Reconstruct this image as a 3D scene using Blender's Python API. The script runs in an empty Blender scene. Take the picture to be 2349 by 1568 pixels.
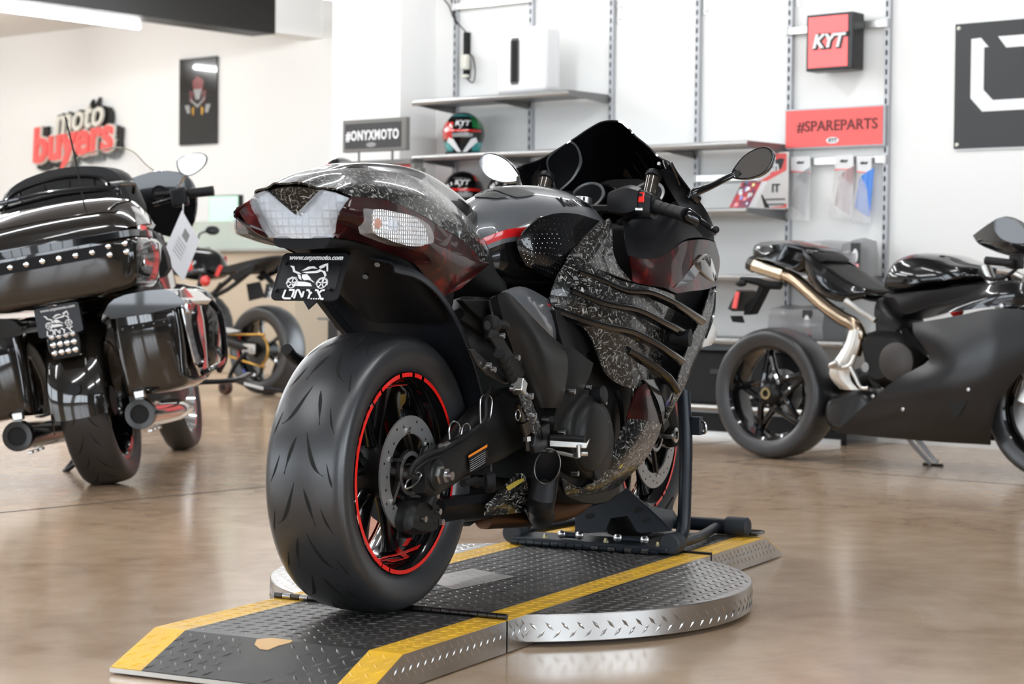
import bpy, bmesh, math, random
from math import sin, cos, pi, radians as RAD, sqrt, atan2, hypot
from mathutils import Vector as V, Matrix
random.seed(7)
SC = bpy.context.scene
COL = SC.collection

# ------------------------------------------------------------------ camera, world, light, exposure
cam_data = bpy.data.cameras.new('camera')
cam_data.sensor_width = 36.0
cam_data.lens = 70.0
cam_data.clip_start, cam_data.clip_end = 0.05, 200
cam_data.dof.use_dof = True
cam_data.dof.focus_distance = 4.75
cam_data.dof.aperture_fstop = 6.3
cam = bpy.data.objects.new('camera', cam_data)
COL.objects.link(cam)
cam.matrix_world = Matrix(((0.45444, 0.02232, -0.89050, -3.80492),
                           (-0.89072, 0.02221, -0.45400, -2.27013),
                           (0.00965, 0.99950, 0.02997, 0.81134),
                           (0, 0, 0, 1)))
SC.camera = cam
SC.view_settings.view_transform = 'Standard'
SC.view_settings.look = 'None'
SC.view_settings.gamma = 1.0
SC.view_settings.use_curve_mapping = False
SC.view_settings.exposure = 0.62

world = bpy.data.worlds.new('daylight')
SC.world = world
world.use_nodes = True
bg = world.node_tree.nodes['Background']
bg.inputs['Color'].default_value = (0.84, 0.92, 1.0, 1)
bg.inputs['Strength'].default_value = 4.8

# ------------------------------------------------------------------ mesh helpers
def cr(p, n):                                   # open Catmull-Rom through points, n steps per span
    p = [V(a) for a in p]
    if len(p) < 3 or n <= 1: return p
    q = [2*p[0]-p[1]] + p + [2*p[-1]-p[-2]]
    o = []
    for i in range(1, len(q)-2):
        a, b, c, d = q[i-1], q[i], q[i+1], q[i+2]
        for k in range(n):
            t = k/n
            o.append(.5*((2*b)+(c-a)*t+(2*a-5*b+4*c-d)*t*t+(3*b-a-3*c+d)*t*t*t))
    o.append(p[-1])
    return o
def crc(p, n):                                  # closed Catmull-Rom
    p = [V(a) for a in p]; m = len(p); o = []
    for i in range(m):
        a, b, c, d = p[i-1], p[i], p[(i+1) % m], p[(i+2) % m]
        for k in range(n):
            t = k/n
            o.append(.5*((2*b)+(c-a)*t+(2*a-5*b+4*c-d)*t*t+(3*b-a-3*c+d)*t*t*t))
    return o
def basis(d):
    d = V(d).normalized()
    a = V((0, 0, 1)) if abs(d.z) < .9 else V((1, 0, 0))
    x = a.cross(d).normalized()
    return x, d.cross(x), d
class MB:
    def __init__(s): s.v, s.f, s.mi, s.cur = [], [], [], 0
    def add(s, v, f):
        o = len(s.v); s.v += [tuple(a) for a in v]
        s.f += [[i+o for i in q] for q in f]; s.mi += [s.cur]*len(f)
        return s
    def box(s, c, d, yaw=0, pit=0, rol=0):
        R = Matrix.Rotation(yaw, 3, 'Z') @ Matrix.Rotation(pit, 3, 'Y') @ Matrix.Rotation(rol, 3, 'X')
        v = [V(c)+R @ V((x*d[0]/2, y*d[1]/2, z*d[2]/2)) for x in (-1, 1) for y in (-1, 1) for z in (-1, 1)]
        return s.add(v, [(0, 1, 3, 2), (4, 6, 7, 5), (0, 4, 5, 1), (2, 3, 7, 6), (0, 2, 6, 4), (1, 5, 7, 3)])
    def bx(s, x0, x1, y0, y1, z0, z1):
        return s.box(((x0+x1)/2, (y0+y1)/2, (z0+z1)/2), (abs(x1-x0), abs(y1-y0), abs(z1-z0)))
    def cyl(s, p, q, r, r2=None, n=16, cap=True):
        p, q = V(p), V(q); r2 = r if r2 is None else r2
        x, y, d = basis(q-p)
        v = [p+(x*cos(2*pi*i/n)+y*sin(2*pi*i/n))*r for i in range(n)]
        v += [q+(x*cos(2*pi*i/n)+y*sin(2*pi*i/n))*r2 for i in range(n)]
        f = [(i, (i+1) % n, n+(i+1) % n, n+i) for i in range(n)]
        if cap: f += [tuple(range(n))[::-1], tuple(range(n, 2*n))]
        return s.add(v, f)
    def tube(s, p, r, n=8, sub=5, closed=False, cap=True, flat=1.0):
        P = crc(p, sub) if closed else cr(p, sub)
        m = len(P)
        if isinstance(r, (list, tuple)):
            R = [r[min(len(r)-1, int(i*(len(r)-1)/(m-1)))]*(1-(i*(len(r)-1)/(m-1)) % 1)+r[min(len(r)-1, int(i*(len(r)-1)/(m-1))+1)]*((i*(len(r)-1)/(m-1)) % 1) for i in range(m)]
        else: R = [r]*m
        v = []; px = None
        for i in range(m):
            d = (P[(i+1) % m]-P[i-1]) if closed else (P[min(i+1, m-1)]-P[max(i-1, 0)])
            d.normalize()
            if px is None: x, y, _ = basis(d)
            else:
                x = (px-d*px.dot(d)).normalized(); y = d.cross(x)
            px = x
            v += [P[i]+(x*cos(2*pi*k/n)+y*sin(2*pi*k/n)*flat)*R[i] for k in range(n)]
        f = []
        for i in range(m if closed else m-1):
            j = (i+1) % m
            f += [(i*n+k, i*n+(k+1) % n, j*n+(k+1) % n, j*n+k) for k in range(n)]
        if cap and not closed: f += [tuple(range(n))[::-1], tuple(range((m-1)*n, m*n))]
        return s.add(v, f)
    def lathe(s, prof, o, ax, n=48, closed=False, a0=0, a1=None):
        x, y, d = basis(ax); o = V(o); m = len(prof); full = a1 is None
        a1 = 2*pi if full else a1; k = n if full else n+1; v = []
        for i in range(k):
            a = a0+(a1-a0)*i/n; e = x*cos(a)+y*sin(a)
            v += [o+e*r+d*h for r, h in prof]
        f = []
        for i in range(n):
            j = (i+1) % k
            for t in range(m if closed else m-1):
                u = (t+1) % m
                f.append((i*m+t, i*m+u, j*m+u, j*m+t))
        return s.add(v, f)
    def prism(s, p, d):
        p = [V(a) for a in p]; d = V(d); n = len(p)
        f = [tuple(range(n))[::-1], tuple(range(n, 2*n))]+[(i, (i+1) % n, n+(i+1) % n, n+i) for i in range(n)]
        return s.add(p+[a+d for a in p], f)
    def grid(s, G, thick=0, closed_u=False):
        m, n = len(G), len(G[0]); P = [V(a) for r in G for a in r]
        f = []
        for i in range(m if closed_u else m-1):
            for j in range(n-1):
                i2 = (i+1) % m
                f.append((i*n+j, i*n+j+1, i2*n+j+1, i2*n+j))
        if not thick: return s.add(P, f)
        N = [V((0, 0, 0)) for _ in P]
        for q in f:
            nn = (P[q[2]]-P[q[0]]).cross(P[q[3]]-P[q[1]])
            for i in q: N[i] += nn
        B = [p-(nn.normalized() if nn.length > 1e-12 else nn)*thick for p, nn in zip(P, N)]
        k = len(P)
        F = list(f)+[tuple(i+k for i in q[::-1]) for q in f]
        ring = [j for j in range(n)]+[i*n+n-1 for i in range(1, m)]+[(m-1)*n+j for j in range(n-2, -1, -1)]+[i*n for i in range(m-2, 0, -1)]
        for a, b in zip(ring, ring[1:]+ring[:1]): F.append((b, a, a+k, b+k))
        return s.add(P+B, F)
    def patch(s, rows, nu=4, nv=4, thick=0):
        R = [cr(r, nv) for r in rows]
        C = [cr([R[i][j] for i in range(len(R))], nu) for j in range(len(R[0]))]
        return s.grid([[C[j][i] for j in range(len(C))] for i in range(len(C[0]))], thick)
    def loft(s, secs, nu=4, nv=3, cap=True, closed=True):
        R = [crc(r, nv) if closed else cr(r, nv) for r in secs]
        n = len(R[0])
        C = [cr([R[i][j] for i in range(len(R))], nu) for j in range(n)]
        G = [[C[j][i] for j in range(n)] for i in range(len(C[0]))]
        m = len(G); v = [p for r in G for p in r]; f = []
        for i in range(m-1):
            for j in range(n if closed else n-1):
                k = (j+1) % n
                f.append((i*n+j, i*n+k, (i+1)*n+k, (i+1)*n+j))
        if cap: f += [tuple(range(n))[::-1], tuple(range((m-1)*n, m*n))]
        return s.add(v, f)
    def ball(s, c, r, n=16, m=10, z0=-1, z1=1):
        if not isinstance(r, (tuple, list)): r = (r, r, r)
        v, f = [], []
        for i in range(m+1):
            a = math.asin(z0)+(math.asin(z1)-math.asin(z0))*i/m
            v += [(c[0]+r[0]*cos(a)*cos(2*pi*k/n), c[1]+r[1]*cos(a)*sin(2*pi*k/n), c[2]+r[2]*sin(a)) for k in range(n)]
        for i in range(m):
            f += [(i*n+k, i*n+(k+1) % n, (i+1)*n+(k+1) % n, (i+1)*n+k) for k in range(n)]
        f += [tuple(range(n))[::-1], tuple(range(m*n, (m+1)*n))]
        return s.add(v, f)
    def hexn(s, p, q, r): return s.cyl(p, q, r, n=6)
    def xf(s, M):
        s.v = [tuple(M @ V(a)) for a in s.v]; return s
    def mirror(s, ax=1):
        o = MB(); o.v = [tuple(-c if i == ax else c for i, c in enumerate(a)) for a in s.v]
        o.f = [q[::-1] for q in s.f]; o.mi = list(s.mi); return o
    def build(s, name, mat, parent=None, bevel=0, sharp=38, sub=0, seg=2, flat=False, recalc=True, label=None):
        vs = s.v
        if parent is not None and parent.name in ORG:
            a = ORG[parent.name]; vs = [(p[0]-a[0], -(p[1]-a[1]), p[2]-a[2]) for p in vs]
        me = bpy.data.meshes.new(name)
        me.from_pydata(vs, [], s.f)
        for m in (mat if isinstance(mat, (list, tuple)) else [mat]): me.materials.append(m)
        if len(me.polygons) == len(s.mi): me.polygons.foreach_set('material_index', s.mi)
        if recalc:
            bm = bmesh.new(); bm.from_mesh(me)
            bmesh.ops.remove_doubles(bm, verts=bm.verts, dist=1e-6)
            bmesh.ops.recalc_face_normals(bm, faces=bm.faces); bm.to_mesh(me); bm.free()
        if not flat:
            me.polygons.foreach_set('use_smooth', [True]*len(me.polygons))
            me.set_sharp_from_angle(angle=RAD(sharp))
        o = bpy.data.objects.new(name, me); COL.objects.link(o)
        if parent is not None: o.parent = parent
        if bevel:
            b = o.modifiers.new('bevel', 'BEVEL'); b.width = bevel; b.segments = seg; b.limit_method = 'ANGLE'; b.angle_limit = RAD(35)
            b.harden_normals = False
        if sub:
            b = o.modifiers.new('sub', 'SUBSURF'); b.levels = b.render_levels = sub
        if label: o['label'] = label
        return o
ORG = {}
def tag(o, label, cat, group=None, kind=None):
    if label: o['label'] = label
    if cat: o['category'] = cat
    if group: o['group'] = group
    if kind: o['kind'] = kind
    return o
def thing(name, label, cat, loc=(0, 0, 0), yaw=0, lean=0, group=None):
    o = bpy.data.objects.new(name, None); COL.objects.link(o)
    o.empty_display_size = .1
    o.location = loc; o.rotation_euler = (lean, 0, yaw)
    return tag(o, label, cat, group)
# the showroom wall's own axes: s runs along the wall to the right, t out of the wall, z up
WO, WA, WN = V((6.9596, 3.6082, 0)), V((-0.22662, -0.97398, 0)), V((-0.97398, 0.22662, 0))
WYAW = atan2(WA.y, WA.x)
def WP(s, t, z): return WO+WA*s+WN*t+V((0, 0, z))
def wthing(name, label, cat, o, group=None):
    e = thing(name, label, cat, WP(*o), WYAW, 0, group); ORG[e.name] = o
    return e
def wstruct(name, mb, mat, **k):
    vs = mb.v; mb.v = [tuple(WP(*p)) for p in vs]
    o = mb.build(name, mat, **k); o['kind'] = 'structure'
    return o
def both(mb, name, mat, parent, **k):          # the right-hand part and its mirror image on the left
    m2 = mb.mirror()
    return mb.build(name, mat, parent, **k), m2.build(name, mat, parent, **k)
def text_mb(txt, size, depth=.002, bold=0.0, shear=0.0, align='CENTER', sx=1.0, sp=1.0):
    cu = bpy.data.curves.new('t', 'FONT'); cu.body = txt; cu.size = size; cu.extrude = depth/2
    cu.space_character = sp; cu.offset = bold; cu.shear = shear; cu.align_x = align; cu.align_y = 'CENTER'; cu.resolution_u = 3
    ob = bpy.data.objects.new('t', cu); COL.objects.link(ob)
    dg = bpy.context.evaluated_depsgraph_get()
    me = bpy.data.meshes.new_from_object(ob.evaluated_get(dg))
    m = MB(); m.v = [(v.co.x*sx, v.co.y, v.co.z) for v in me.vertices]
    m.f = [list(p.vertices) for p in me.polygons]; m.mi = [0]*len(m.f)
    bpy.data.objects.remove(ob); bpy.data.curves.remove(cu); bpy.data.meshes.remove(me)
    return m
def frame_m(o, x, y):                           # matrix taking flat (x, y) artwork onto a face
    x = V(x).normalized(); z = x.cross(V(y)).normalized(); y = z.cross(x)
    return Matrix(((x.x, y.x, z.x, o[0]), (x.y, y.y, z.y, o[1]), (x.z, y.z, z.z, o[2]), (0, 0, 0, 1)))

# ------------------------------------------------------------------ materials
def mat(name, col, rough=.5, metal=0., coat=0., coat_r=.03, spec=.5, emit=None, es=1., alpha=None, trans=0., ior=1.45, noise=None, bump=None, sheen=0):
    m = bpy.data.materials.new(name); m.use_nodes = True
    nt = m.node_tree; b = nt.nodes['Principled BSDF']
    b.inputs['Base Color'].default_value = (*col, 1); b.inputs['Roughness'].default_value = rough
    b.inputs['Metallic'].default_value = metal; b.inputs['Coat Weight'].default_value = coat
    b.inputs['Coat Roughness'].default_value = coat_r; b.inputs['Specular IOR Level'].default_value = spec
    b.inputs['Transmission Weight'].default_value = trans; b.inputs['IOR'].default_value = ior
    if emit: b.inputs['Emission Color'].default_value = (*emit, 1); b.inputs['Emission Strength'].default_value = es
    if alpha is not None: b.inputs['Alpha'].default_value = alpha
    if noise or bump:
        tc = nt.nodes.new('ShaderNodeTexCoord')
    if noise:                                   # (scale, second colour, amount of detail)
        n = nt.nodes.new('ShaderNodeTexNoise'); n.inputs['Scale'].default_value = noise[0]; n.inputs['Detail'].default_value = noise[2]
        r = nt.nodes.new('ShaderNodeValToRGB'); r.color_ramp.elements[0].position = .35; r.color_ramp.elements[1].position = .68
        r.color_ramp.elements[0].color = (*col, 1); r.color_ramp.elements[1].color = (*noise[1], 1)
        nt.links.new(tc.outputs['Object'], n.inputs['Vector']); nt.links.new(n.outputs['Fac'], r.inputs['Fac']); nt.links.new(r.outputs['Color'], b.inputs['Base Color'])
    if bump:                                    # (scale, strength, distance)
        n = nt.nodes.new('ShaderNodeTexNoise'); n.inputs['Scale'].default_value = bump[0]; n.inputs['Detail'].default_value = 3
        u = nt.nodes.new('ShaderNodeBump'); u.inputs['Strength'].default_value = bump[1]; u.inputs['Distance'].default_value = bump[2]
        nt.links.new(tc.outputs['Object'], n.inputs['Vector']); nt.links.new(n.outputs['Fac'], u.inputs['Height']); nt.links.new(u.outputs['Normal'], b.inputs['Normal'])
    return m
def nd(nt, t, **k):
    n = nt.nodes.new(t)
    for a, b in k.items(): setattr(n, a, b)
    return n
def math_n(nt, op, a, b=None, clamp=False):
    n = nd(nt, 'ShaderNodeMath', operation=op); n.use_clamp = clamp
    for i, x in enumerate((a, b)):
        if x is None: continue
        if isinstance(x, (int, float)): n.inputs[i].default_value = x
        else: nt.links.new(x, n.inputs[i])
    return n.outputs[0]
def forged_carbon():
    m = mat('forged_carbon', (.004, .004, .004), .3, 0, .6, .02, spec=.2); nt = m.node_tree; b = nt.nodes['Principled BSDF']
    tc = nd(nt, 'ShaderNodeTexCoord'); tot = None
    for sc, w, L, off, gain in ((78, .0011, .0058, 0, .40), (88, .0009, .0052, 3.1, .34), (70, .0014, .006, 7.7, .045), (98, .0008, .0046, 5.3, .36), (84, .0012, .0055, 9.1, .035)):
        mp = nd(nt, 'ShaderNodeMapping'); mp.inputs['Location'].default_value = (off, off*.7, off*.3)
        nt.links.new(tc.outputs['Object'], mp.inputs['Vector'])
        vo = nd(nt, 'ShaderNodeTexVoronoi'); vo.inputs['Scale'].default_value = sc
        nt.links.new(mp.outputs[0], vo.inputs['Vector'])
        su = nd(nt, 'ShaderNodeVectorMath', operation='SUBTRACT'); nt.links.new(mp.outputs[0], su.inputs[0]); nt.links.new(vo.outputs['Position'], su.inputs[1])
        an = nd(nt, 'ShaderNodeVectorMath', operation='SCALE'); an.inputs['Scale'].default_value = 6.28; nt.links.new(vo.outputs['Color'], an.inputs[0])
        ro = nd(nt, 'ShaderNodeVectorRotate', rotation_type='EULER_XYZ'); nt.links.new(su.outputs[0], ro.inputs['Vector']); nt.links.new(an.outputs[0], ro.inputs['Rotation'])
        sp = nd(nt, 'ShaderNodeSeparateXYZ'); nt.links.new(ro.outputs[0], sp.inputs[0])
        a1 = math_n(nt, 'LESS_THAN', math_n(nt, 'ABSOLUTE', sp.outputs[0]), w)
        a2 = math_n(nt, 'LESS_THAN', math_n(nt, 'ABSOLUTE', sp.outputs[1]), L)
        sc2 = nd(nt, 'ShaderNodeSeparateColor'); nt.links.new(vo.outputs['Color'], sc2.inputs[0])
        br = math_n(nt, 'MULTIPLY', math_n(nt, 'POWER', sc2.outputs[1], 3.0), gain)
        k = math_n(nt, 'MULTIPLY', math_n(nt, 'MULTIPLY', a1, a2), br)
        tot = k if tot is None else math_n(nt, 'MAXIMUM', tot, k)
    tot = math_n(nt, 'ADD', tot, .004)
    cc = nd(nt, 'ShaderNodeCombineColor')
    nt.links.new(math_n(nt, 'MULTIPLY', tot, 1.0), cc.inputs[0]); nt.links.new(math_n(nt, 'MULTIPLY', tot, .98), cc.inputs[1]); nt.links.new(math_n(nt, 'MULTIPLY', tot, .92), cc.inputs[2])
    nt.links.new(cc.outputs[0], b.inputs['Base Color']); b.inputs['Metallic'].default_value = 0
    return m
def candy():
    m = mat('candy_burgundy', (.05, .003, .003), .3, 0, .45, .02, spec=.2); nt = m.node_tree; b = nt.nodes['Principled BSDF']
    tc = nd(nt, 'ShaderNodeTexCoord'); n = nd(nt, 'ShaderNodeTexNoise'); n.inputs['Scale'].default_value = 9; n.inputs['Detail'].default_value = 6; n.inputs['Distortion'].default_value = 1.6
    r = nd(nt, 'ShaderNodeValToRGB'); e = r.color_ramp.elements
    e[0].position = .36; e[0].color = (.008, .0008, .001, 1); e[1].position = .78; e[1].color = (.19, .009, .004, 1)
    k = e.new(.55); k.color = (.026, .0012, .0012, 1)
    nt.links.new(tc.outputs['Object'], n.inputs['Vector']); nt.links.new(n.outputs['Fac'], r.inputs['Fac']); nt.links.new(r.outputs['Color'], b.inputs['Base Color'])
    return m
def lens_mat(name, col, rough=.12, dens=260):
    m = mat(name, col, rough, 0, .6, spec=.8); nt = m.node_tree; b = nt.nodes['Principled BSDF']
    tc = nd(nt, 'ShaderNodeTexCoord'); w = nd(nt, 'ShaderNodeTexVoronoi'); w.inputs['Scale'].default_value = dens; w.distance = 'CHEBYCHEV'; w.inputs['Randomness'].default_value = .1
    u = nd(nt, 'ShaderNodeBump'); u.inputs['Strength'].default_value = .9; u.inputs['Distance'].default_value = .005
    cr_n = nd(nt, 'ShaderNodeValToRGB'); cr_n.color_ramp.elements[0].color = (*col, 1); cr_n.color_ramp.elements[0].position = .3; cr_n.color_ramp.elements[1].color = (*[c*.35 for c in col], 1); cr_n.color_ramp.elements[1].position = .62
    nt.links.new(w.outputs['Distance'], cr_n.inputs['Fac']); nt.links.new(cr_n.outputs['Color'], b.inputs['Base Color'])
    nt.links.new(tc.outputs['Object'], w.inputs['Vector']); nt.links.new(w.outputs['Distance'], u.inputs['Height']); nt.links.new(u.outputs['Normal'], b.inputs['Normal'])
    return m
K = {}
K['carbon'] = forged_carbon()
K['candy'] = candy()
K['gloss'] = mat('gloss_black', (.004, .004, .0045), .15, 0, .8, .015, spec=.25)
K['black'] = mat('satin_black', (.008, .008, .009), .42, spec=.25, bump=(600, .08, .0005))
K['plastic'] = mat('matte_black_plastic', (.008, .008, .009), .55, spec=.2, bump=(900, .1, .0004))
K['frame'] = mat('frame_black', (.010, .0097, .0093), .36, .0, spec=.32)
K['engine'] = mat('engine_black', (.010, .0097, .0093), .45, .0, spec=.3, bump=(300, .1, .0006))
K['rubber'] = mat('rubber', (.010, .010, .0105), .55, spec=.3)
K['tyre'] = mat('tyre_rubber', (.018, .0185, .02), .34, spec=.9, noise=(7, (.026, .0265, .029), 6), bump=(220, .1, .0006))
K['tread'] = mat('tyre_groove', (.004, .004, .004), .8)
K['steel'] = mat('steel', (.55, .55, .55), .25, 1, bump=(500, .05, .0003))
K['alu'] = mat('brushed_aluminium', (.62, .62, .6), .32, 1)
K['chrome'] = mat('chrome', (.85, .85, .85), .04, 1)
K['darksteel'] = mat('dark_steel', (.09, .085, .08), .35, 1)
K['titan'] = mat('titanium_pipe', (.42, .33, .24), .22, 1)
K['red'] = mat('red_sticker', (.75, .012, .008), .3, 0, .5)
K['redpaint'] = mat('red_paint', (.5, .01, .012), .25, 0, .8)
K['grey'] = mat('grey_metallic', (.10, .106, .113), .35, .25, 1, .015)
K['white'] = mat('white_plastic', (.8, .8, .8), .4)
K['print'] = mat('white_print', (.85, .85, .85), .5)
K['mirror'] = mat('mirror_glass', (.55, .55, .54), .03, 1)
K['lens'] = mat('clear_lens', (.75, .8, .86), .12, 0, .5, spec=.6, alpha=.25)
K['bowl'] = lens_mat('faceted_reflector', (.74, .79, .85), .2, 62)
K['bowlc'] = lens_mat('chromed_reflector', (.8, .8, .8), .12, 110); K['bowlc'].node_tree.nodes['Principled BSDF'].inputs['Metallic'].default_value = .75
K['clear'] = mat('clear_plastic', (.85, .85, .85), .06, 0, .6, spec=.8, alpha=.2)
K['milky'] = mat('milky_clear_plastic', (.75, .72, .68), .2, 0, .5, alpha=.75)
K['amber'] = lens_mat('amber_bulb', (.8, .2, .02), dens=500)
K['orange'] = mat('orange_label', (.85, .25, .02), .5)
K['gold'] = mat('gold_chain', (.5, .28, .06), .3, .9)
K['seat'] = mat('seat_vinyl', (.014, .0135, .013), .5, spec=.35, bump=(500, .15, .0008))
K['smoke'] = mat('smoked_screen', (.004, .004, .005), .04, 0, 1, .01)
K['satinfair'] = mat('satin_black_fairing', (.008, .008, .009), .3, spec=.5, coat=.15, coat_r=.2)
K['copper'] = mat('heated_pipe', (.12, .06, .035), .4, .8)
K['lampglass'] = mat('lamp_glass_brown', (.06, .045, .035), .08, .0, 1)  # brown puts the floor's reflection into the glass colour
K['resv'] = mat('smoked_reservoir', (.05, .04, .03), .1, .3, 1)
K['forktube'] = mat('fork_dark_metal', (.035, .035, .037), .3, .8)
# ------------------------------------------------------------------ the room
CEIL = 3.38
def floor_mat():
    m = mat('polished_concrete', (.3, .22, .155), .16, 0, .15, .1, spec=.35); nt = m.node_tree; b = nt.nodes['Principled BSDF']
    tc = nd(nt, 'ShaderNodeTexCoord')
    n1 = nd(nt, 'ShaderNodeTexNoise'); n1.inputs['Scale'].default_value = 1.3; n1.inputs['Detail'].default_value = 8; n1.inputs['Roughness'].default_value = .5; n1.inputs['Distortion'].default_value = .6
    n2 = nd(nt, 'ShaderNodeTexNoise'); n2.inputs['Scale'].default_value = 9; n2.inputs['Detail'].default_value = 6
    n3 = nd(nt, 'ShaderNodeTexNoise'); n3.inputs['Scale'].default_value = 160; n3.inputs['Detail'].default_value = 2
    for n in (n1, n2, n3): nt.links.new(tc.outputs['Object'], n.inputs['Vector'])
    s = math_n(nt, 'ADD', math_n(nt, 'MULTIPLY', n1.outputs['Fac'], .62), math_n(nt, 'ADD', math_n(nt, 'MULTIPLY', n2.outputs['Fac'], .26), math_n(nt, 'MULTIPLY', n3.outputs['Fac'], .12)))
    # scuffed rings where the turntable's ramps have swept the floor
    su = nd(nt, 'ShaderNodeVectorMath', operation='SUBTRACT'); su.inputs[1].default_value = (.656, 0, 0); nt.links.new(tc.outputs['Object'], su.inputs[0])
    ln = nd(nt, 'ShaderNodeVectorMath', operation='LENGTH'); nt.links.new(su.outputs[0], ln.inputs[0])
    ring = None
    for r0, w in ((1.02, .006), (1.06, .02), (1.19, .012), (.9, .01)):
        k = math_n(nt, 'SUBTRACT', 1, math_n(nt, 'DIVIDE', math_n(nt, 'ABSOLUTE', math_n(nt, 'SUBTRACT', ln.outputs['Value'], r0)), w), True)
        k = math_n(nt, 'MULTIPLY', k, math_n(nt, 'SUBTRACT', math_n(nt, 'MULTIPLY', n1.outputs['Fac'], 2.4), .9), True)
        ring = k if ring is None else math_n(nt, 'MAXIMUM', ring, k)
    r = nd(nt, 'ShaderNodeValToRGB'); e = r.color_ramp.elements
    e[0].position = .3; e[0].color = (.32, .205, .125, 1); e[1].position = .7; e[1].color = (.56, .42, .295, 1)
    k = e.new(.5); k.color = (.46, .325, .215, 1)
    nt.links.new(s, r.inputs['Fac'])
    mx = nd(nt, 'ShaderNodeMixRGB'); mx.inputs[2].default_value = (.5, .44, .37, 1); nt.links.new(math_n(nt, 'MULTIPLY', ring, .5), mx.inputs[0]); nt.links.new(r.outputs['Color'], mx.inputs[1])
    nt.links.new(mx.outputs[0], b.inputs['Base Color'])
    nt.links.new(math_n(nt, 'ADD', math_n(nt, 'MULTIPLY', n2.outputs['Fac'], .14), .12), b.inputs['Roughness'])
    u = nd(nt, 'ShaderNodeBump'); u.inputs['Strength'].default_value = .03; u.inputs['Distance'].default_value = .006
    nt.links.new(n1.outputs['Fac'], u.inputs['Height']); nt.links.new(u.outputs['Normal'], b.inputs['Normal'])
    return m
K['wall'] = mat('white_wall', (.86, .86, .84), .7, bump=(60, .03, .002))
K['wallgrey'] = mat('grey_wall', (.3, .3, .3), .7)
K['ceil'] = mat('white_ceiling', (.78, .77, .74), .8)
K['beam'] = mat('black_beam', (.012, .011, .01), .5)
K['led'] = mat('led_tube_glow', (1, 1, 1), .4, emit=(.97, .985, 1.0), es=54)
K['shelf'] = mat('grey_shelf_steel', (.2, .2, .2), .35, .6)
K['upright'] = mat('grey_upright_steel', (.45, .46, .48), .4, .3)
K['darkslot'] = mat('slot_dark', (.01, .01, .01), .9)
K['joint'] = mat('floor_joint_filler', (.02, .02, .02), .7)
K['mull'] = mat('mullion_dark', (.03, .03, .03), .4, .5)

S0, S1, T0, T1 = -13.0, 11.5, -3.7, 15.0
m = MB().bx(S0, S1, T0, T1, -.1, 0); fl = wstruct('floor', m, floor_mat())
wstruct('ceiling', MB().bx(S0-.2, -4.95, T0-.2, T1+.2, CEIL, CEIL+.1), K['ceil'])
wstruct('ceiling_hall', MB().bx(-4.95, S1+.2, T0-.2, T1+.2, CEIL, CEIL+.1), mat('dark_hall_ceiling', (.16, .16, .165), .8))
m = MB().bx(-.4, 6.3, -.12, 0, 0, CEIL); wstruct('wall_right', m, K['wall'])
m = MB().bx(S0, -.3, T0-.12, T0, 0, CEIL); wstruct('wall_back', m, K['wall'])
m = MB().bx(S0-.12, S0, T0-.12, T1, 0, CEIL); wstruct('wall_left', m, K['wall'])
m = MB().bx(-.76, -.175, -.5, .33, 0, CEIL); wstruct('wall_column', m, K['wall'], bevel=.006)
# invented unseen sides: partition kept dark for reflections, windows placed to light the bike
K['charcoal'] = mat('charcoal_wall', (.06, .06, .062), .6)
wstruct('wall_service', MB().bx(6.3, S1, -.12, 0, 0, CEIL), K['charcoal'])  # unseen dark wall added so the fairing side reflects dark
m = MB(); m.bx(S1, S1+.12, -.12, T1+.12, 0, .5); m.bx(S1, S1+.12, -.12, T1+.12, 2.9, CEIL)
for a, b in ((-.12, 3.4), (6.8, 7.4), (10.8, 15.12)): m.bx(S1, S1+.12, a, b, .5, 2.9)
wstruct('wall_side', m, K['charcoal'])
m = MB()
for a, b in ((3.4, 6.8), (7.4, 10.8)):
    for k in range(4): q = a+(b-a)*k/3; m.bx(S1+.02, S1+.09, q-.03, q+.03, .5, 2.9)
wstruct('window_2', m, K['mull'])
m = MB(); m.bx(S0, S1, T1, T1+.12, 0, .5); m.bx(S0, S1, T1, T1+.12, 2.9, CEIL)
for a, b in ((-13, -11), (-7.2, -6.6), (-2.9, -2.3), (1.1, 3.9), (6.2, 6.8), (10.4, 11.5)): m.bx(a, b, T1, T1+.12, .5, 2.9)  # pier between windows widened to dim what the mirrors reflect
wstruct('wall_street', m, K['wallgrey'])
m = MB()
for a, b in ((-11, -7.2), (-6.6, -2.9), (-2.3, 1.1), (3.9, 6.2), (6.8, 10.4)):
    for k in range(4): q = a+(b-a)*k/3; m.bx(q-.03, q+.03, T1+.02, T1+.09, .5, 2.9)
    m.bx(a, b, T1+.02, T1+.09, .5, .56); m.bx(a, b, T1+.02, T1+.09, 2.84, 2.9)
wstruct('window_1', m, K['mull'])
# saw-cut joints in the slab
for i, (a, b, c, d) in enumerate(((2.40, 2.412, -3.7, 13), (-13, 3.075, 1.565, 1.577), (3.063, 3.075, .0, 1.575), (3.07, 6.2, 1.565, 1.577), (-13, 2.4, 4.9, 4.91))):
    if i in (1, 4): continue
    wstruct('trim_%d' % (i+1), MB().bx(a, b, c, d, -.004, .0006), K['joint'])
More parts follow.
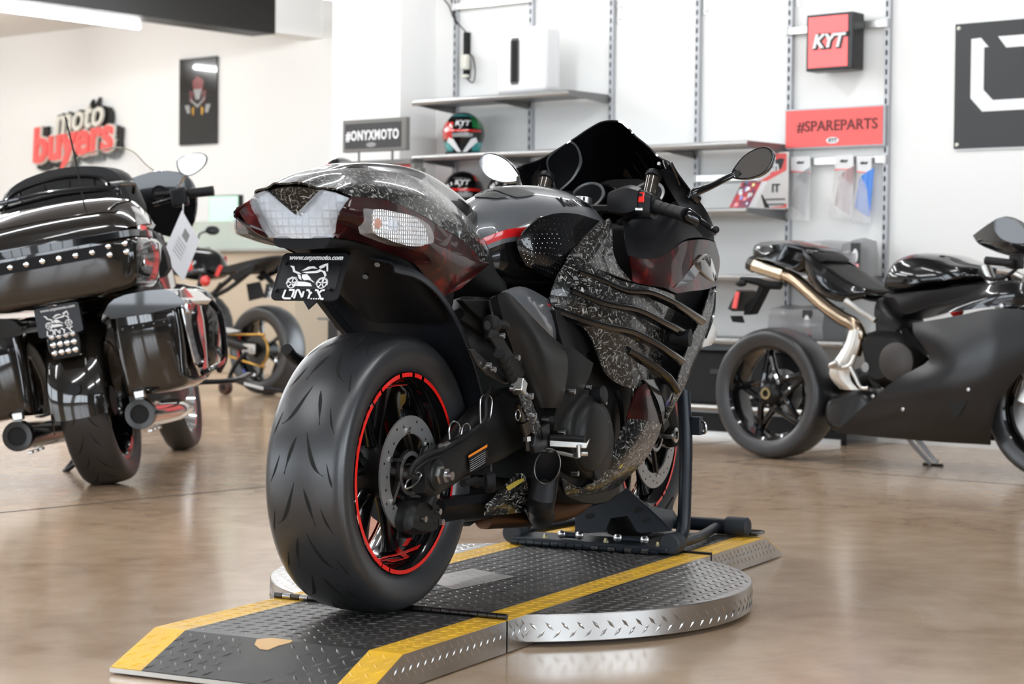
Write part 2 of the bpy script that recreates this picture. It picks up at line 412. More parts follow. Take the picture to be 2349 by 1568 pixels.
# black beam under the ceiling and its lamps
bm_ = MB().bx(-5.25, -4.95, -3.1, 12.5, 3.0, CEIL); wstruct('trim_beam', bm_, K['beam'])
wstruct('trim_header', MB().bx(-5.2, -4.97, -3.7, -3.1, 3.02, CEIL), K['wall'])
def led(s0, t0, s1, t1, z, name, label):
    e = wthing(name, label, 'lamp', ((s0+s1)/2, (t0+t1)/2, z+.03), 'linear ceiling lamps')
    d = V((s1-s0, t1-t0, 0)).normalized()
    MB().tube([(s0, t0, z), ((s0+s1)/2, (t0+t1)/2, z), (s1, t1, z)], .022, 12, 1).build('diffuser_tube', K['led'], e)
    MB().tube([(s0, t0, z+.035), ((s0+s1)/2, (t0+t1)/2, z+.035), (s1, t1, z+.035)], .018, 4, 1).build('housing', K['white'], e)
    for q in (.15, .85):
        p = V((s0, t0, 0)).lerp(V((s1, t1, 0)), q)
        MB().cyl((p.x, p.y, z+.04), (p.x, p.y, CEIL-.001), .004, n=8).build('hanger', K['alu'], e)
led(-5.42, -1.94, -5.42, 5.2, 2.98, 'linear_lamp', 'long white LED tube glowing beside the black ceiling beam')
LAMPS = [(s_, t_) for s_ in (-1.6, 1.1, 3.8) for t_ in (.9, 4.1, 7.3)]+[(6.5, 4.1), (6.5, 7.3), (-8.4, -2.2), (-8.4, 1.0), (-3.4, -2.4), (-3.4, 1.0), (-3.4, 4.2)]  # rows read off tank reflections, more added unseen to brighten the walls
for i, (s, t) in enumerate(LAMPS):
    led(s, t, s, t+2.4, 3.1, 'linear_lamp', 'LED tube hung from the showroom ceiling above the motorcycles')
# ------------------------------------------------------------------ motorcycle turntable with drive-on ramps
PW, PH, PI_ = .303, .0745, .225
XT, XB, XH, XS, XF, XE, XCN, RD = -.556, -.408, .045, 1.260, 1.694, 1.842, .656, .604
def plate_mat(name, col, rough, metal, var=None):
    return mat(name, col, rough, metal, noise=var, bump=(90, .08, .001))
K['plate'] = plate_mat('bright_tread_plate', (.55, .55, .54), .3, 1, (5, (.42, .41, .4), 5))
K['yellow'] = plate_mat('safety_yellow', (.78, .45, .03), .45, 0, (14, (.62, .36, .05), 6))
K['nonslip'] = plate_mat('black_nonslip', (.022, .022, .022), .42, 0, (6, (.055, .052, .048), 6))
K['nonslip2'] = plate_mat('worn_black_tread', (.03, .03, .03), .35, 0, (30, (.12, .11, .1), 4))
tt = thing('motorcycle_turntable', 'round tread-plate motorcycle turntable with black and yellow drive-on ramps', 'turntable')
def bars(inside, to3d, a0, a1, b0, b1, pitch=.036, L=.0135, w=.0036, hgt=.0016):
    mb = MB(); i0, i1 = int(a0/pitch)-2, int(a1/pitch)+2; j0, j1 = int(b0/pitch)-2, int(b1/pitch)+2
    for i in range(i0, i1+1):
        for j in range(j0, j1+1):
            for k in (0, 1):
                a, b = (i+.5*k)*pitch, (j+.5*k)*pitch
                dx, dy = (.707, .707) if k else (.707, -.707)
                if not all(inside(a+dx*L*q, b+dy*L*q) for q in (-1, 0, 1)): continue
                P = [(a-dx*L, b-dy*L, 0), (a+dy*w, b-dx*w, 0), (a+dx*L, b+dy*L, 0), (a-dy*w, b+dx*w, 0), (a-dx*L*.3, b-dy*L*.3, hgt), (a+dx*L*.3, b+dy*L*.3, hgt)]
                mb.add([to3d(*q) for q in P], [(0, 1, 4), (1, 2, 5), (1, 5, 4), (2, 3, 5), (3, 0, 4), (3, 4, 5)])
    return mb
def stuff(o): o['kind'] = 'stuff'; return o
top = lambda a, b, h: (a, b, PH+h)
# round disc
def disc_poly(r, n=96): return [(XCN+r*cos(2*pi*i/n), r*sin(2*pi*i/n), .012) for i in range(n)]
MB().prism(disc_poly(RD), (0, 0, PH-.012)).build('disc', K['plate'], tt, bevel=.002)
MB().prism([(x, y, 0) for x, y, z in disc_poly(RD-.05)], (0, 0, .013)).build('base_ring', K['black'], tt)
ins = lambda a, b: hypot(a-XCN, b) < RD-.004 and abs(b) > PW+.001
stuff(bars(ins, top, XCN-RD, XCN+RD, -RD, RD).build('disc_tread', K['plate'], tt, flat=True))
def rim3(a, b, h):
    th = a/RD; return (XCN+(RD+h)*cos(th), (RD+h)*sin(th), .012+b)
stuff(bars(lambda a, b: 0 < a < 2*pi*RD and .002 < b < PH-.014, rim3, 0, 2*pi*RD, 0, PH).build('rim_tread', K['plate'], tt, flat=True))
# straight deck and ramps
def deck(x0, x1, name, slope=None):
    """side plates, black lane and two yellow edges between x0 and x1; slope = (x, z) of a thin end"""
    prof = [(x0, PH), (x1, PH)]
    if slope: prof = ([slope]+prof) if slope[0] < x0 else (prof+[slope])
    zb = .004
    def zt(x):
        for (xa, za), (xb, zb_) in zip(prof, prof[1:]):
            if xa-1e-6 <= x <= xb+1e-6: return za+(zb_-za)*(x-xa)/(xb-xa)
        return PH
    body = [(x, z-.0012) for x, z in prof]+[(prof[-1][0], zb), (prof[0][0], zb)]
    MB().prism([(x, -PW, z) for x, z in body], (0, 2*PW, 0)).build(name+'_body', K['plate'], tt)
    for lo, hi, nm, mt in ((-PW, -PI_, 'yellow_edge', 'yellow'), (PI_, PW, 'yellow_edge', 'yellow'), (-PI_, PI_, 'black_lane', 'nonslip')):
        for (xa, za), (xb, zb_) in zip(prof, prof[1:]):
            MB().prism([(xa, lo, za-.0012), (xb, lo, zb_-.0012), (xb, lo, zb_+.0004), (xa, lo, za+.0004)], (0, hi-lo, 0)).build(nm, K[mt], tt)
            sl = atan2(zb_-za, xb-xa)
            f3 = lambda a, b, h, xa=xa, za=za, sl=sl: (xa+(a-xa)*cos(sl)-h*sin(sl), b, za+(a-xa)*sin(sl)+h*cos(sl)+.0004)
            ln = hypot(xb-xa, zb_-za)
            bare = (lambda a, b: hypot((a-.36)/1.0, (b-.02)) < 0) if nm != 'black_lane' else (lambda a, b: False)
            worn = lambda a, b: nm == 'black_lane' and name == 'near_ramp' and (hypot((a+.49)/.07, (b+.02)/.07) < 1 or hypot((a+.43)/.03, (b-.0)/.055) < 1)
            q = bars(lambda a, b: xa+.003 < a < xa+ln-.003 and lo-.001 < b < hi+.001 and not worn(a, b), f3, xa, xa+ln, lo, hi)
            stuff(q.build(nm+'_tread', K['nonslip2'] if mt == 'nonslip' else K[mt], tt, flat=True))
    for sgn in (-1, 1):
        def sd(a, b, h, sgn=sgn): return (a, sgn*(PW+h), b)
        q = bars(lambda a, b: prof[0][0]+.003 < a < prof[-1][0]-.003 and .008 < b < zt(a)-.004, sd, prof[0][0], prof[-1][0], 0, PH, pitch=.03, L=.0115, w=.0028)
        stuff(q.build('side_tread', K['plate'], tt, flat=True))
deck(XB, XH-.006, 'near_ramp', (XT, .0155))
deck(XH+.002, XS, 'deck')
deck(XS+.006, XF, 'far_ramp', (XE, .0155))
MB().bx(XT-.004, XT+.012, -PW, PW, .006, .0145).build('ramp_lip', K['alu'], tt)
for k in range(26):                               # piano hinge knuckles across the near joint
    y = -PW+.0115+k*.0233
    MB().cyl((XH-.002, y-.0108, PH+.0075), (XH-.002, y+.0108, PH+.0075), .0068, n=10).build('hinge_knuckle', K['darksteel'] if k not in (17, 19, 22, 24) else K['steel'], tt)
MB().bx(XS-.004, XS+.008, -PW, PW, PH-.03, PH+.006).build('rear_joint_bar', K['black'], tt)
# bare patch on the deck and the torn hole in the ramp skin
MB().prism([(.36, .0, PH+.0005), (.62, -.03, PH+.0005), (.69, .13, PH+.0005), (.47, .155, PH+.0005)], (0, 0, .0012)).build('bare_plate_patch', K['plate'], tt)
HOLE_PTS = [(-.4304, .0337, .0656), (-.4122, .0408, .0728), (-.4023, .01, .0768), (-.4022, -.04, .0768), (-.4101, -.041, .0737), (-.4246, -.021, .0679), (-.4429, -.0068, .0606), (-.4429, .0123, .0606)]
MB().prism([(x-.001, y, z-.0008) for x, y, z in HOLE_PTS], (-.0007, 0, .0018)).build('exposed_board', mat('bare_plywood', (.62, .4, .2), .7), tt)
MB().cyl((XCN+RD*cos(-.55), RD*sin(-.55), .055), (XCN+(RD+.012)*cos(-.55), (RD+.012)*sin(-.55), .055), .006, n=8).build('edge_bolt', K['steel'], tt)
# ------------------------------------------------------------------ hero sport motorcycle (x forward from rear axle, y left, z up from the deck)
hb = thing('sport_motorcycle', 'black forged-carbon sport motorcycle with red rim stripes parked on the turntable', 'motorcycle', (0, .0131, PH+.002), .00967)
AX, FX, FZ = V((0, 0, .311)), V((1.478, 0, .302)), .302
Yv = (0, 1, 0)
def sym5(C, M, E): return [(E[0], E[1], E[2]), (M[0], M[1], M[2]), C, (M[0], -M[1], M[2]), (E[0], -E[1], E[2])]
def ring_x(x, pts):                               # closed cross-section from half profile (y>=0, z) top to bottom
    return [(x, y, z) for y, z in pts]+[(x, -y, z) for y, z in pts[::-1] if y > 1e-6]
def tyre(root, c, R, hw, rb, name='tyre', n=96, tilt=0):
    prof = [(rb, -hw*.80), (rb+.012, -hw*.9), (rb+(R-rb)*.45, -hw*.985), (rb+(R-rb)*.66, -hw*.995), (rb+(R-rb)*.80, -hw*.93), (rb+(R-rb)*.905, -hw*.76), (rb+(R-rb)*.965, -hw*.5), (rb+(R-rb)*.992, -hw*.25), (R, 0)]
    prof = prof+[(r, -h) for r, h in prof[:-1][::-1]]
    P = [(q.x, q.y) for q in cr([(a, b, 0) for a, b in prof], 3)]
    P += [(rb-.004, hw*.7), (rb-.004, -hw*.7)]
    o = MB().lathe(P, c, Yv, n, closed=True).build(name, K['tyre'], root, sharp=60)
    def surf(a, h, off=.0):                        # angle round the wheel, axial position -> point on tread
        t = abs(h)/hw; rr = R
        for (r1, h1), (r2, h2) in zip(P[:len(P)//2], P[1:len(P)//2]):
            if h1 <= -abs(h) <= h2 or h2 <= -abs(h) <= h1: rr = r1+(r2-r1)*((-abs(h)-h1)/(h2-h1) if h2 != h1 else 0); break
        return V((c[0]+(rr+off)*cos(a), c[1]+h, c[2]+(rr+off)*sin(a)))
    return o, surf
def grooves(root, surf, hw, reps, pat, mtl=None):
    mb = MB()
    for k in range(reps):
        for s in (-1, 1):
            for (a0, h0, a1, h1, w, cv) in pat:
                A = 2*pi/reps; off = k*A+(A*.5 if s > 0 else 0); rows = [[], []]
                for i in range(9):
                    t = i/8; a = off+(a0+(a1-a0)*t)*A+cv*sin(pi*t)*A; h = (h0+(h1-h0)*t)*hw*s
                    d = max(.0006, w*(sin(pi*min(1, t*1.15+.02)) if t < .9 else .3))
                    dh, da = (h1-h0)*hw, (a1-a0)*A*.3
                    L = hypot(dh, da)+1e-6; nh, na = da/L*s, -dh/L
                    rows[0].append(surf(a+na*d/.3, h+nh*d, .0004)); rows[1].append(surf(a-na*d/.3, h-nh*d, .0004))
                mb.grid(rows)
    return mb.build('tread_grooves', mtl or K['tread'], root, recalc=False)
def ring_sector(mb, c, r0, r1, y, a0, a1, n=10, th=.0008):
    s = 1 if th > 0 else -1
    for i in range(n):
        b0, b1 = a0+(a1-a0)*i/n, a0+(a1-a0)*(i+1)/n
        q = [(c[0]+r*cos(b), y, c[2]+r*sin(b)) for r, b in ((r0, b0), (r1, b0), (r1, b1), (r0, b1))]
        mb.add(q, [(0, 1, 2, 3)])
    return mb
def rim(root, c, R, hw, spokes, twin=.0, mtl='gloss'):
    Ri = R-.016
    prof = [(R-.004, -hw), (R+.002, -hw-.004), (R+.002, -hw+.008), (Ri+.004, -hw+.014), (Ri-.003, -hw*.4), (Ri-.003, hw*.4), (Ri+.004, hw-.014), (R+.002, hw-.008), (R+.002, hw+.004), (R-.004, hw), (R-.010, hw-.006), (Ri-.004, hw-.016), (Ri-.008, hw*.4), (Ri-.008, -hw*.4), (Ri-.004, -hw+.016), (R-.010, -hw+.006)]
    MB().lathe(prof, c, Yv, 72, closed=True).build('rim', K[mtl], root, sharp=40)
    h = MB().lathe([(.0, -.05), (.05, -.05), (.058, -.02), (.058, .02), (.05, .05), (0, .05)], c, Yv, 24)
    h.build('hub', K['frame'], root)
    for k in range(spokes):
        for tw in ((-twin, twin) if twin else (0,)):
            a = 2*pi*k/spokes+.35+tw*.35; b = 2*pi*k/spokes+.35+tw*1.3
            p = V((c[0]+.045*cos(a), c[1]-.002, c[2]+.045*sin(a))); q = V((c[0]+(Ri-.012)*cos(b), c[1]-.002, c[2]+(Ri-.012)*sin(b)))
            d = (q-p).normalized(); n = V((-d.z, 0, d.x)); yy = V((0, 1, 0)); G = []
            for t, wd, dp in ((0, .013, .026), (.4, .010, .018), (.8, .012, .02), (1, .02, .03)):
                m0 = p.lerp(q, t); G.append([m0+n*wd+yy*dp*.5, m0+n*wd*.8-yy*dp*.5, m0-n*wd*.8-yy*dp*.5, m0-n*wd+yy*dp*.5])
            MB().loft(G, 2, 2).build('spoke', K[mtl], root)
def disc(root, c, y, r0, r1, name='brake_disc', holes=24, th=.005):
    d = thing_part(name, root)
    MB().lathe([(r0, y-th/2-c[1]), (r1, y-th/2-c[1]), (r1, y+th/2-c[1]), (r0, y+th/2-c[1])], c, Yv, 64, closed=True).build('friction_ring', K['discsteel'], d)
    for k in range(holes):
        a = 2*pi*k/holes; rr = r0+(r1-r0)*(.3+.2*(k % 3))
        p = V((c[0]+rr*cos(a), y, c[2]+rr*sin(a)))
        MB().cyl(p-V((0, th/2+.0004, 0)), p+V((0, th/2+.0004, 0)), .0032, n=8).build('drilled_hole', K['darkslot'], d)
    MB().lathe([(.03, y-.003-c[1]), (.052, y-.004-c[1]), (.052, y+.004-c[1]), (.03, y+.004-c[1])], c, Yv, 32, closed=True).build('carrier', K['darksteel'], d)
    for k in range(6):
        a = 2*pi*k/6+.3
        p = V((c[0]+.048*cos(a), y, c[2]+.048*sin(a))); q = V((c[0]+(r0+.006)*cos(a+.35), y, c[2]+(r0+.006)*sin(a+.35)))
        MB().tube([p, p.lerp(q, .5), q], .008, 6, 1, flat=.5).build('carrier_arm', K['darksteel'], d)
        MB().cyl(q-V((0, .006, 0)), q+V((0, .006, 0)), .0075, n=12).build('disc_button', K['steel'], d)
    MB().lathe([(.040, y-.007-c[1]), (.049, y-.007-c[1]), (.049, y-.005-c[1]), (.040, y-.005-c[1])], c, Yv, 48, closed=True).build('sensor_ring', K['discsteel'], d)
    return d
def thing_part(name, root):
    o = bpy.data.objects.new(name, None); COL.objects.link(o); o.parent = root; o.empty_display_size = .05
    return o
K['discsteel'] = mat('brake_disc_steel', (.36, .355, .35), .33, .7, bump=(400, .1, .0004))

# rear wheel
rw = thing_part('rear_wheel', hb)
_, sf = tyre(rw, AX, .311, .098, .222)
grooves(rw, sf, .098, 9, ((.0, .10, .42, .60, .0046, .10), (.55, .14, .92, .36, .0042, -.02), (.30, .66, .62, .88, .0022, .03), (.74, .52, 1.0, .74, .0024, .03), (.12, .84, .30, .95, .0014, 0)))
rim(rw, AX, .222, .080, 5, .22)
for s in (-1, 1):
    segs = [(i*.628+.02, i*.628+.30) for i in range(10)]+[(i*.628+.33, i*.628+.45) for i in range(10)]+[(i*.628+.49, i*.628+.60) for i in range(10)]
    for a0, a1 in ((-1.9, -.15), (-.12, .05), (.10, 1.22), (1.27, 1.42), (1.47, 1.68), (1.73, 2.1), (2.13, 2.3), (2.33, 4.2), (4.22, 4.36)):
        m = MB(); y = s*.0852
        ring_sector(m, AX, .2135, .2225, y, a0, a1, 24)
        m.build('rim_stripe', K['red'], rw, recalc=False)
# lettering printed inside the barrel
def barrel_text(txt, size, a_mid, y0, root):
    t = text_mb(txt, size, .001, .0022, .18)
    r = .1965; vs = []
    for x, y, z in t.v:
        a = a_mid+x/r; vs.append((AX.x+(r-z)*cos(a), AX.y-.052+(y*-1)*.8+y0, AX.z+(r-z)*sin(a)))
    t.v = vs; t.build('rim_lettering', K['red'], root)
barrel_text('ZX-14R', .098, -.98, .016, rw)
barrel_text('ZX-14R', .098, -.98+pi, .016, rw)
disc(rw, AX, -.090, .088, .128)
MB().cyl((0, -.16, .311), (0, .16, .311), .014, n=16).build('axle', K['steel'], rw)
MB().hexn((.0, -.158, .311), (.0, -.172, .311), .022).hexn((.0, -.172, .311), (.0, -.186, .311), .017).cyl((0, -.186, .311), (0, -.2, .311), .010, n=12).build('axle_nut', K['steel'], rw)
MB().lathe([(.075, .07), (.112, .07), (.116, .074), (.112, .078), (.075, .078)], AX, Yv, 48, closed=True).build('sprocket', K['darksteel'], rw)

# rear brake caliper under the axle
cal = thing_part('rear_caliper', hb)
MB().loft([[(x, -.135, z) for x, z in ((-.055, .20), (.05, .185), (.06, .235), (-.03, .25))], [(x, -.115, z) for x, z in ((-.065, .19), (.06, .18), (.07, .24), (-.04, .255))], [(x, -.075, z) for x, z in ((-.055, .20), (.05, .19), (.06, .235), (-.03, .25))]], 3, 3).build('caliper_body', K['engine'], cal)
MB().tube([(.01, -.128, .24), (.03, -.13, .27), (.0, -.135, .30)], [.018, .02, .03], 10, 4).build('caliper_bracket', K['engine'], cal)
for p in ((.045, -.139, .225), (.062, -.137, .20), (-.02, -.138, .215), (.03, -.141, .262)):
    MB().cyl(p, V(p)+V((0, -.008, 0)), .007, n=10).build('bolt', K['steel'], cal)

# swingarm, both arms with a bridge ahead of the wheel
sa = thing_part('swingarm', hb)
def arm(sg):
    m = MB(); G = []
    for x, z, w, h, y in ((-.045, .305, .016, .030, .140), (.0, .311, .021, .048, .140), (.07, .325, .022, .05, .140), (.15, .352, .024, .058, .137), (.26, .378, .028, .075, .130), (.38, .398, .03, .08, .122), (.50, .41, .03, .07, .115)):
        G.append([(x, sg*(y+w*a), z+h*b) for a, b in ((-1, -.6), (-1, .6), (-.6, 1), (.6, 1), (1, .6), (1, -.6), (.6, -1), (-.6, -1))])
    return m.loft(G, 4, 2)
arm(-1).build('right_arm', K['frame'], sa); arm(1).build('left_arm', K['frame'], sa)
MB().loft([[(x, y, z) for x, z in ((.34, .36), (.42, .34), (.5, .37), (.5, .45), (.42, .47), (.36, .45))] for y in (-.12, 0, .12)], 2, 3).build('bridge', K['frame'], sa)
MB().cyl((.52, -.15, .41), (.52, .15, .41), .022, n=16).build('pivot_shaft', K['steel'], sa)
lb = MB().prism([(0.138,-0.165,0.344),(0.230,-0.166,0.362),(0.233,-0.166,0.331),(0.143,-0.166,0.306)], (0, -.0008, 0)); lb.build('warning_label', K['gloss'], sa)
lb = MB().prism([(0.136,-0.167,0.344),(0.228,-0.167,0.363),(0.228,-0.167,0.357),(0.136,-0.167,0.339)], (0, -.0006, 0)); lb.build('label_header', K['orange'], sa)
for i in range(6):
    lb = MB().prism([(0.146,-0.167,0.332),(0.219,-0.167,0.347),(0.219,-0.167,0.346),(0.146,-0.167,0.331)], (0, -.0005, 0)); lb.xf(Matrix.Translation((0, 0, -.0048*i))); lb.build('label_text_line', K['upright'], sa)
# axle block and brake hose guides on the right arm
MB().lathe([(.018, .0), (.036, .0), (.034, .012), (.028, .016), (.018, .016)], (0, -.152, .311), (0, -1, 0), 28, closed=True).build('axle_boss', K['frame'], sa)
for pts in ([(-0.092,-0.150,0.293),(-0.120,-0.150,0.291),(-0.115,-0.150,0.304),(-0.073,-0.150,0.321),(-0.052,-0.150,0.316),(-0.067,-0.150,0.302),(-0.092,-0.150,0.293)], [(0.068,-0.155,0.384),(0.065,-0.155,0.408),(0.081,-0.155,0.423),(0.106,-0.155,0.419),(0.117,-0.155,0.405),(0.111,-0.155,0.383)], [(0.110,-0.160,0.385),(0.118,-0.160,0.405),(0.130,-0.160,0.415),(0.151,-0.160,0.412),(0.156,-0.160,0.398),(0.144,-0.160,0.385),(0.123,-0.160,0.382)], [(0.188,-0.170,0.414),(0.185,-0.170,0.461),(0.195,-0.170,0.476),(0.217,-0.170,0.478),(0.237,-0.170,0.472),(0.244,-0.170,0.458),(0.235,-0.170,0.425),(0.220,-0.170,0.418)]):
    MB().tube(pts, .0021, 6, 4).build('hose_clip', K['steel'], sa)
MB().tube([(-0.058,-0.145,0.307),(-0.102,-0.150,0.320),(-0.082,-0.155,0.347),(-0.033,-0.160,0.360),(0.027,-0.165,0.368),(0.109,-0.165,0.388),(0.172,-0.165,0.402),(0.219,-0.165,0.424),(0.223,-0.165,0.464),(0.246,-0.165,0.493)], .0055, 8, 6).build('brake_hose', K['rubber'], sa)
MB().tube([(-0.035,-0.140,0.300),(-0.083,-0.150,0.323),(-0.043,-0.155,0.344),(0.007,-0.160,0.352),(0.077,-0.160,0.364),(0.150,-0.160,0.384),(0.204,-0.165,0.415)], .0045, 8, 6).build('brake_hose', K['rubber'], sa)
MB().cyl((0.022,-0.160,0.370), (0.051,-0.160,0.374), .009, n=12).build('hose_clamp', K['steel'], sa)
MB().tube([(0.049,-0.200,0.291),(0.096,-0.200,0.291),(0.128,-0.200,0.289)], .009, 10, 2).build('swingarm_spool_stem', K['plastic'], sa)
MB().lathe([(.0, -.006), (.010, -.006), (.014, .0), (.014, .006), (.010, .012), (.010, .016), (.014, .022), (.022, .026), (.024, .04), (.020, .046), (.0, .046)], (0.122,-0.190,0.286), (.6, -.8, 0), 24).build('swingarm_spool', K['plastic'], sa)
# ---- tail
tail = thing_part('tail_section', hb)
C7 = [((-.375, 0, .934), (-.345, .06, .927), (-.306, .117, .909)), ((-.27, 0, .962), (-.25, .07, .952), (-.245, .130, .908)), ((-.135, 0, .981), (-.13, .078, .966), (-.16, .140, .901)),
      ((.03, 0, .984), (.02, .082, .962), (-.04, .145, .876)), ((.165, 0, .974), (.14, .08, .94), (.06, .142, .851)), ((.30, 0, .942), (.26, .075, .898), (.16, .134, .829)), ((.42, 0, .90), (.37, .07, .85), (.255, .121, .797)), ((.46, 0, .882), (.42, .06, .832), (.31, .112, .770))]
G = []
for c, m, e in C7:
    n1 = V(c).lerp(V(m), .55)+V((0, 0, .006)); n2 = V(m).lerp(V(e), .55)+V((0, .010, .006))
    half = [e, tuple(n2), m, tuple(n1)]
    G.append(half+[c]+[(a[0], -a[1], a[2]) for a in half[::-1]])
MB().patch(G, 5, 4, .004).build('seat_cowl', K['carbon'], tail, sharp=60)
G2 = []
for k_, (c, m, e) in enumerate(C7[1:7]):
    f_ = (-.012, -.003, 0, 0, 0, 0)[k_]
    G2.append([(m[0]+.01, m[1]*.86, m[2]+.004+f_), (c[0], m[1]*.45, c[2]+.008+f_), (c[0], 0, c[2]+.009+f_), (c[0], -m[1]*.45, c[2]+.008+f_), (m[0]+.01, -m[1]*.86, m[2]+.004+f_)])
MB().patch(G2, 5, 4, .012).build('cowl_hump', K['gloss'], tail, sharp=60)
top = [(-.306, -.117, .904), (-.245, -.130, .905), (-.16, -.140, .898), (-.04, -.145, .872), (.06, -.142, .847), (.16, -.134, .825), (.255, -.121, .793), (.312, -.113, .770)]
mid = [(-0.363,-0.125,0.868),(-0.293,-0.150,0.858),(-0.190,-0.158,0.840),(-0.090,-0.160,0.816),(0.004,-0.155,0.794),(0.094,-0.147,0.778),(0.205,-0.135,0.768),(0.316,-0.117,0.776)]
low = [(-0.288,-0.072,0.829),(-0.238,-0.105,0.819),(-0.184,-0.115,0.806),(-0.124,-0.122,0.793),(-0.053,-0.127,0.775),(0.020,-0.127,0.730),(0.053,-0.127,0.700),(0.152,-0.130,0.717)]
both(MB().patch([top, mid, low], 5, 4, .004), 'tail_side_panel', K['candy'], tail, sharp=60)
# tail light: frosted clear lens in a V, carbon wedge above it
hl = [(-.306, .117, .905), (-.322, .093, .916), (-.328, .067, .922), (-.322, .033, .894), (-.318, 0, .868)]
hlo = [(-.296, .104, .872), (-.300, .088, .848), (-.302, .070, .827), (-.314, .035, .825), (-.318, 0, .8245)]
mm = [tuple((V(a)+V(b))/2+V((-.004, 0, 0))) for a, b in zip(hl, hlo)]
def full(r): return r+[(a[0], -a[1], a[2]) for a in r[:-1][::-1]]
MB().patch([full(hl), full(mm), full(hlo)], 2, 1, .012).build('tail_light_lens', K['lens'], tail, sharp=25)
MB().patch([full([(p[0]+.014, p[1]*.985, p[2]-.002) for p in q_]) for q_ in (hl, mm, hlo)], 4, 1, .004).build('tail_light_bowl', K['bowl'], tail, sharp=25)
v0 = [(-.326, .064, .923), (-.336, .03, .928), (-.34, 0, .930), (-.336, -.03, .928), (-.326, -.064, .923)]
v1 = [(-.318, .035, .897), (-.322, .018, .898), (-.324, 0, .899), (-.322, -.018, .898), (-.318, -.035, .897)]
v2 = [(-.314, .003, .872), (-.314, .0015, .872), (-.314, 0, .8715), (-.314, -.0015, .872), (-.314, -.003, .872)]
MB().patch([v0, v1, v2], 3, 3, .006).build('tail_light_wedge', K['carbon'], tail)
both(MB().patch([[(-.342, -.136, .886), (-.306, -.119, .904)], [(-.322, -.118, .845), (-.298, -.105, .868)], [(-.304, -.088, .822), (-.298, -.076, .832)]], 2, 1, .004), 'tail_rear_flange', K['candy'], tail)
# turn signals
indo = [(-0.295,-0.152,0.883),(-0.225,-0.152,0.882),(-0.139,-0.152,0.875),(-0.086,-0.152,0.858),(-0.068,-0.152,0.840),(-0.064,-0.152,0.814),(-0.123,-0.152,0.807),(-0.188,-0.152,0.812),(-0.248,-0.152,0.822),(-0.296,-0.152,0.832),(-0.303,-0.152,0.858)]
indo2 = [(p[0]+.010*(1 if p[0] < -.2 else -.6), -.186, p[2]*.86+.845*.14) for p in indo]
ti = thing_part('turn_signal', tail)
mr = MB().loft([[(p[0], p[1]+.015, p[2]) for p in indo], indo, indo2], 2, 2)
mr.build('lens', K['clear'], ti)
cb_ = (-0.284,-0.174,0.853); ci_ = (-0.225,-0.178,0.851)
MB().cyl(V(cb_)+V((0, .01, 0)), V(cb_)+V((0, -.001, 0)), .0105, n=16).build('bulb', K['amber'], ti)
MB().box(V(ci_)+V((0, .004, 0)), (.03, .012, .026)).build('reflector', K['bowl'], ti, bevel=.003)
ib_ = [(p[0]*.97+ci_[0]*.03, -.1705, p[2]*.95+.845*.05) for p in indo]
bw = MB().loft([[(p[0], p[1]+.004, p[2]) for p in ib_], ib_], 1, 2); bw.build('lamp_bowl', K['bowlc'], ti)
tl = thing_part('turn_signal', tail); bw.mirror().build('lamp_bowl', K['bowlc'], tl); mr.mirror().build('lens', K['clear'], tl)
MB().cyl((cb_[0], .166, cb_[2]), (cb_[0], .175, cb_[2]), .0105, n=16).build('bulb', K['amber'], tl)
for k in range(5): both(MB().tube([V((-0.208,-0.182,0.866))+V((.009*k, 0, -.004*k)), V((-0.189,-0.184,0.843))+V((.010*k, 0, -.003*k))], .0014, 6, 1), 'lens_rib', K['clear'], tail)
both(MB().prism([(-0.141,-0.157,0.808),(-0.069,-0.157,0.814),(0.030,-0.157,0.810),(0.010,-0.157,0.800),(-0.026,-0.157,0.799),(-0.122,-0.157,0.803)], (0, .004, 0)), 'signal_stalk', K['candy'], tail, bevel=.001)
# black undertail, plate hanger and inner fender
ut = thing_part('undertail', hb)
U = [ring_x(-.305, [(0, .826), (.05, .826), (.068, .822), (.062, .806), (.03, .800), (0, .799)]), ring_x(-.22, [(0, .83), (.07, .825), (.098, .815), (.088, .803), (.05, .800), (0, .799)]),
     ring_x(-.10, [(0, .83), (.08, .82), (.118, .80), (.11, .778), (.07, .765), (0, .763)]), ring_x(.02, [(0, .80), (.09, .79), (.122, .765), (.118, .725), (.09, .70), (0, .70)]), ring_x(.14, [(0, .76), (.09, .75), (.122, .72), (.118, .67), (.09, .64), (0, .64)])]
MB().loft(U, 4, 3).build('undertray', K['plastic'], ut)
f0 = [(-.16, .772), (-.05, .757), (.05, .715), (.14, .645), (.215, .555), (.265, .46), (.295, .36), (.30, .31)]
rows = [[(x-.02, -.150, z-.02), (x, -.13, z), (x+.012, -.05, z+.012), (x+.014, 0, z+.014), (x+.012, .05, z+.012), (x, .13, z), (x-.02, .150, z-.02)] for x, z in f0]
MB().patch(rows, 4, 3, .004).build('inner_fender', mat('fender_plastic', (.012, .014, .018), .42, bump=(500, .1, .0006)), ut)
for p in ((0.237,0.040,0.622), (0.274,-0.060,0.629), (-0.117,-0.075,0.772), (-0.074,-0.020,0.746)):
    d_ = V((-.75, -.2, -.6)).normalized()
    MB().cyl(V(p)-d_*.01, V(p)+d_*.004, .0065, n=12).build('fender_bolt', K['steel'], ut)
ph = thing_part('plate_holder', ut)
PT, PB_ = V((-.246, 0, .792)), V((-.295, 0, .694))
px, py = V((0, -1, 0)), (PT-PB_).normalized()
PC = (PT+PB_)/2; pn = V((0, -1, 0)).cross(py).normalized()
def plate_pt(a, b, h=0): return PC+px*a+py*b+pn*h
ol = []
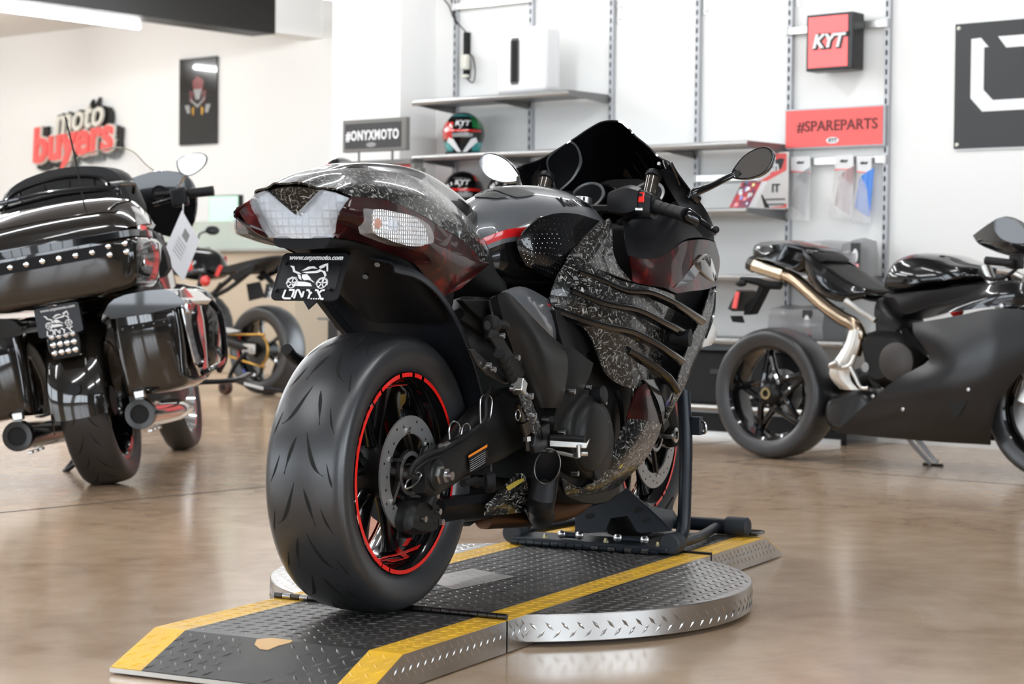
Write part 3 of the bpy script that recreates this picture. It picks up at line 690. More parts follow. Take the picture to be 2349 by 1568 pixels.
for cx_, cy_, a0 in ((.070, .042, 0), (-.070, .042, 90), (-.070, -.042, 180), (.070, -.042, 270)):
    for k in range(5):
        a = RAD(a0+k*22.5); ol.append(plate_pt(cx_+.014*cos(a), cy_+.014*sin(a)))
MB().prism(ol, -pn*.005).build('plate_frame', K['plastic'], ph, bevel=.0015)
MB().prism([plate_pt(a, b, .0006) for a, b in ((-.075, -.030), (.072, -.030), (.072, .030), (-.075, .030))], pn*.0006).build('plate_insert', K['black'], ph)
MB().loft([[plate_pt(a, b, -.006) for a, b in ((-.05, .02), (.05, .02), (.05, -.04), (-.05, -.04))], [plate_pt(a, b, -.05)+V((.02, 0, .03)) for a, b in ((-.05, .05), (.05, .05), (.04, -.01), (-.04, -.01))]], 1, 1).build('plate_bracket', K['plastic'], ph)
MB().prism([plate_pt(.0, -.056, -.004), plate_pt(.035, -.056, -.004), plate_pt(.018, -.076, -.004)], pn*.004).build('bracket_tip', K['plastic'], ph)
for a, b in ((-.066, .030), (.066, .031), (.060, -.030), (-.072, -.034)):
    MB().cyl(plate_pt(a, b), plate_pt(a, b, .007), .0042, n=12).build('plate_screw', K['black'], ph)
def plate_print(root, size=1.0, depth=.0012, fp=plate_pt, hh=.0013, url=True):
    """web address, line-art motorcycle and block logotype, as printed on the dealer plate"""
    M = frame_m(fp(0, 0, hh), px, py)
    if url:
        t = text_mb('www.onyxmoto.com', .0155, depth, .0004, .18, sx=1.0).xf(M @ Matrix.Translation((.004, .0435, 0))); t.build('plate_address', K['print'], root)
    art = MB(); D = depth
    def pl(*p): art.prism([(a*.001, b*.001, 0) for a, b in p], (0, 0, D))
    def arc(cx0, cy0, r, w, a0, a1, n=14):
        for i in range(n):
            b0, b1 = RAD(a0+(a1-a0)*i/n), RAD(a0+(a1-a0)*(i+1)/n)
            pl(*[(cx0+q*cos(b), cy0+q*sin(b)) for q, b in ((r, b0), (r+w, b0), (r+w, b1), (r, b1))])
    for wx in (-38, 36):
        arc(wx, -17, 13.5, 1.0, -20, 190); arc(wx, -17, 10.6, 1.8, 0, 360, 22)
        for k in range(5):
            a = k*1.257+.3; pl((wx+2*cos(a+.5), -17+2*sin(a+.5)), (wx+10.8*cos(a+.12), -17+10.8*sin(a+.12)), (wx+10.8*cos(a-.12), -17+10.8*sin(a-.12)), (wx+2*cos(a-.5), -17+2*sin(a-.5)))
    pl((-54, 24), (-44, 23), (-38, 12), (-26, 8), (-20, 4), (-30, 5), (-42, 9), (-47, 18))
    pl((-22, 12), (-8, 22), (6, 23), (16, 17), (2, 18), (-10, 14)); pl((-20, 9), (14, 12), (22, 16), (30, 13), (18, 7), (-8, 6))
    pl((18, 22), (30, 28), (38, 30), (43, 12), (40, 11), (35, 25), (30, 20), (22, 17)); pl((26, 12), (36, 12), (42, 2), (39, -2), (33, 7))
    pl((38, 4), (41, 4), (38, -16), (35, -16)); pl((-30, 4), (-22, 2), (-16, -10), (-24, -6)); pl((-18, 3), (-6, 4), (4, -4), (10, -12), (0, -9), (-10, -10), (-17, -4))
    pl((-26, -13), (-6, -14), (8, -17), (14, -24), (-16, -24), (-36, -23)); pl((4, -8), (12, -14), (18, -15), (9, -9)); pl((-52, -8), (-42, -2), (-28, -3), (-36, -5), (-46, -9))
    art.xf(M); art.build('plate_artwork', K['print'], root)
    lg = MB(); lw = 4.2
    def seg(*p):
        for (a, b), (c, d) in zip(p, p[1:]):
            L = hypot(c-a, d-b); nx, ny = -(d-b)/L*lw/2, (c-a)/L*lw/2
            lg.prism([((q)*.001, (r)*.001, 0) for q, r in ((a+nx, b+ny), (a-nx, b-ny), (c-nx, d-ny), (c+nx, d+ny))], (0, 0, D))
    seg((-49, -33), (-51, -50), (-46, -53), (-30, -53)); seg((-40, -33), (-27, -33), (-28, -50))
    seg((-22, -53), (-21, -33), (-16, -33), (-3, -50), (-3, -36)); seg((3, -33), (9, -33), (14, -41), (13, -53)); seg((18, -38), (14, -42))
    seg((24, -33), (30, -33), (44, -53), (50, -53)); seg((48, -33), (41, -33), (34, -41))
    for k in range(4): lg.bx(.019+.006*k, .022+.006*k, -.0545, -.0515, 0, D)
    lg.xf(M); lg.build('plate_logotype', K['print'], root)
plate_print(ph)
# rear rails, spools and folded passenger pegs on both sides
rb = thing_part('rear_subframe', hb)
for sg in (-1, 1):
    MB().tube([(.16, sg*.125, .66), (.24, sg*.132, .63), (.32, sg*.14, .60), (.42, sg*.145, .56)], .016, 8, 4).build('rail', K['frame'], rb)
    if sg > 0: MB().tube([(-.16, sg*.085, .745), (.0, sg*.11, .66), (.12, sg*.125, .60)], .013, 6, 3).build('strut', K['plastic'], rb)
    q = V((.185, sg*.194, .638)); a = V((-.86, sg*-.35, -.08)).normalized()
    MB().lathe([(0, .0), (.014, .0), (.02, .004), (.023, .012), (.023, .022), (.018, .027), (.012, .028), (0, .028)], q-a*.02, a, 24).build('spool', K['rubber'], rb)
    MB().lathe([(0, .0285), (.011, .0285), (.011, .026)], q-a*.02, a, 16).build('spool_insert', K['alu'], rb)
    MB().cyl(q-a*.022, q-a*.0225-V((0, 0, .0)), .01, n=8).build('spool_back', K['black'], rb)
    MB().tube([q-a*.02, q-a*.045+V((0, 0, -.008)), (.26, sg*.15, .61)], .012, 8, 3).build('spool_bracket', K['engine'], rb)
    if sg < 0:
        MB().prism([(0.152,-0.215,0.629),(0.178,-0.215,0.628),(0.218,-0.215,0.603),(0.326,-0.215,0.524),(0.305,-0.215,0.510),(0.269,-0.215,0.518),(0.224,-0.215,0.540),(0.184,-0.215,0.556),(0.179,-0.215,0.586),(0.144,-0.215,0.611)], (0, .008, 0)).build('peg_plate', K['engine'], rb, bevel=.002)
        MB().prism([(-0.010,-0.245,0.589),(0.011,-0.245,0.588),(0.182,-0.245,0.510),(0.165,-0.245,0.505),(0.074,-0.245,0.530),(0.028,-0.245,0.553)], (0, .006, 0)).build('heel_guard', K['darksteel'], rb, bevel=.0015)
        MB().tube([(0.109,-0.255,0.577),(0.144,-0.255,0.547),(0.179,-0.255,0.516)], [.0125, .0125, .0125], 12, 3).build('passenger_peg', K['rubber'], rb)
        for i in range(5):
            p = V((0.115,-0.255,0.572)).lerp(V((0.175,-0.255,0.520)), i/4); d_ = V((0.175,-0.255,0.520))-V((0.115,-0.255,0.572)); d_.normalize()
            MB().cyl(p-d_*.002, p+d_*.002, .0142, n=12).build('peg_rib', K['rubber'], rb)
        MB().box(V((0.231,-0.245,0.498)), (.03, .03, .032), .1, .5).build('peg_knuckle', K['alu'], rb, bevel=.003)
        for p in ((0.063,-0.256,0.552), (0.086,-0.256,0.542), (0.187,-0.226,0.614), (0.266,-0.226,0.562), (0.168,-0.262,0.497)):
            MB().cyl(V(p)+V((0, .006, 0)), V(p)-V((0, .003, 0)), .0065, n=12).build('bolt', K['steel'], rb)
    else:
        MB().tube([(.06, .27, .575), (.11, .275, .55), (.19, .24, .52)], [.014, .014, .014], 10, 3).build('passenger_peg', K['rubber'], rb)
        MB().tube([(.19, .24, .52), (.27, .17, .52)], .016, 8, 1).build('peg_bracket', K['engine'], rb)
# ---- seat, tank
st = ring_x
SE = [ring_x(.18, [(0, .915), (.05, .91), (.08, .89), (.09, .84), (.08, .80), (0, .79)]), ring_x(.28, [(0, .89), (.05, .885), (.085, .86), (.098, .79), (.085, .75), (0, .745)]),
      ring_x(.37, [(0, .862), (.05, .856), (.082, .832), (.098, .765), (.09, .715), (0, .71)]), ring_x(.44, [(0, .845), (.048, .84), (.078, .815), (.096, .745), (.095, .70), (0, .70)]), ring_x(.50, [(0, .835), (.04, .832), (.06, .81), (.075, .75), (.07, .71), (0, .71)])]
MB().loft(SE, 5, 4).build('rider_seat', K['seat'], hb, sharp=70)
tank = thing_part('fuel_tank', hb)
TK = [(.37, .875, .075, .838, .77), (.41, .905, .112, .858, .76), (.47, .930, .124, .866, .75), (.55, .955, .136, .870, .74), (.65, .975, .148, .874, .73), (.76, .984, .160, .876, .73), (.85, .984, .168, .878, .74), (.92, .974, .166, .874, .76), (.98, .968, .140, .868, .78), (1.02, .955, .10, .858, .79)]
secs = []
for x, zt, w, zm, zl in TK:
    secs.append(ring_x(x, [(0, zt), (.34*w, zt-.010), (.62*w, zt-.034), (.85*w, zt-.070), (w, zm), (w*.985, zm-.028), (w*.965, zm-.045), (w*.9, zl), (w*.5, zl-.03), (0, zl-.035)]))
tm = MB()
R_ = [crc(r, 4) for r in secs]; n_ = len(R_[0])
Cc = [cr([R_[i][j] for i in range(len(R_))], 6) for j in range(n_)]
Gt = [[Cc[j][i] for j in range(n_)] for i in range(len(Cc[0]))]
mt_ = len(Gt)
for i in range(mt_-1):
    for j in range(n_):
        k = (j+1) % n_
        jj = min(j, n_-1-j)
        tm.cur = 0 if jj < 16 else (1 if jj < 19 and i < 30 else (0 if jj < 21 else 2))
        tm.add([Gt[i][j], Gt[i][k], Gt[i+1][k], Gt[i+1][j]], [(0, 1, 2, 3)])
tm.cur = 0
tm.add(Gt[0], [tuple(range(n_))]); tm.add(Gt[-1], [tuple(range(n_))])
tk_o = tm.build('tank_shell', [K['grey'], K['redpaint'], K['gloss']], tank, sharp=75)
from mathutils.bvhtree import BVHTree
def bvh_of(o): return BVHTree.FromPolygons([v.co for v in o.data.vertices], [list(p.vertices) for p in o.data.polygons])
tb = bvh_of(tk_o)
def drape(mb, tree, d, off=.0015):
    d = V(d).normalized(); vs = []
    for p in mb.v:
        hit = tree.ray_cast(V(p)+d*.4, -d)
        vs.append(tuple(hit[0]+(hit[1] if hit[1].dot(d) > 0 else -hit[1])*off) if hit[0] else p)
    mb.v = vs; return mb
# tank pad facing the rider, side grip pads, lettering
pr1 = [[(0.590,0.050,0.951),(0.588,0.050,0.937),(0.588,0.050,0.915)], [(0.610,0.020,0.961),(0.610,0.020,0.940),(0.616,0.020,0.912)], [(0.632,-0.030,0.964),(0.620,-0.030,0.945),(0.584,-0.030,0.920)], [(0.648,-0.080,0.967),(0.614,-0.075,0.950),(0.582,-0.060,0.929)]]
drape(MB().patch(pr1, 4, 4), tb, (-.62, -.25, .74), .003).build('tank_pad', K['seat'], tank, recalc=False)
pr2 = [[(0.588,0.050,0.913),(0.591,0.050,0.891),(0.587,0.045,0.870)], [(0.599,0.020,0.907),(0.592,0.020,0.885),(0.584,0.025,0.864)], [(0.587,-0.050,0.919),(0.589,-0.030,0.895),(0.581,-0.015,0.877)]]
drape(MB().patch(pr2, 4, 4), tb, (-.7, -.25, .6), .003).build('tank_pad', K['seat'], tank, recalc=False)
gp = [[(0.498,-0.165,0.891),(0.448,-0.150,0.858),(0.432,-0.140,0.825),(0.442,-0.140,0.803),(0.465,-0.145,0.776)], [(0.571,-0.178,0.904),(0.507,-0.175,0.863),(0.479,-0.168,0.828),(0.476,-0.165,0.795),(0.507,-0.160,0.760)], [(0.662,-0.190,0.905),(0.589,-0.190,0.863),(0.544,-0.188,0.830),(0.524,-0.182,0.789),(0.526,-0.172,0.749)], [(0.785,-0.196,0.892),(0.696,-0.198,0.855),(0.619,-0.198,0.819),(0.573,-0.194,0.777),(0.545,-0.184,0.743)]]
gm = MB().patch(gp, 5, 4, .006)
both(gm, 'knee_grip_pad', K['gloss'], tank, sharp=50)
nub = MB(); GP = [cr(r, 3) for r in gp]; GP = [[p for p in cr([GP[i][j] for i in range(4)], 4)] for j in range(len(GP[0]))]
for j in range(1, len(GP)-1):
    for i in range(1, len(GP[0])-1):
        p = GP[j][i]; nub.ball(p+V((-.001, -.0015, 0)), (.0017, .0016, .0017), 8, 4)
o_ = nub.build('grip_nubs', K['gloss'], tank); o_['kind'] = 'stuff'
o_ = nub.mirror().build('grip_nubs', K['gloss'], tank); o_['kind'] = 'stuff'
t_ = text_mb('Kawasaki', .050, .001, .0022, 0, sx=1.25)
t_.v = [(.835+x*.92, -.112+y*.55, .938+y*.7) for x, y, z in t_.v]
lt = drape(t_, tb, (.0, -.75, .66), .0012); lt.build('tank_lettering', K['gloss'], tank, recalc=False)
lt2 = MB(); lt2.v = [(a[0], -a[1], a[2]) for a in lt.v]; lt2.f = [q[::-1] for q in lt.f]; lt2.mi = list(lt.mi)

# ---- chassis
ch = thing_part('frame', hb)
def panel(name, pts, mtl, root, th=.008, bevel=.002, mirror=True, **k):
    m = MB().prism(pts, (0, th, 0))
    if mirror: return both(m, name, mtl, root, bevel=bevel, **k)
    return m.build(name, mtl, root, bevel=bevel, **k)
fr = [[(0.231,-0.165,0.693),(0.270,-0.170,0.696),(0.370,-0.185,0.638),(0.454,-0.192,0.596),(0.516,-0.195,0.569)], [(0.226,-0.178,0.655),(0.282,-0.190,0.653),(0.344,-0.205,0.602),(0.417,-0.210,0.559),(0.505,-0.210,0.546)], [(0.285,-0.178,0.604),(0.325,-0.192,0.592),(0.362,-0.208,0.551),(0.414,-0.212,0.513),(0.503,-0.210,0.515)], [(0.344,-0.176,0.545),(0.365,-0.190,0.535),(0.381,-0.205,0.509),(0.424,-0.210,0.482),(0.491,-0.208,0.473)], [(0.425,-0.175,0.487),(0.428,-0.185,0.478),(0.420,-0.198,0.469),(0.441,-0.202,0.448),(0.475,-0.202,0.441)]]
both(MB().patch(fr, 4, 4, .03), 'frame_spar', K['frame'], ch, sharp=50)
q_ = [V(p)+V((0, -.003, .001)) for p in fr[0]]; both(MB().tube(q_, .0035, 6, 4), 'spar_edge', K['frame'], ch)
q_ = [V(r[-1])+V((.001, -.003, 0)) for r in fr]; both(MB().tube(q_, .0035, 6, 4), 'spar_edge', K['frame'], ch)
q_ = [V(r[0])+V((-.001, -.003, 0)) for r in fr]; both(MB().tube(q_, .0035, 6, 4), 'spar_edge', K['frame'], ch)
panel('rear_spar_plate', [(0.126,-0.155,0.694),(0.255,-0.155,0.694),(0.273,-0.155,0.654),(0.335,-0.155,0.599),(0.274,-0.155,0.613),(0.225,-0.155,0.648),(0.164,-0.155,0.674)], K['frame'], ch, .02)
pv = [[(0.505,-0.200,0.577),(0.544,-0.205,0.576),(0.648,-0.215,0.536)], [(0.516,-0.205,0.525),(0.560,-0.210,0.523),(0.631,-0.215,0.512)], [(0.502,-0.203,0.467),(0.541,-0.210,0.466),(0.602,-0.213,0.484)], [(0.472,-0.200,0.437),(0.521,-0.208,0.430),(0.574,-0.210,0.446)], [(0.467,-0.195,0.385),(0.515,-0.200,0.382),(0.566,-0.205,0.387)]]
both(MB().patch(pv, 4, 4, .03), 'pivot_plate', K['frame'], ch, sharp=50)
panel('frame_cover', [(0.482,-0.218,0.670),(0.613,-0.218,0.645),(0.653,-0.218,0.617),(0.693,-0.218,0.579),(0.642,-0.218,0.539),(0.526,-0.218,0.580),(0.503,-0.218,0.615)], K['black'], ch, .02)
sc_ = [[(0.295,-0.165,0.712),(0.399,-0.170,0.720),(0.525,-0.185,0.686)], [(0.296,-0.168,0.699),(0.372,-0.196,0.688),(0.510,-0.198,0.656)], [(0.363,-0.178,0.655),(0.406,-0.205,0.644),(0.510,-0.203,0.622)], [(0.429,-0.190,0.618),(0.455,-0.198,0.605),(0.510,-0.200,0.598)]]
both(MB().patch(sc_, 5, 5, .006), 'side_cover', K['grey'], ch, sharp=50)
both(MB().patch([[(0.365,-0.181,0.711),(0.413,-0.190,0.693),(0.492,-0.198,0.676)], [(0.393,-0.180,0.713),(0.436,-0.190,0.696),(0.499,-0.197,0.681)]], 2, 4, .001), 'side_cover_stripe', K['redpaint'], ch)
def oval(c, rx, rz, n=18): return [(c[0]+rx*cos(2*pi*i/n)+rz*.25*sin(2*pi*i/n), c[1], c[2]+rz*sin(2*pi*i/n)) for i in range(n)]
for c in ((0.430,-0.219,0.526), (0.595,-0.218,0.522)): MB().prism(oval(c, .017, .022), (0, .004, 0)).build('frame_hole', K['darkslot'], ch)
def bolts(lst, root, mt='steel', name='bolt'):
    for p, r in lst:
        MB().lathe([(0, .006), (r*.45, .006), (r*.5, .003), (r*.62, .006), (r*.95, .0055), (r, .002), (r, -.012), (0, -.012)], p, (0, -1, 0), 14).build(name, K[mt], root)
bolts([((0.479,-0.216,0.562), .0085), ((0.454,-0.212,0.460), .0085), ((0.511,-0.213,0.418), .013), ((0.580,-0.220,0.470), .008), ((0.552,-0.215,0.422), .006), ((0.459,-0.210,0.409), .009), ((0.629,-0.225,0.535), .006), ((0.619,-0.225,0.516), .006), ((0.313,-0.235,0.472), .008), ((0.331,-0.235,0.425), .008)], ch)
# shock and its spring, brake master cylinder, rearset plate
sh = thing_part('rear_shock', hb)
for k in range(3):
    MB().tube([(.30+.03*cos(a), -.02+.03*sin(a), .47+.016*k+.016*a/6.28) for a in [i*2*pi/16 for i in range(17)]], .006, 8, 1).build('spring_coil', K['alu'], sh)
MB().cyl((.30, -.02, .44), (.32, -.02, .58), .018, n=14).build('damper', K['darksteel'], sh)
for i in range(2): MB().tube([(0.319,-0.060,0.439),(0.350,-0.060,0.441),(0.386,-0.060,0.440)], .0062, 8, 2).xf(Matrix.Translation((0, 0, -.018*i))).build('spring_coil', K['alu'], sh)
MB().box((0.354,-0.060,0.453), (.05, .03, .008)).build('adjuster', K['alu'], sh, bevel=.002)
rs = thing_part('rearset', hb)
MB().prism([(0.244,-0.232,0.491),(0.292,-0.232,0.491),(0.332,-0.232,0.456),(0.382,-0.232,0.392),(0.399,-0.232,0.365),(0.367,-0.232,0.357),(0.323,-0.232,0.406),(0.272,-0.232,0.459)], (0, .007, 0)).build('heel_plate', K['carbon'], rs, bevel=.0015)
MB().prism([(0.356,-0.232,0.393),(0.427,-0.232,0.403),(0.428,-0.232,0.368),(0.419,-0.232,0.333),(0.348,-0.232,0.336),(0.339,-0.232,0.354)], (0, .014, 0)).build('peg_bracket', K['frame'], rs, bevel=.003)
MB().cyl((0.293,-0.215,0.457), (0.312,-0.215,0.416), .012, n=12).cyl((0.312,-0.215,0.416), (0.331,-0.215,0.389), .017, n=14).cyl((0.331,-0.215,0.389), (0.341,-0.215,0.343), .006, n=8).build('brake_master_cylinder', K['darksteel'], rs)
MB().hexn((0.336,-0.215,0.377), (0.338,-0.215,0.366), .010).build('rod_nut', K['steel'], rs)
MB().tube([V((0.258,-0.230,0.431))+V((.012*cos(a), 0, .012*sin(a))) for a in [i*pi/4 for i in range(8)]], .0016, 6, 3, closed=True).build('hose_ring', K['steel'], rs)
pegA, pegB = V((0.417,-0.235,0.358)), V((0.431,-0.325,0.357))
MB().prism([pegA+V((0, 0, -.011)), pegB+V((0, 0, -.011)), pegB+V((.004, -.006, .012)), pegB+V((0, 0, .004)), pegA+V((0, 0, .006))], (.022, .008, 0)).build('footpeg', K['alu'], rs, bevel=.003)
MB().tube([pegA+V((.01, 0, .010)), (pegA+pegB)/2+V((.01, 0, .011)), pegB+V((.012, .01, .010))], .011, 10, 4, flat=.7).build('peg_rubber', K['rubber'], rs)
MB().cyl((0.419,-0.310,0.355), (0.422,-0.310,0.326), .005, n=10).build('peg_feeler', K['alu'], rs)
MB().tube([(0.412,-0.240,0.338),(0.459,-0.250,0.329),(0.514,-0.265,0.317)], [.007, .009, .008], 8, 3, flat=.6).build('brake_pedal', K['alu'], rs)
MB().tube([(0.485,-0.270,0.324),(0.482,-0.285,0.328),(0.492,-0.300,0.328)], .006, 8, 2).build('pedal_tip', K['alu'], rs)

# ---- engine and exhaust
en = thing_part('engine', hb)
MB().loft([ring_x(x, [(0, zt), (w*.8, zt), (w, zt-.05), (w, zb+.06), (w*.8, zb), (0, zb)]) for x, zt, zb, w in ((.52, .58, .26, .17), (.62, .66, .20, .20), (.80, .70, .17, .20), (.95, .72, .18, .19), (1.05, .68, .24, .17))], 2, 2).build('crankcase', K['engine'], en, sharp=50)
cc_ = V((0.614,-0.262,0.361))
cp = [((0.588,-0.235,0.464)), ((0.645,-0.235,0.455)), ((0.720,-0.235,0.426)), ((0.762,-0.235,0.368)), ((0.766,-0.235,0.319)), ((0.738,-0.235,0.271)), ((0.677,-0.235,0.251)), ((0.606,-0.235,0.264)), ((0.542,-0.235,0.303)), ((0.495,-0.235,0.369)), ((0.504,-0.235,0.416)), ((0.543,-0.235,0.445))]
def shrink(P, c, k, dy): return [(c[0]+(p[0]-c[0])*k, p[1]+dy, c[2]+(p[2]-c[2])*k) for p in P]
ccc = V((sum(p[0] for p in cp)/12, 0, sum(p[2] for p in cp)/12))
MB().loft([shrink(cp, ccc, 1.02, .05), cp, shrink(cp, ccc, .98, -.012), shrink(cp, ccc, .93, -.018)], 2, 3).build('clutch_cover', K['engine'], en, sharp=50)
dc = V((cc_.x-.005, -.252, cc_.z))
MB().lathe([(.088, 0), (.086, .012), (.080, .020), (.06, .026), (.0, .028)], dc, (0, -1, 0), 40).build('clutch_dome', K['engine'], en)
MB().cyl((0.650,-0.240,0.458), V((0.650,-0.240,0.458))+V((0, -.035, .004)), .022, n=20).build('oil_filler_cap', K['black'], en, bevel=.004)
MB().cyl((0.652,-0.240,0.269), V((0.652,-0.240,0.269))+V((0, -.02, 0)), .02, n=20).build('oil_sight_glass', K['black'], en, bevel=.003)
bolts([((0.515,-0.250,0.474), .007), ((0.609,-0.250,0.480), .006), ((0.460,-0.250,0.379), .006), ((0.705,-0.250,0.438), .006), ((0.540,-0.250,0.275), .007), ((0.654,-0.262,0.344), .005), ((0.692,-0.262,0.390), .005)], en)
MB().tube([(0.724,-0.190,0.544),(0.798,-0.190,0.514),(0.862,-0.190,0.478),(0.905,-0.190,0.448)], .007, 8, 4).build('coolant_hose', K['rubber'], en)
MB().tube([(0.864,-0.210,0.462),(0.899,-0.210,0.421),(0.912,-0.210,0.352),(0.903,-0.210,0.297)], .006, 8, 4).build('wire_loom', K['rubber'], en)
ex = thing_part('exhaust', hb)
e0, e1, e2 = V((0.407,-0.235,0.302)), V((0.412,-0.225,0.250)), V((0.444,-0.200,0.196))
v1, v2 = V((.10, -.06, .99)).normalized()*.043, V((.42, -.90, .05)).normalized()*.0315
def slash(k, off): return [e0+off+(v1*cos(a)+v2*sin(a))*k for a in [i*2*pi/24 for i in range(24)]]
pth = cr([e1, e2, (.62, -.12, .155)], 5)
def prng(c, d, r):
    d = V(d).normalized(); u2 = v2.normalized(); u2 = (u2-d*u2.dot(d)).normalized(); u1 = u2.cross(d)
    if u1.dot(v1) < 0: u1 = -u1
    return [V(c)+(u1*cos(a)+u2*sin(a))*r for a in [i*2*pi/24 for i in range(24)]]
secp = [slash(1, V((0, 0, 0)))]+[prng(pth[i], pth[min(i+1, len(pth)-1)]-pth[max(i-1, 0)], .033) for i in range(2, len(pth))]
mp_ = MB()
for a, b in zip(secp, secp[1:]): mp_.add(list(a)+list(b), [(i, (i+1) % 24, 24+(i+1) % 24, 24+i) for i in range(24)])
mp_.build('slash_cut_pipe', K['black'], ex, recalc=False, sharp=60); mp_.mirror().build('slash_cut_pipe', K['black'], ex, recalc=False, sharp=60)
inn = MB(); s0_, s1_ = slash(.93, V((.001, .001, 0))), slash(.8, V((.03, .02, -.03)))
inn.add(s0_+s1_, [(i, (i+1) % 24, 24+(i+1) % 24, 24+i) for i in range(24)]+[tuple(range(24, 48))]); inn.build('pipe_bore', K['darkslot'], ex, recalc=False); inn.mirror().build('pipe_bore', K['darkslot'], ex, recalc=False)
MB().tube(slash(.97, V((0, 0, 0))), .0022, 6, 1, closed=True).build('pipe_lip', K['darksteel'], ex)
MB().tube([(.42, -.06, .17), (.62, -.10, .16), (.80, -.13, .17), (.98, -.12, .24), (1.06, -.10, .36)], .03, 14, 5).build('header_pipe', K['copper'], ex)
MB().tube([(.42, .06, .17), (.62, .10, .16), (.80, .13, .17), (.98, .12, .24), (1.06, .10, .36)], .03, 14, 5).build('header_pipe', K['copper'], ex)
MB().tube([(.12, 0, .20), (.3, 0, .185), (.45, 0, .17)], .03, 10, 2).build('collector', K['darksteel'], ex)
MB().tube([(0.407,-0.180,0.194),(0.426,-0.180,0.180),(0.469,-0.180,0.171),(0.542,-0.180,0.171)], .0035, 6, 4).build('pipe_clamp', K['steel'], ex)
# ---- bodywork
fa = thing_part('fairing', hb)
uc = [[(0.856,-0.190,0.902),(0.783,-0.192,0.882),(0.690,-0.197,0.847),(0.608,-0.202,0.815),(0.567,-0.206,0.794)], [(0.853,-0.196,0.897),(0.807,-0.206,0.863),(0.741,-0.215,0.829),(0.681,-0.222,0.800),(0.647,-0.228,0.777)], [(0.857,-0.198,0.890),(0.838,-0.208,0.853),(0.822,-0.218,0.814),(0.827,-0.232,0.778),(0.863,-0.252,0.742)]]
both(MB().patch(uc, 5, 4, .004), 'upper_side_panel', K['carbon'], fa, sharp=60)
mc = [[(0.567,-0.206,0.790),(0.646,-0.231,0.775),(0.739,-0.256,0.746),(0.818,-0.270,0.734),(0.949,-0.278,0.724),(1.108,-0.270,0.706)],
      [(0.509,-0.200,0.737),(0.575,-0.238,0.719),(0.674,-0.264,0.693),(0.811,-0.276,0.679),(0.995,-0.272,0.662),(1.140,-0.258,0.668)],
      [(0.501,-0.196,0.680),(0.581,-0.236,0.654),(0.680,-0.262,0.633),(0.822,-0.272,0.618),(0.982,-0.266,0.600),(1.113,-0.252,0.613)],
      [(0.607,-0.236,0.629),(0.651,-0.246,0.594),(0.722,-0.256,0.571),(0.847,-0.262,0.557),(0.958,-0.258,0.542),(1.072,-0.248,0.555)],
      [(0.706,-0.240,0.528),(0.739,-0.245,0.499),(0.794,-0.250,0.479),(0.867,-0.255,0.467),(0.968,-0.255,0.457),(1.078,-0.245,0.506)]]
both(MB().patch(mc, 5, 5, .004), 'side_panel', K['carbon'], fa, sharp=60)
for bl in ([(0.587,-0.226,0.770),(0.673,-0.252,0.749),(0.765,-0.276,0.725),(0.877,-0.298,0.720),(1.013,-0.312,0.692),(1.134,-0.315,0.663),(1.220,-0.312,0.643)],
           [(0.541,-0.228,0.724),(0.600,-0.250,0.706),(0.675,-0.272,0.690),(0.808,-0.294,0.676),(0.938,-0.309,0.644),(1.044,-0.314,0.621),(1.125,-0.312,0.601)],
           [(0.498,-0.206,0.677),(0.576,-0.244,0.654),(0.685,-0.268,0.635),(0.797,-0.286,0.621),(0.915,-0.302,0.588),(1.015,-0.308,0.558),(1.089,-0.306,0.538)],
           [(0.805,-0.268,0.575),(0.857,-0.276,0.559),(0.910,-0.288,0.538),(0.966,-0.298,0.514),(1.002,-0.302,0.499),(1.042,-0.302,0.477),(1.069,-0.300,0.462)]):
    q = [V(p) for p in bl]
    m = MB().patch([[p for p in q], [p+V((0, -.006, -.004)) for p in q], [p+V((0, -.004, -.012)) for p in q], [p+V((.004, .012, -.020)) for p in q]], 3, 5, .002)
    both(m, 'vent_blade', K['gloss'], fa, sharp=50)
both(MB().patch([[(1.135,-0.262,0.710),(1.269,-0.262,0.717),(1.406,-0.262,0.723)], [(1.160,-0.250,0.665),(1.268,-0.250,0.666),(1.349,-0.260,0.644)], [(1.127,-0.245,0.609),(1.206,-0.250,0.602),(1.252,-0.265,0.586)], [(1.089,-0.240,0.540),(1.145,-0.250,0.533),(1.190,-0.270,0.526)], [(1.091,-0.240,0.470),(1.132,-0.250,0.463),(1.138,-0.270,0.455)]], 3, 3, .004), 'radiator_duct', K['plastic'], fa)
rim_i = [(1.337,-0.288,0.723),(1.230,-0.302,0.644),(1.155,-0.304,0.591),(1.094,-0.303,0.528),(1.064,-0.297,0.462),(1.034,-0.282,0.385)]
rim_o = [(1.371,-0.288,0.722),(1.343,-0.293,0.652),(1.277,-0.296,0.588),(1.194,-0.296,0.521),(1.143,-0.292,0.463),(1.050,-0.278,0.378)]
rim_b = [(p[0]+.10, p[1]+.06, p[2]) for p in rim_o]
both(MB().patch([rim_i, rim_o, rim_b], 4, 4, .004), 'front_edge_panel', K['carbon'], fa, sharp=60)
rc = [[(0.869,-0.240,0.804),(0.909,-0.250,0.798),(0.988,-0.262,0.798),(1.076,-0.268,0.820),(1.173,-0.270,0.848),(1.324,-0.268,0.857),(1.420,-0.264,0.851)],
      [(0.863,-0.248,0.773),(0.903,-0.266,0.764),(0.977,-0.278,0.760),(1.068,-0.284,0.770),(1.183,-0.282,0.785),(1.329,-0.276,0.796),(1.446,-0.268,0.798)],
      [(0.863,-0.252,0.739),(0.903,-0.274,0.730),(0.987,-0.288,0.724),(1.048,-0.294,0.711),(1.140,-0.296,0.715),(1.268,-0.290,0.719),(1.378,-0.284,0.729)]]
both(MB().patch(rc, 5, 4, .004), 'upper_cowl', K['candy'], fa, sharp=60)
e3 = [V(r[-1]) for r in rc]
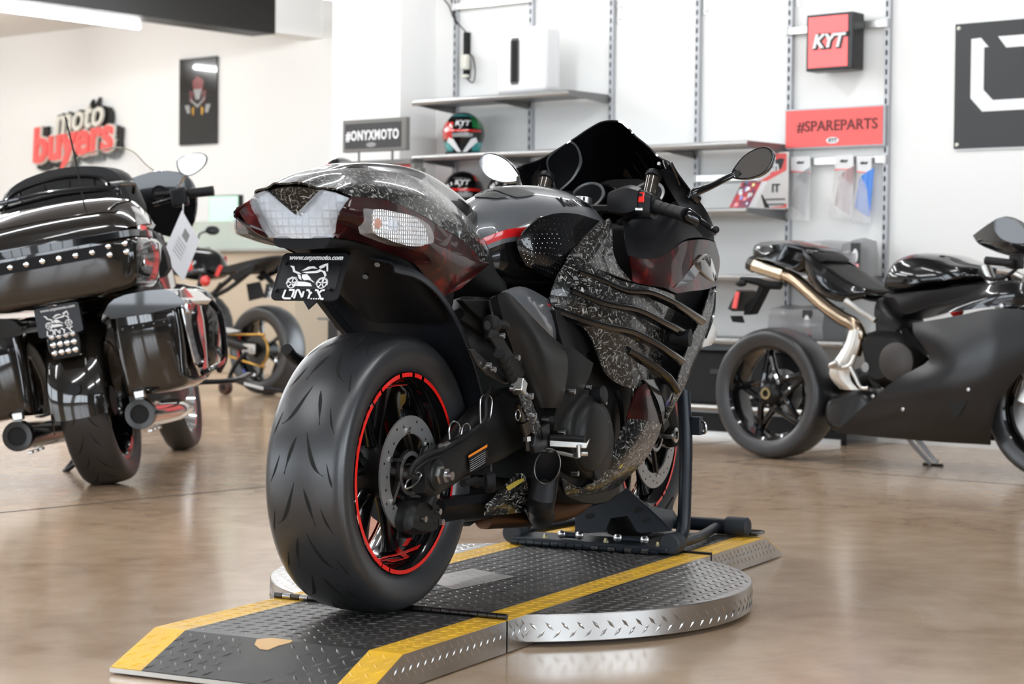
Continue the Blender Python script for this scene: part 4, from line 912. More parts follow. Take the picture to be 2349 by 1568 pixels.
ns = [[p for p in e3]+[V(rim_o[i]) for i in (1, 2, 3, 4, 5)]]
NC = [(1.72, .965), (1.80, .86), (1.80, .74), (1.74, .62), (1.66, .54), (1.55, .47), (1.42, .40), (1.26, .33)]
def nose_col(p, c): return [tuple(p), tuple(V(p).lerp(V((c[0], -.10, c[1])), .5)+V((0, .012, 0))), (c[0]-.03, -.085, c[1]), (c[0], 0, c[1])]
cols = [nose_col(p, c) for p, c in zip(ns[0], NC)]
both(MB().patch(cols[:5], 4, 4, .004), 'nose_cowl', K['gloss'], fa, sharp=60)
# headlamp on the nose side, its brown stands for the mirrored floor
hp = [(1.200,-0.284,0.790),(1.235,-0.284,0.804),(1.283,-0.283,0.817),(1.335,-0.280,0.813),(1.374,-0.277,0.785),(1.398,-0.276,0.755),(1.378,-0.280,0.735),(1.294,-0.286,0.753),(1.238,-0.286,0.771)]
hc = V((sum(p[0] for p in hp)/9, sum(p[1] for p in hp)/9, sum(p[2] for p in hp)/9))
both(MB().loft([hp, [tuple(V(p)+V((0, -.004, 0))) for p in hp], [tuple(V(p).lerp(hc, .12)+V((0, -.008, 0))) for p in hp]], 1, 2), 'position_lamp', K['lampglass'] if 'lampglass' in K else K['smoke'], fa)
both(MB().patch([[(1.039,-0.298,0.725),(1.113,-0.292,0.749),(1.192,-0.288,0.783),(1.250,-0.286,0.805)], [(1.117,-0.298,0.732),(1.184,-0.295,0.747),(1.226,-0.290,0.762),(1.272,-0.288,0.779)]], 2, 3, .001), 'cowl_flash', K['grey'], fa)  # grey band paints the white wall's reflection onto the cowl
# cockpit inner cowl
io = [(1.179,-0.232,1.063),(1.204,-0.240,1.035),(1.257,-0.250,0.999),(1.300,-0.258,0.971),(1.357,-0.266,0.928),(1.424,-0.266,0.873)]
ib = [(1.236,-0.175,1.045),(1.247,-0.190,1.006),(1.261,-0.208,0.967),(1.277,-0.228,0.929),(1.290,-0.245,0.899),(1.307,-0.258,0.864)]
both(MB().patch([io, [tuple((V(a)+V(b))/2+V((.02, -.008, 0))) for a, b in zip(io, ib)], ib], 3, 4, .004), 'cockpit_wing', K['black'], fa, sharp=60)
lo_ = [(0.872,-0.240,0.806),(0.930,-0.252,0.799),(1.001,-0.263,0.800),(1.088,-0.268,0.822),(1.176,-0.270,0.853),(1.297,-0.268,0.863),(1.419,-0.264,0.857)]
l2 = [(0.945,-0.200,0.836),(1.002,-0.215,0.833),(1.057,-0.232,0.838),(1.123,-0.242,0.860),(1.202,-0.248,0.883),(1.306,-0.258,0.882),(1.417,-0.262,0.873)]
l3 = [(1.088,-0.130,0.906),(1.154,-0.140,0.908),(1.214,-0.160,0.915),(1.258,-0.180,0.941),(1.293,-0.198,0.963),(1.306,-0.225,0.954),(1.359,-0.250,0.920)]
both(MB().patch([lo_, l2, l3], 4, 4, .004), 'cockpit_tray', K['black'], fa, sharp=60)
MB().bx(1.22, 1.5, -.16, .16, .70, .90).build('cockpit_floor', K['plastic'], fa, bevel=.02)
# windscreen
hs = [(1.294, 0, 1.191), (1.290, -.032, 1.186), (1.275, -.064, 1.166), (1.257, -.092, 1.143), (1.243, -.133, 1.115), (1.212, -.182, 1.080), (1.189, -.218, 1.066), (1.172, -.235, 1.054)]
def ms(r): return [(a[0], -a[1], a[2]) for a in r[1:][::-1]]+list(r)
r0 = ms(hs)
r1 = [(p[0]+.13-.25*abs(p[1]), p[1]*.98, p[2]-.060+.05*abs(p[1])) for p in r0]
r2 = [(p[0]+.28-.75*abs(p[1]), p[1]*.90, p[2]-.155+.28*abs(p[1])) for p in r0]
r3 = [(p[0]+.38-1.1*abs(p[1]), p[1]*.78, .95-.3*abs(p[1])) for p in r0]
MB().patch([r0, r1, r2, r3], 5, 4, .004).build('windscreen', K['smoke'], fa, sharp=80)
for p in ((1.192,-0.190,1.058), (1.253,0.190,1.051)): MB().cyl(V(p), V(p)+V((-.006, 0, .002)), .005, n=10).build('screen_bolt', K['steel'], fa)
# lower fairing
lf = [[(0.873,-0.262,0.459),(0.900,-0.265,0.473),(0.922,-0.268,0.478)], [(0.846,-0.258,0.425),(0.908,-0.272,0.423),(0.978,-0.270,0.413)], [(0.836,-0.252,0.391),(0.909,-0.272,0.383),(1.032,-0.268,0.368)]]
both(MB().patch(lf, 4, 4, .004), 'lower_cowl_flash', K['candy'], fa, sharp=60)
lf2 = [[(0.836,-0.252,0.391),(0.909,-0.272,0.383),(1.032,-0.268,0.368)], [(0.779,-0.245,0.326),(0.859,-0.266,0.330),(1.017,-0.260,0.327)], [(0.728,-0.238,0.286),(0.808,-0.252,0.281),(0.977,-0.245,0.279)], [(0.707,-0.225,0.246),(0.786,-0.232,0.240),(0.915,-0.225,0.237)], [(0.641,-0.210,0.231),(0.740,-0.205,0.211),(0.886,-0.195,0.206)], [(0.552,-0.200,0.266),(0.605,-0.190,0.218),(0.749,-0.165,0.184)]]
both(MB().patch(lf2, 4, 4, .004), 'lower_cowl', K['carbon'], fa, sharp=60)
both(MB().patch([[(0.904,-0.268,0.488),(0.947,-0.276,0.460),(0.989,-0.280,0.419),(1.028,-0.277,0.365)], [(0.980,-0.268,0.485),(1.010,-0.276,0.452),(1.038,-0.280,0.411),(1.050,-0.279,0.379)]], 3, 4, .004), 'cowl_strap', K['gloss'], fa, sharp=60)
both(MB().patch([[(0.252,-0.150,0.218),(0.294,-0.160,0.245),(0.357,-0.175,0.287)], [(0.243,-0.155,0.209),(0.319,-0.165,0.225),(0.398,-0.180,0.275)], [(0.268,-0.140,0.196),(0.372,-0.150,0.190),(0.452,-0.165,0.187)]], 4, 4, .004), 'belly_pan_tail', K['carbon'], fa, sharp=60)
both(MB().patch([[(0.305,-0.177,0.259),(0.354,-0.181,0.270),(0.386,-0.183,0.273)], [(0.317,-0.178,0.249),(0.354,-0.181,0.258),(0.390,-0.183,0.267)]], 2, 3, .0008), 'belly_sticker', mat('faded_yellow_sticker', (.35, .26, .04), .5), fa)
both(MB().patch([[(0.752,-0.243,0.279),(0.785,-0.250,0.283),(0.817,-0.255,0.280)], [(0.760,-0.243,0.271),(0.791,-0.249,0.267),(0.809,-0.253,0.270)]], 2, 3, .0008), 'cowl_sticker', mat('yellow_round_sticker', (.45, .33, .03), .5), fa)
MB().loft([ring_x(x, [(0, zt), (w, zt), (w, zb+.03), (w*.6, zb), (0, zb)]) for x, zt, zb, w in ((.14, .24, .175, .10), (.34, .24, .17, .13), (.56, .22, .16, .13))], 2, 2).build('belly_pan_floor', K['black'], fa)
MB().lathe([(0, 0), (.016, 0), (.02, .004), (.022, .05), (.024, .058), (.0, .058)], (1.078,-0.270,0.593), (.12, -1, 0), 24).build('frame_slider', K['rubber'], fa)
MB().lathe([(0, 0), (.016, 0), (.02, .004), (.022, .05), (.024, .058), (.0, .058)], [a if i != 1 else -a for i, a in enumerate((1.078,-0.270,0.593))], (.12, 1, 0), 24).build('frame_slider', K['rubber'], fa)
both(MB().patch([[(1.326,-0.292,0.637),(1.287,-0.292,0.595),(1.276,-0.288,0.562)], [(1.340,-0.300,0.616),(1.307,-0.305,0.595),(1.294,-0.295,0.565)], [(1.363,-0.298,0.596),(1.347,-0.300,0.585),(1.327,-0.295,0.567)]], 3, 3, .006), 'front_turn_signal', K['milky'], fa)
bolts([((0.597,-0.226,0.801), .007), ((0.490,-0.215,0.692), .008), ((1.094,-0.262,0.614), .006)], fa)

# ---- cockpit
ck = thing_part('cockpit', hb)
for y0 in (.088, -.095):
    c = V((1.345, y0, .972)); a = V((-.78, 0, .62)).normalized()
    MB().lathe([(.0, 0), (.046, 0), (.046, .012), (.0, .012)], c, a, 32).build('gauge_face', K['black'], ck)
    MB().lathe([(.044, .008), (.052, .008), (.052, .016), (.044, .016)], c, a, 32, closed=True).build('gauge_ring', K['alu'], ck)
MB().loft([[(1.40, y*s, .965+z) for y, z, s in ((.13, -.02, 1), (.13, .03, 1), (.06, .062, 1), (0, .066, 1), (.06, .062, -1), (.13, .03, -1), (.13, -.02, -1), (0, -.03, 1))], [(1.50, y*s, .985+z) for y, z, s in ((.14, -.02, 1), (.14, .03, 1), (.07, .05, 1), (0, .055, 1), (.07, .05, -1), (.14, .03, -1), (.14, -.02, -1), (0, -.03, 1))]], 2, 3).build('instrument_hood', K['gloss'], ck)
MB().cyl((1.10, 0, .935), (1.105, 0, .965), .028, n=24).build('steering_stem_nut', K['alu'], ck)
MB().loft([[(x, y, z) for x, z in ((1.07, .925), (1.16, .925), (1.16, .945), (1.07, .945))] for y in (-.14, -.05, .05, .14)], 2, 1).build('top_yoke', K['engine'], ck, bevel=.004)
MB().cyl((1.045, -.02, .935), (1.05, -.02, .965), .013, n=16).build('ignition_key_barrel', K['steel'], ck)
for sg in (-1, 1):
    def P(p): return V((p[0], -sg*p[1], p[2]))
    hbr = thing_part('handlebar', ck)
    g0, g1, g2 = P((1.013,-0.245,0.938)), P((0.942,-0.365,0.912)), P((0.959,-0.392,0.896))
    cl = V((1.12, sg*.107, .90)); d = (g1-g0).normalized()
    MB().tube([cl, cl+(g0-cl)*.6+V((0, 0, .004)), g0, g1], .011, 10, 4).build('clip_on_bar', K['black'], hbr)
    MB().lathe([(.012, 0), (.027, .0), (.028, .006), (.019, .012), (.0175, .03), (.0168, .06), (.0175, .1), (.018, (g1-g0).length), (.012, (g1-g0).length)], g0, d, 24).build('grip', K['rubber'], hbr)
    for i in range(3): MB().lathe([(.0176, 0), (.0186, .001), (.0176, .002)], g0.lerp(g1, .35+.2*i), d, 20).build('grip_ring', K['rubber'], hbr)
    MB().lathe([(0, 0), (.019, .0), (.020, .004), (.016, .036), (.013, .040), (0, .040)], g1, (g2-g1).normalized(), 20).build('bar_end', K['gloss'], hbr)
    MB().lathe([(0, .0405), (.006, .0405), (.006, .04)], g1, (g2-g1).normalized(), 12).build('bar_end_bolt', K['steel'], hbr)
    s0, s1 = P((0.999,-0.210,0.947)), P((1.010,-0.250,0.935))
    MB().loft([[s0+V((a, 0, b)) for a, b in ((-.02, -.028), (.018, -.028), (.024, .0), (.018, .026), (-.018, .03), (-.026, 0))], [s0.lerp(s1, .5)+V((a, 0, b)) for a, b in ((-.026, -.032), (.024, -.032), (.03, .0), (.024, .03), (-.022, .034), (-.032, 0))], [s1+V((a, 0, b)) for a, b in ((-.022, -.028), (.022, -.028), (.028, .0), (.022, .026), (-.02, .03), (-.028, 0))]], 3, 3).build('switch_housing', K['black'], hbr)
    if sg < 0:
        MB().box(s0.lerp(s1, .45)+V((-.026, 0, .017)), (.008, .016, .028), .15, .35).build('kill_switch', K['red'], hbr, bevel=.002)
        MB().box(s0.lerp(s1, .45)+V((-.033, .004, -.014)), (.008, .022, .010), .1).build('starter_button', K['alu'], hbr, bevel=.003)
        MB().cyl(s0+V((-.025, .008, -.004)), s0+V((-.03, .008, -.004)), .005, n=12).build('switch_screw', K['steel'], hbr)
    mcy = P((0.991,-0.165,0.954))
    MB().loft([[mcy+V((a, sg*-.03, b)) for a, b in ((-.02, -.03), (.03, -.03), (.03, .02), (-.02, .016))], [mcy+V((a, sg*.02, b)) for a, b in ((-.026, -.036), (.036, -.036), (.036, .032), (-.02, .03))], [mcy+V((a, sg*.055, b)) for a, b in ((-.02, -.026), (.03, -.026), (.03, .026), (-.018, .022))]], 3, 2).build('master_cylinder', K['black'], hbr)
    rp = P((1.188,-0.162,0.995)); rt = P((1.212,-0.162,1.022))
    MB().cyl(rp-V((0, 0, .02)), rt, .019, .0195, n=20).build('fluid_reservoir', K['resv'] if 'resv' in K else K['darksteel'], hbr)
    MB().cyl(rt, rt+(rt-rp).normalized()*.017, .0235, n=10).build('reservoir_cap', K['black'], hbr, bevel=.002)
    MB().tube([rp-V((0, 0, .018)), rp+V((-.02, 0, -.03)), mcy+V((.03, sg*.03, .02))], .005, 8, 4).build('reservoir_hose', K['rubber'], hbr)
    lv0, lv1 = s1+V((.055, 0, .006)), P((1.071,-0.400,0.877))
    MB().tube([s0+V((.03, 0, .0)), lv0, lv0.lerp(lv1, .5)+V((.03, 0, .004)), lv1+V((.02, sg*-.02, .004)), lv1], [.009, .009, .0075, .0065, .0065], 8, 5).build('lever', K['gloss'], hbr)
    MB().ball(lv1, .010, 12, 8).build('lever_tip', K['black'], hbr)
    # mirrors
    mr_ = thing_part('mirror', ck)
    mo = [P(p) for p in [(1.370,-0.324,1.034),(1.370,-0.336,1.058),(1.370,-0.362,1.087),(1.370,-0.396,1.106),(1.370,-0.426,1.111),(1.370,-0.444,1.103),(1.370,-0.452,1.083),(1.370,-0.439,1.055),(1.370,-0.415,1.036),(1.370,-0.380,1.026),(1.370,-0.347,1.026)]]
    mo = [V((1.385-.10*(abs(p.y)-.32), p.y, p.z)) for p in mo]
    cen = sum(mo, V((0, 0, 0)))/len(mo)
    MB().loft([[cen+(p-cen)*.97+V((-.002, 0, 0)) for p in mo], [cen+(p-cen)*1.03 for p in mo], [cen+(p-cen)*.98+V((.022, 0, -.002)) for p in mo], [cen+(p-cen)*.7+V((.042, 0, -.004)) for p in mo]], 3, 3).build('mirror_housing', K['gloss'], mr_)
    MB().prism(crc([cen+(p-cen)*.93+V((-.0035, 0, 0)) for p in mo], 4), (.001, 0, 0)).build('mirror_glass', K['mirror'], mr_, sharp=80)
    m0 = P((1.253,-0.262,0.980)); m1 = P([(1.370,-0.328,1.036)][0])
    MB().tube([m0+V((.03, 0, -.012)), m0, m0.lerp(m1, .5)+V((0, 0, -.004)), m1+V((.012, 0, 0)), m1+V((.02, sg*.02, .004))], [.016, .013, .0095, .009, .008], 10, 5).build('mirror_stem', K['gloss'], mr_)

# ---- front end
fw = thing_part('front_wheel', hb)
_, sf2 = tyre(fw, FX, .302, .061, .222)
grooves(fw, sf2, .061, 9, ((.0, .10, .42, .62, .0028, .10), (.55, .2, .92, .6, .002, -.02)))
rim(fw, FX, .222, .046, 5, .22)
for s in (-1, 1):
    for a0, a1 in ((-.9, .9), (-1.02, -.93), (-1.3, -1.06), (-1.75, -1.36), (1.0, 2.2), (2.25, 4.2)):
        m = MB(); ring_sector(m, FX, .2135, .2225, s*.0505, a0, a1, 20); m.build('rim_stripe', K['red'], fw, recalc=False)
disc(fw, FX, -.068, .112, .155, holes=30); disc(fw, FX, .068, .112, .155, holes=8)
MB().cyl(FX+V((0, -.125, 0)), FX+V((0, .125, 0)), .012, n=14).build('axle', K['steel'], fw)
fk = thing_part('front_fork', hb)
rk = V((-.40, 0, .9165)).normalized()
for sg in (-1, 1):
    b0 = V((FX.x+.03, sg*.107, .302)); 
    MB().cyl(b0-rk*.03, b0+rk*.36, .025, .027, n=18).build('fork_slider', K['engine'], fk)
    MB().cyl(b0+rk*.34, b0+rk*.74, .0285, n=20).build('fork_tube', K['forktube'] if 'forktube' in K else K['darksteel'], fk)
    MB().cyl(b0+rk*.70, b0+rk*.715, .031, n=20).build('fork_cap', K['alu'], fk)
    MB().lathe([(.010, 0), (.020, 0), (.022, .006), (.012, .008)], V((FX.x, sg*.128, .302)), (0, sg, 0), 20).build('axle_ring', K['steel'], fk)
    MB().prism([(FX.x-.10, sg*.085, .40), (FX.x-.06, sg*.085, .48), (FX.x-.02, sg*.085, .47), (FX.x-.05, sg*.085, .37), (FX.x-.02, sg*.085, .33), (FX.x-.07, sg*.085, .31)], (0, sg*.04, 0)).build('brake_caliper', K['engine'], fk, bevel=.006)
G = []
for i in range(9):
    a = RAD(35+i*15); r = .318
    G.append([(FX.x+(r-.03)*cos(a), -.072, FZ+(r-.03)*sin(a)), (FX.x+r*cos(a), -.055, FZ+r*sin(a)), (FX.x+(r+.012)*cos(a), 0, FZ+(r+.012)*sin(a)), (FX.x+r*cos(a), .055, FZ+r*sin(a)), (FX.x+(r-.03)*cos(a), .072, FZ+(r-.03)*sin(a))])
MB().patch(G, 2, 3, .004).build('front_fender', K['gloss'], fk)
# ------------------------------------------------------------------ front wheel chock on the turntable
K['chock'] = mat('blue_black_powdercoat', (.012, .016, .022), .4, .2, bump=(250, .1, .0006))
K['cap'] = mat('rubber_end_cap', (.02, .024, .03), .6)
wc = thing('wheel_chock', 'dark tubular wheel chock clamping the front wheel of the carbon motorcycle', 'wheel chock', (0, .0131, PH+.0024), .00967)
for sg in (-1, 1):
    pts = [(1.195, sg*.24, .030), (1.25, sg*.24, .034), (1.275, sg*.24, .075), (1.282, sg*.24, .16), (1.285, sg*.24, .30), (1.30, sg*.225, .44)]
    MB().tube(pts, .0185, 14, 4).build('upright_tube', K['chock'], wc)
    MB().lathe([(0, 0), (.024, .0), (.0285, .005), (.029, .05), (.027, .056), (.019, .056)], (1.172, sg*.24, .030), (1, 0, 0), 24).build('end_cap', K['cap'], wc)
    MB().tube([(1.22, sg*.24, .026), (1.4, sg*.235, .024), (1.64, sg*.2, .026)], .014, 10, 3).build('side_tube', K['chock'], wc)
    MB().box((1.292, sg*.268, .345), (.022, .03, .05)).build('clamp_block', K['chock'], wc, bevel=.003)
    MB().tube([(1.292, sg*.28, .36), (1.285, sg*.295, .352), (1.288, sg*.296, .33), (1.292, sg*.282, .325)], .004, 8, 4).build('clamp_ring', K['steel'], wc)
    MB().lathe([(0, 0), (.022, .0), (.0275, .005), (.028, .062), (.026, .068), (.016, .068)], (1.650, sg*.296, .030), (0, -sg, 0), 24).build('end_cap', K['cap'], wc)
MB().tube([(1.650, -.25, .030), (1.650, 0, .030), (1.650, .25, .030)], .020, 14, 1).build('front_tube', K['chock'], wc)
MB().bx(1.165, 1.30, -.235, .235, .004, .022).build('cross_plate', K['chock'], wc, bevel=.003)
for k in range(18): MB().cyl((1.156, -.212+k*.0247, .008), (1.156, -.190+k*.0247, .008), .0065, n=8).build('hinge_knuckle', K['chock'] if k not in (1, 3, 5, 7) else K['steel'], wc)
for y in (.135, -.05, -.205): MB().hexn((1.178, y, .022), (1.178, y, .028), .008).cyl((1.178, y, .028), (1.178, y, .034), .005, n=8).build('plate_bolt', mat('zinc_bolt', (.6, .55, .35), .3, 1) if 'zinc' not in K else K['zinc'], wc)
cr_ = [(1.185,0.048,0.104),(1.185,0.013,0.111),(1.185,-0.059,0.137),(1.185,-0.106,0.174),(1.185,-0.162,0.133),(1.185,-0.214,0.092),(1.185,-0.240,0.065),(1.185,-0.189,0.058),(1.185,-0.140,0.055),(1.185,-0.111,0.098),(1.185,-0.059,0.089),(1.185,-0.044,0.049),(1.185,0.006,0.043),(1.185,0.047,0.043)]
MB().prism(cr_, (.006, 0, 0)).build('cradle_plate', K['chock'], wc)
fl_ = [(1.185,-0.165,0.131),(1.185,-0.241,0.067)]+[(1.300,-0.210,0.092),(1.300,-0.200,0.107)]
MB().prism([fl_[0], fl_[1], fl_[2], fl_[3]], (0, .005, 0)).build('cradle_flange', K['chock'], wc)
for a in ([(1.184,0.013,0.087),(1.184,-0.007,0.095)], [(1.184,-0.135,0.115),(1.184,-0.150,0.118)], [(1.184,-0.158,0.088),(1.184,-0.176,0.091)]):
    c = (V(a[0])+V(a[1]))/2
    MB().prism([(c.x, c.y+.013*cos(t), c.z+.008*sin(t)-.004*cos(t)) for t in [i*pi/8 for i in range(16)]], (-.001, 0, 0)).build('lightening_hole', K['darkslot'], wc)
for y0, y1 in ((.085, .03), (-.085, -.165)):
    MB().cyl((1.188, y0, .034), (1.188, y1, .034), .009, n=12).build('pivot_pin', K['chock'], wc)
    for y in (y0, y1): MB().lathe([(0, 0), (.012, 0), (.012, .004), (.006, .008), (0, .009)], (1.180, y, .036), (-1, 0, 0), 14).build('pin_head', K['steel'], wc)
for sg in (-1, 1):
    MB().prism([(1.36, sg*.075, .03), (1.58, sg*.075, .03), (1.60, sg*.075, .11), (1.50, sg*.075, .06), (1.38, sg*.075, .12)], (0, sg*.006, 0)).build('cradle_side', K['chock'], wc)
# small handheld left on the far ramp
phn = thing('smartphone', 'black smartphone lying flat on the black far ramp behind the wheel chock', 'phone', (0, .0131, PH+.0026), .00967)
MB().prism([(1.64, -.178, .0), (1.71, -.178, .0), (1.71, -.318, .0), (1.64, -.318, .0)], (0, 0, .011)).xf(Matrix.Translation((.02, .0, .002))).build('phone_body', K['gloss'], phn, bevel=.003)
MB().prism([(1.645, -.184, .0115), (1.705, -.184, .0115), (1.705, -.312, .0115), (1.645, -.312, .0115)], (0, 0, .0006)).xf(Matrix.Translation((.02, .0, .002))).build('phone_screen', mat('phone_glass', (.008, .01, .012), .05, 0, 1), phn)
MB().tube([(1.6575, -.245, .0065), (1.6575, -.255, .0065)], .002, 8, 1).build('phone_port', mat('port_blue', (.02, .06, .15), .4), phn)
# ------------------------------------------------------------------ slotted wall system and what hangs on it
K['signred'] = mat('sign_red', (.88, .13, .12), .45)
K['signtext'] = mat('sign_dark_red', (.13, .02, .02), .5)
K['signblack'] = mat('sign_black', (.014, .014, .014), .35)
K['ivory'] = mat('ivory_plastic', (.75, .73, .65), .5)
K['kioskgrey'] = mat('kiosk_grey', (.16, .155, .145), .5)
K['teal'] = mat('helmet_teal', (.06, .42, .42), .2, 0, 1)
K['green'] = mat('helmet_green', (.01, .2, .05), .2, 0, 1)
K['hred'] = mat('helmet_red', (.6, .02, .015), .2, 0, 1)
K['hblue'] = mat('helmet_blue', (.02, .05, .35), .2, 0, 1)
K['hyel'] = mat('helmet_yellow', (.6, .5, .03), .2, 0, 1)
K['hgrey'] = mat('helmet_grey', (.3, .3, .3), .2, 0, 1)
K['poly'] = mat('clear_bag', (.8, .8, .8), .15, 0, .3, alpha=.28)
K['polyd'] = mat('grey_bag', (.35, .35, .36), .2, 0, .5, alpha=.6)
def wtext(txt, size, s, t, z, root, name, mtl, bold=0, shear=0, sx=1, rot=0, depth=.003, sp=1.0):
    m = text_mb(txt, size, depth, bold, shear, sx=sx, sp=sp); c, q = cos(rot), sin(rot)
    m.v = [(s+x*c-y*q, t+k, z+x*q+y*c) for x, y, k in m.v]
    return m.build(name, K[mtl] if isinstance(mtl, str) else mtl, root)
for i, s in enumerate((0, .6, 1.2, 1.8, 2.4, 2.99)):
    nm = ('leftmost slotted grey upright beside the white column', 'slotted grey upright behind the white speaker box', 'slotted grey upright at the right end of the top shelf', 'slotted grey upright between the top shelf and the brochures', 'slotted grey upright left of the red spare-parts sign', 'rightmost slotted grey upright beside the black wall sign')[i]
    e = wthing('shelf_upright', nm, 'upright', (s, 0, 0), 'slotted uprights on the wall')
    m = MB(); m.bx(s-.014, s+.014, .001, .029, .17, CEIL-.02); m.build('post', K['upright'], e)
    sl = MB()
    for k in range(61): sl.bx(s-.0075, s+.0015, .0292, .0308, .20+k*.05, .228+k*.05)
    o = sl.build('slots', K['darkslot'], e); o['kind'] = 'stuff'
    if i >= 2:
        zb = 2.36
        MB().bx(s+.016, s+.05, .001, .006, zb-.06, zb+.06).build('wall_bracket', K['alu'], e, bevel=.001)
        for dz in (-.038, .038): MB().cyl((s+.034, .006, zb+dz), (s+.034, .011, zb+dz), .011, n=12).build('bracket_screw', K['white'], e)
def shelf(s0, s1, z, d, label, group='grey steel wall shelves'):
    e = wthing('wall_shelf', label, 'shelf', ((s0+s1)/2, .03, z), group)
    MB().bx(s0+.004, s1-.004, .032, d-.01, z-.018, z-.002).build('shelf_board', K['shelf'], e)
    MB().prism([(s0, d-.012, z), (s0, d, z-.004), (s0, d+.004, z-.018), (s0, d-.002, z-.034), (s0, d-.012, z-.036)], (s1-s0, 0, 0)).build('front_lip', K['shelflip'], e, bevel=.002)
    n = max(1, round((s1-s0)/.6))
    for k in range(n+1):
        s = s0+(s1-s0)*k/n; s = min(max(s, s0+.002), s1-.002)
        MB().prism([(s-.002, .032, z-.004), (s-.002, d-.012, z-.004), (s-.002, d-.012, z-.030), (s-.002, .032, z-.058)], (.004, 0, 0)).build('shelf_bracket', K['shelf'], e)
K['shelflip'] = mat('grey_shelf_edge', (.36, .36, .35), .3, .7)
shelf(0, 1.19, 1.895, .41, 'short grey steel top shelf carrying the white speaker box')
shelf(0, 2.39, 1.565, .41, 'long grey steel shelf carrying the teal and red race helmet')
shelf(0, 2.39, 1.215, .41, 'grey steel shelf carrying brochures and the black red helmet')
shelf(0, 2.98, .865, .41, 'grey steel shelf carrying grey bagged packages behind the black sport bike')
shelf(0, 2.98, .53, .41, 'lowest grey steel shelf above the dark floor stock')
base = wthing('low_display_plinth', 'low grey base shelf with silver front rail near the floor', 'shelf', (1.49, .03, .0))
MB().bx(0, 2.98, .03, .40, .13, .165).build('base_board', K['shelf'], base)
MB().tube([(0, .41, .16), (1.5, .41, .16), (2.98, .41, .16)], .016, 10, 1).build('front_rail', K['alu'], base)
MB().bx(0, 2.98, .36, .37, .0, .13).build('kick_plate', K['black'], base)
MB().bx(0.02, 2.96, .37, .385, .0, .03).build('floor_strip', K['alu'], base)
for i, s in enumerate((.2, 1.02, 1.84)):
    e = wthing('storage_bin', ('black fabric storage bin at the far left under the shelves', 'black fabric storage bin in the middle under the shelves', 'black fabric storage bin behind the rear wheel of the black sport bike')[i], 'bin', (s+.37, .2, .166), 'black bins on the base shelf')
    MB().bx(s, s+.74, .06, .36, .166, .45).build('bin_body', mat('black_fabric', (.012, .012, .014), .8), e, bevel=.02)
    MB().bx(s+.3, s+.42, .356, .364, .33, .36).build('bin_handle', K['signblack'], e, bevel=.004)
    MB().tube([(s+.5, .372, .21), (s+.6, .372, .225), (s+.7, .372, .23)], .008, 6, 1).build('bin_rod', K['alu'], e)
def rail(s0, s1, z, label):
    e = wthing('cross_rail', label, 'rail', ((s0+s1)/2, .03, z), 'flat cross rails between uprights')
    MB().bx(s0, s1, .031, .043, z-.02, z+.02).build('bar', K['alu'], e, bevel=.003)
    for s in (s0+.01, s1-.01): MB().bx(s-.008, s+.008, .031, .05, z-.022, z+.022).build('rail_hook', K['white'], e)
rail(-.012, .62, 2.49, 'pale flat cross rail above the white speaker box')
rail(2.38, 3.0, 2.165, 'flat cross rail behind the small red square sign')
rail(2.38, 3.0, 1.465, 'flat cross rail holding the hanging visor bags')
rail(1.79, 2.39, 1.395, 'flat cross rail behind the folded brochure')
# white speaker box
e = wthing('speaker_box', 'glossy white speaker box with a dark central slot on the top shelf', 'speaker', (.775, .25, 1.896))
MB().bx(.585, .955, .17, .33, 1.898, 2.285).build('cabinet', mat('gloss_white', (.85, .85, .85), .15, 0, .6), e, bevel=.035, seg=4)
MB().prism([(.735+.035*a, .3295, 2.085+.135*b) for a, b in ((-1, -.85), (-.7, -1), (.7, -1), (1, -.85), (1, .85), (.7, 1), (-.7, 1), (-1, .85))], (0, .004, 0)).build('slot_frame', mat('slot_grey', (.09, .09, .09), .4), e, bevel=.002)
MB().bx(.712, .758, .333, .3345, 1.965, 2.205).build('slot', K['darkslot'], e)
e = wthing('power_adapter', 'black power strip with ivory adapters plugged in beside the upright', 'adapter', (.11, .03, 2.0))
MB().bx(.075, .105, .001, .04, 2.05, 2.33).build('power_strip', K['black'], e, bevel=.004)
MB().bx(.085, .135, .04, .075, 2.10, 2.19).build('adapter', K['ivory'], e, bevel=.006)
MB().bx(.09, .13, .04, .07, 2.05, 2.07).build('plug', K['ivory'], e, bevel=.003)
MB().tube([(.12, .05, 2.2), (.165, .05, 2.17), (.185, .05, 2.08), (.16, .04, 2.02), (.12, .04, 2.04), (.10, .04, 2.07)], .004, 6, 5).build('cord', K['rubber'], e)
MB().tube([(.09, .03, 2.33), (.0, .04, 2.42), (-.05, .03, 2.50), (-.12, .03, 2.6), (-.16, .02, 2.9)], .004, 6, 5).build('cord', K['rubber'], e)
MB().tube([(.02, .04, 2.38), (-.01, .04, 2.47), (-.03, .03, 2.54), (-.06, .03, 2.9)], .005, 6, 5).build('cord', K['rubber'], e)

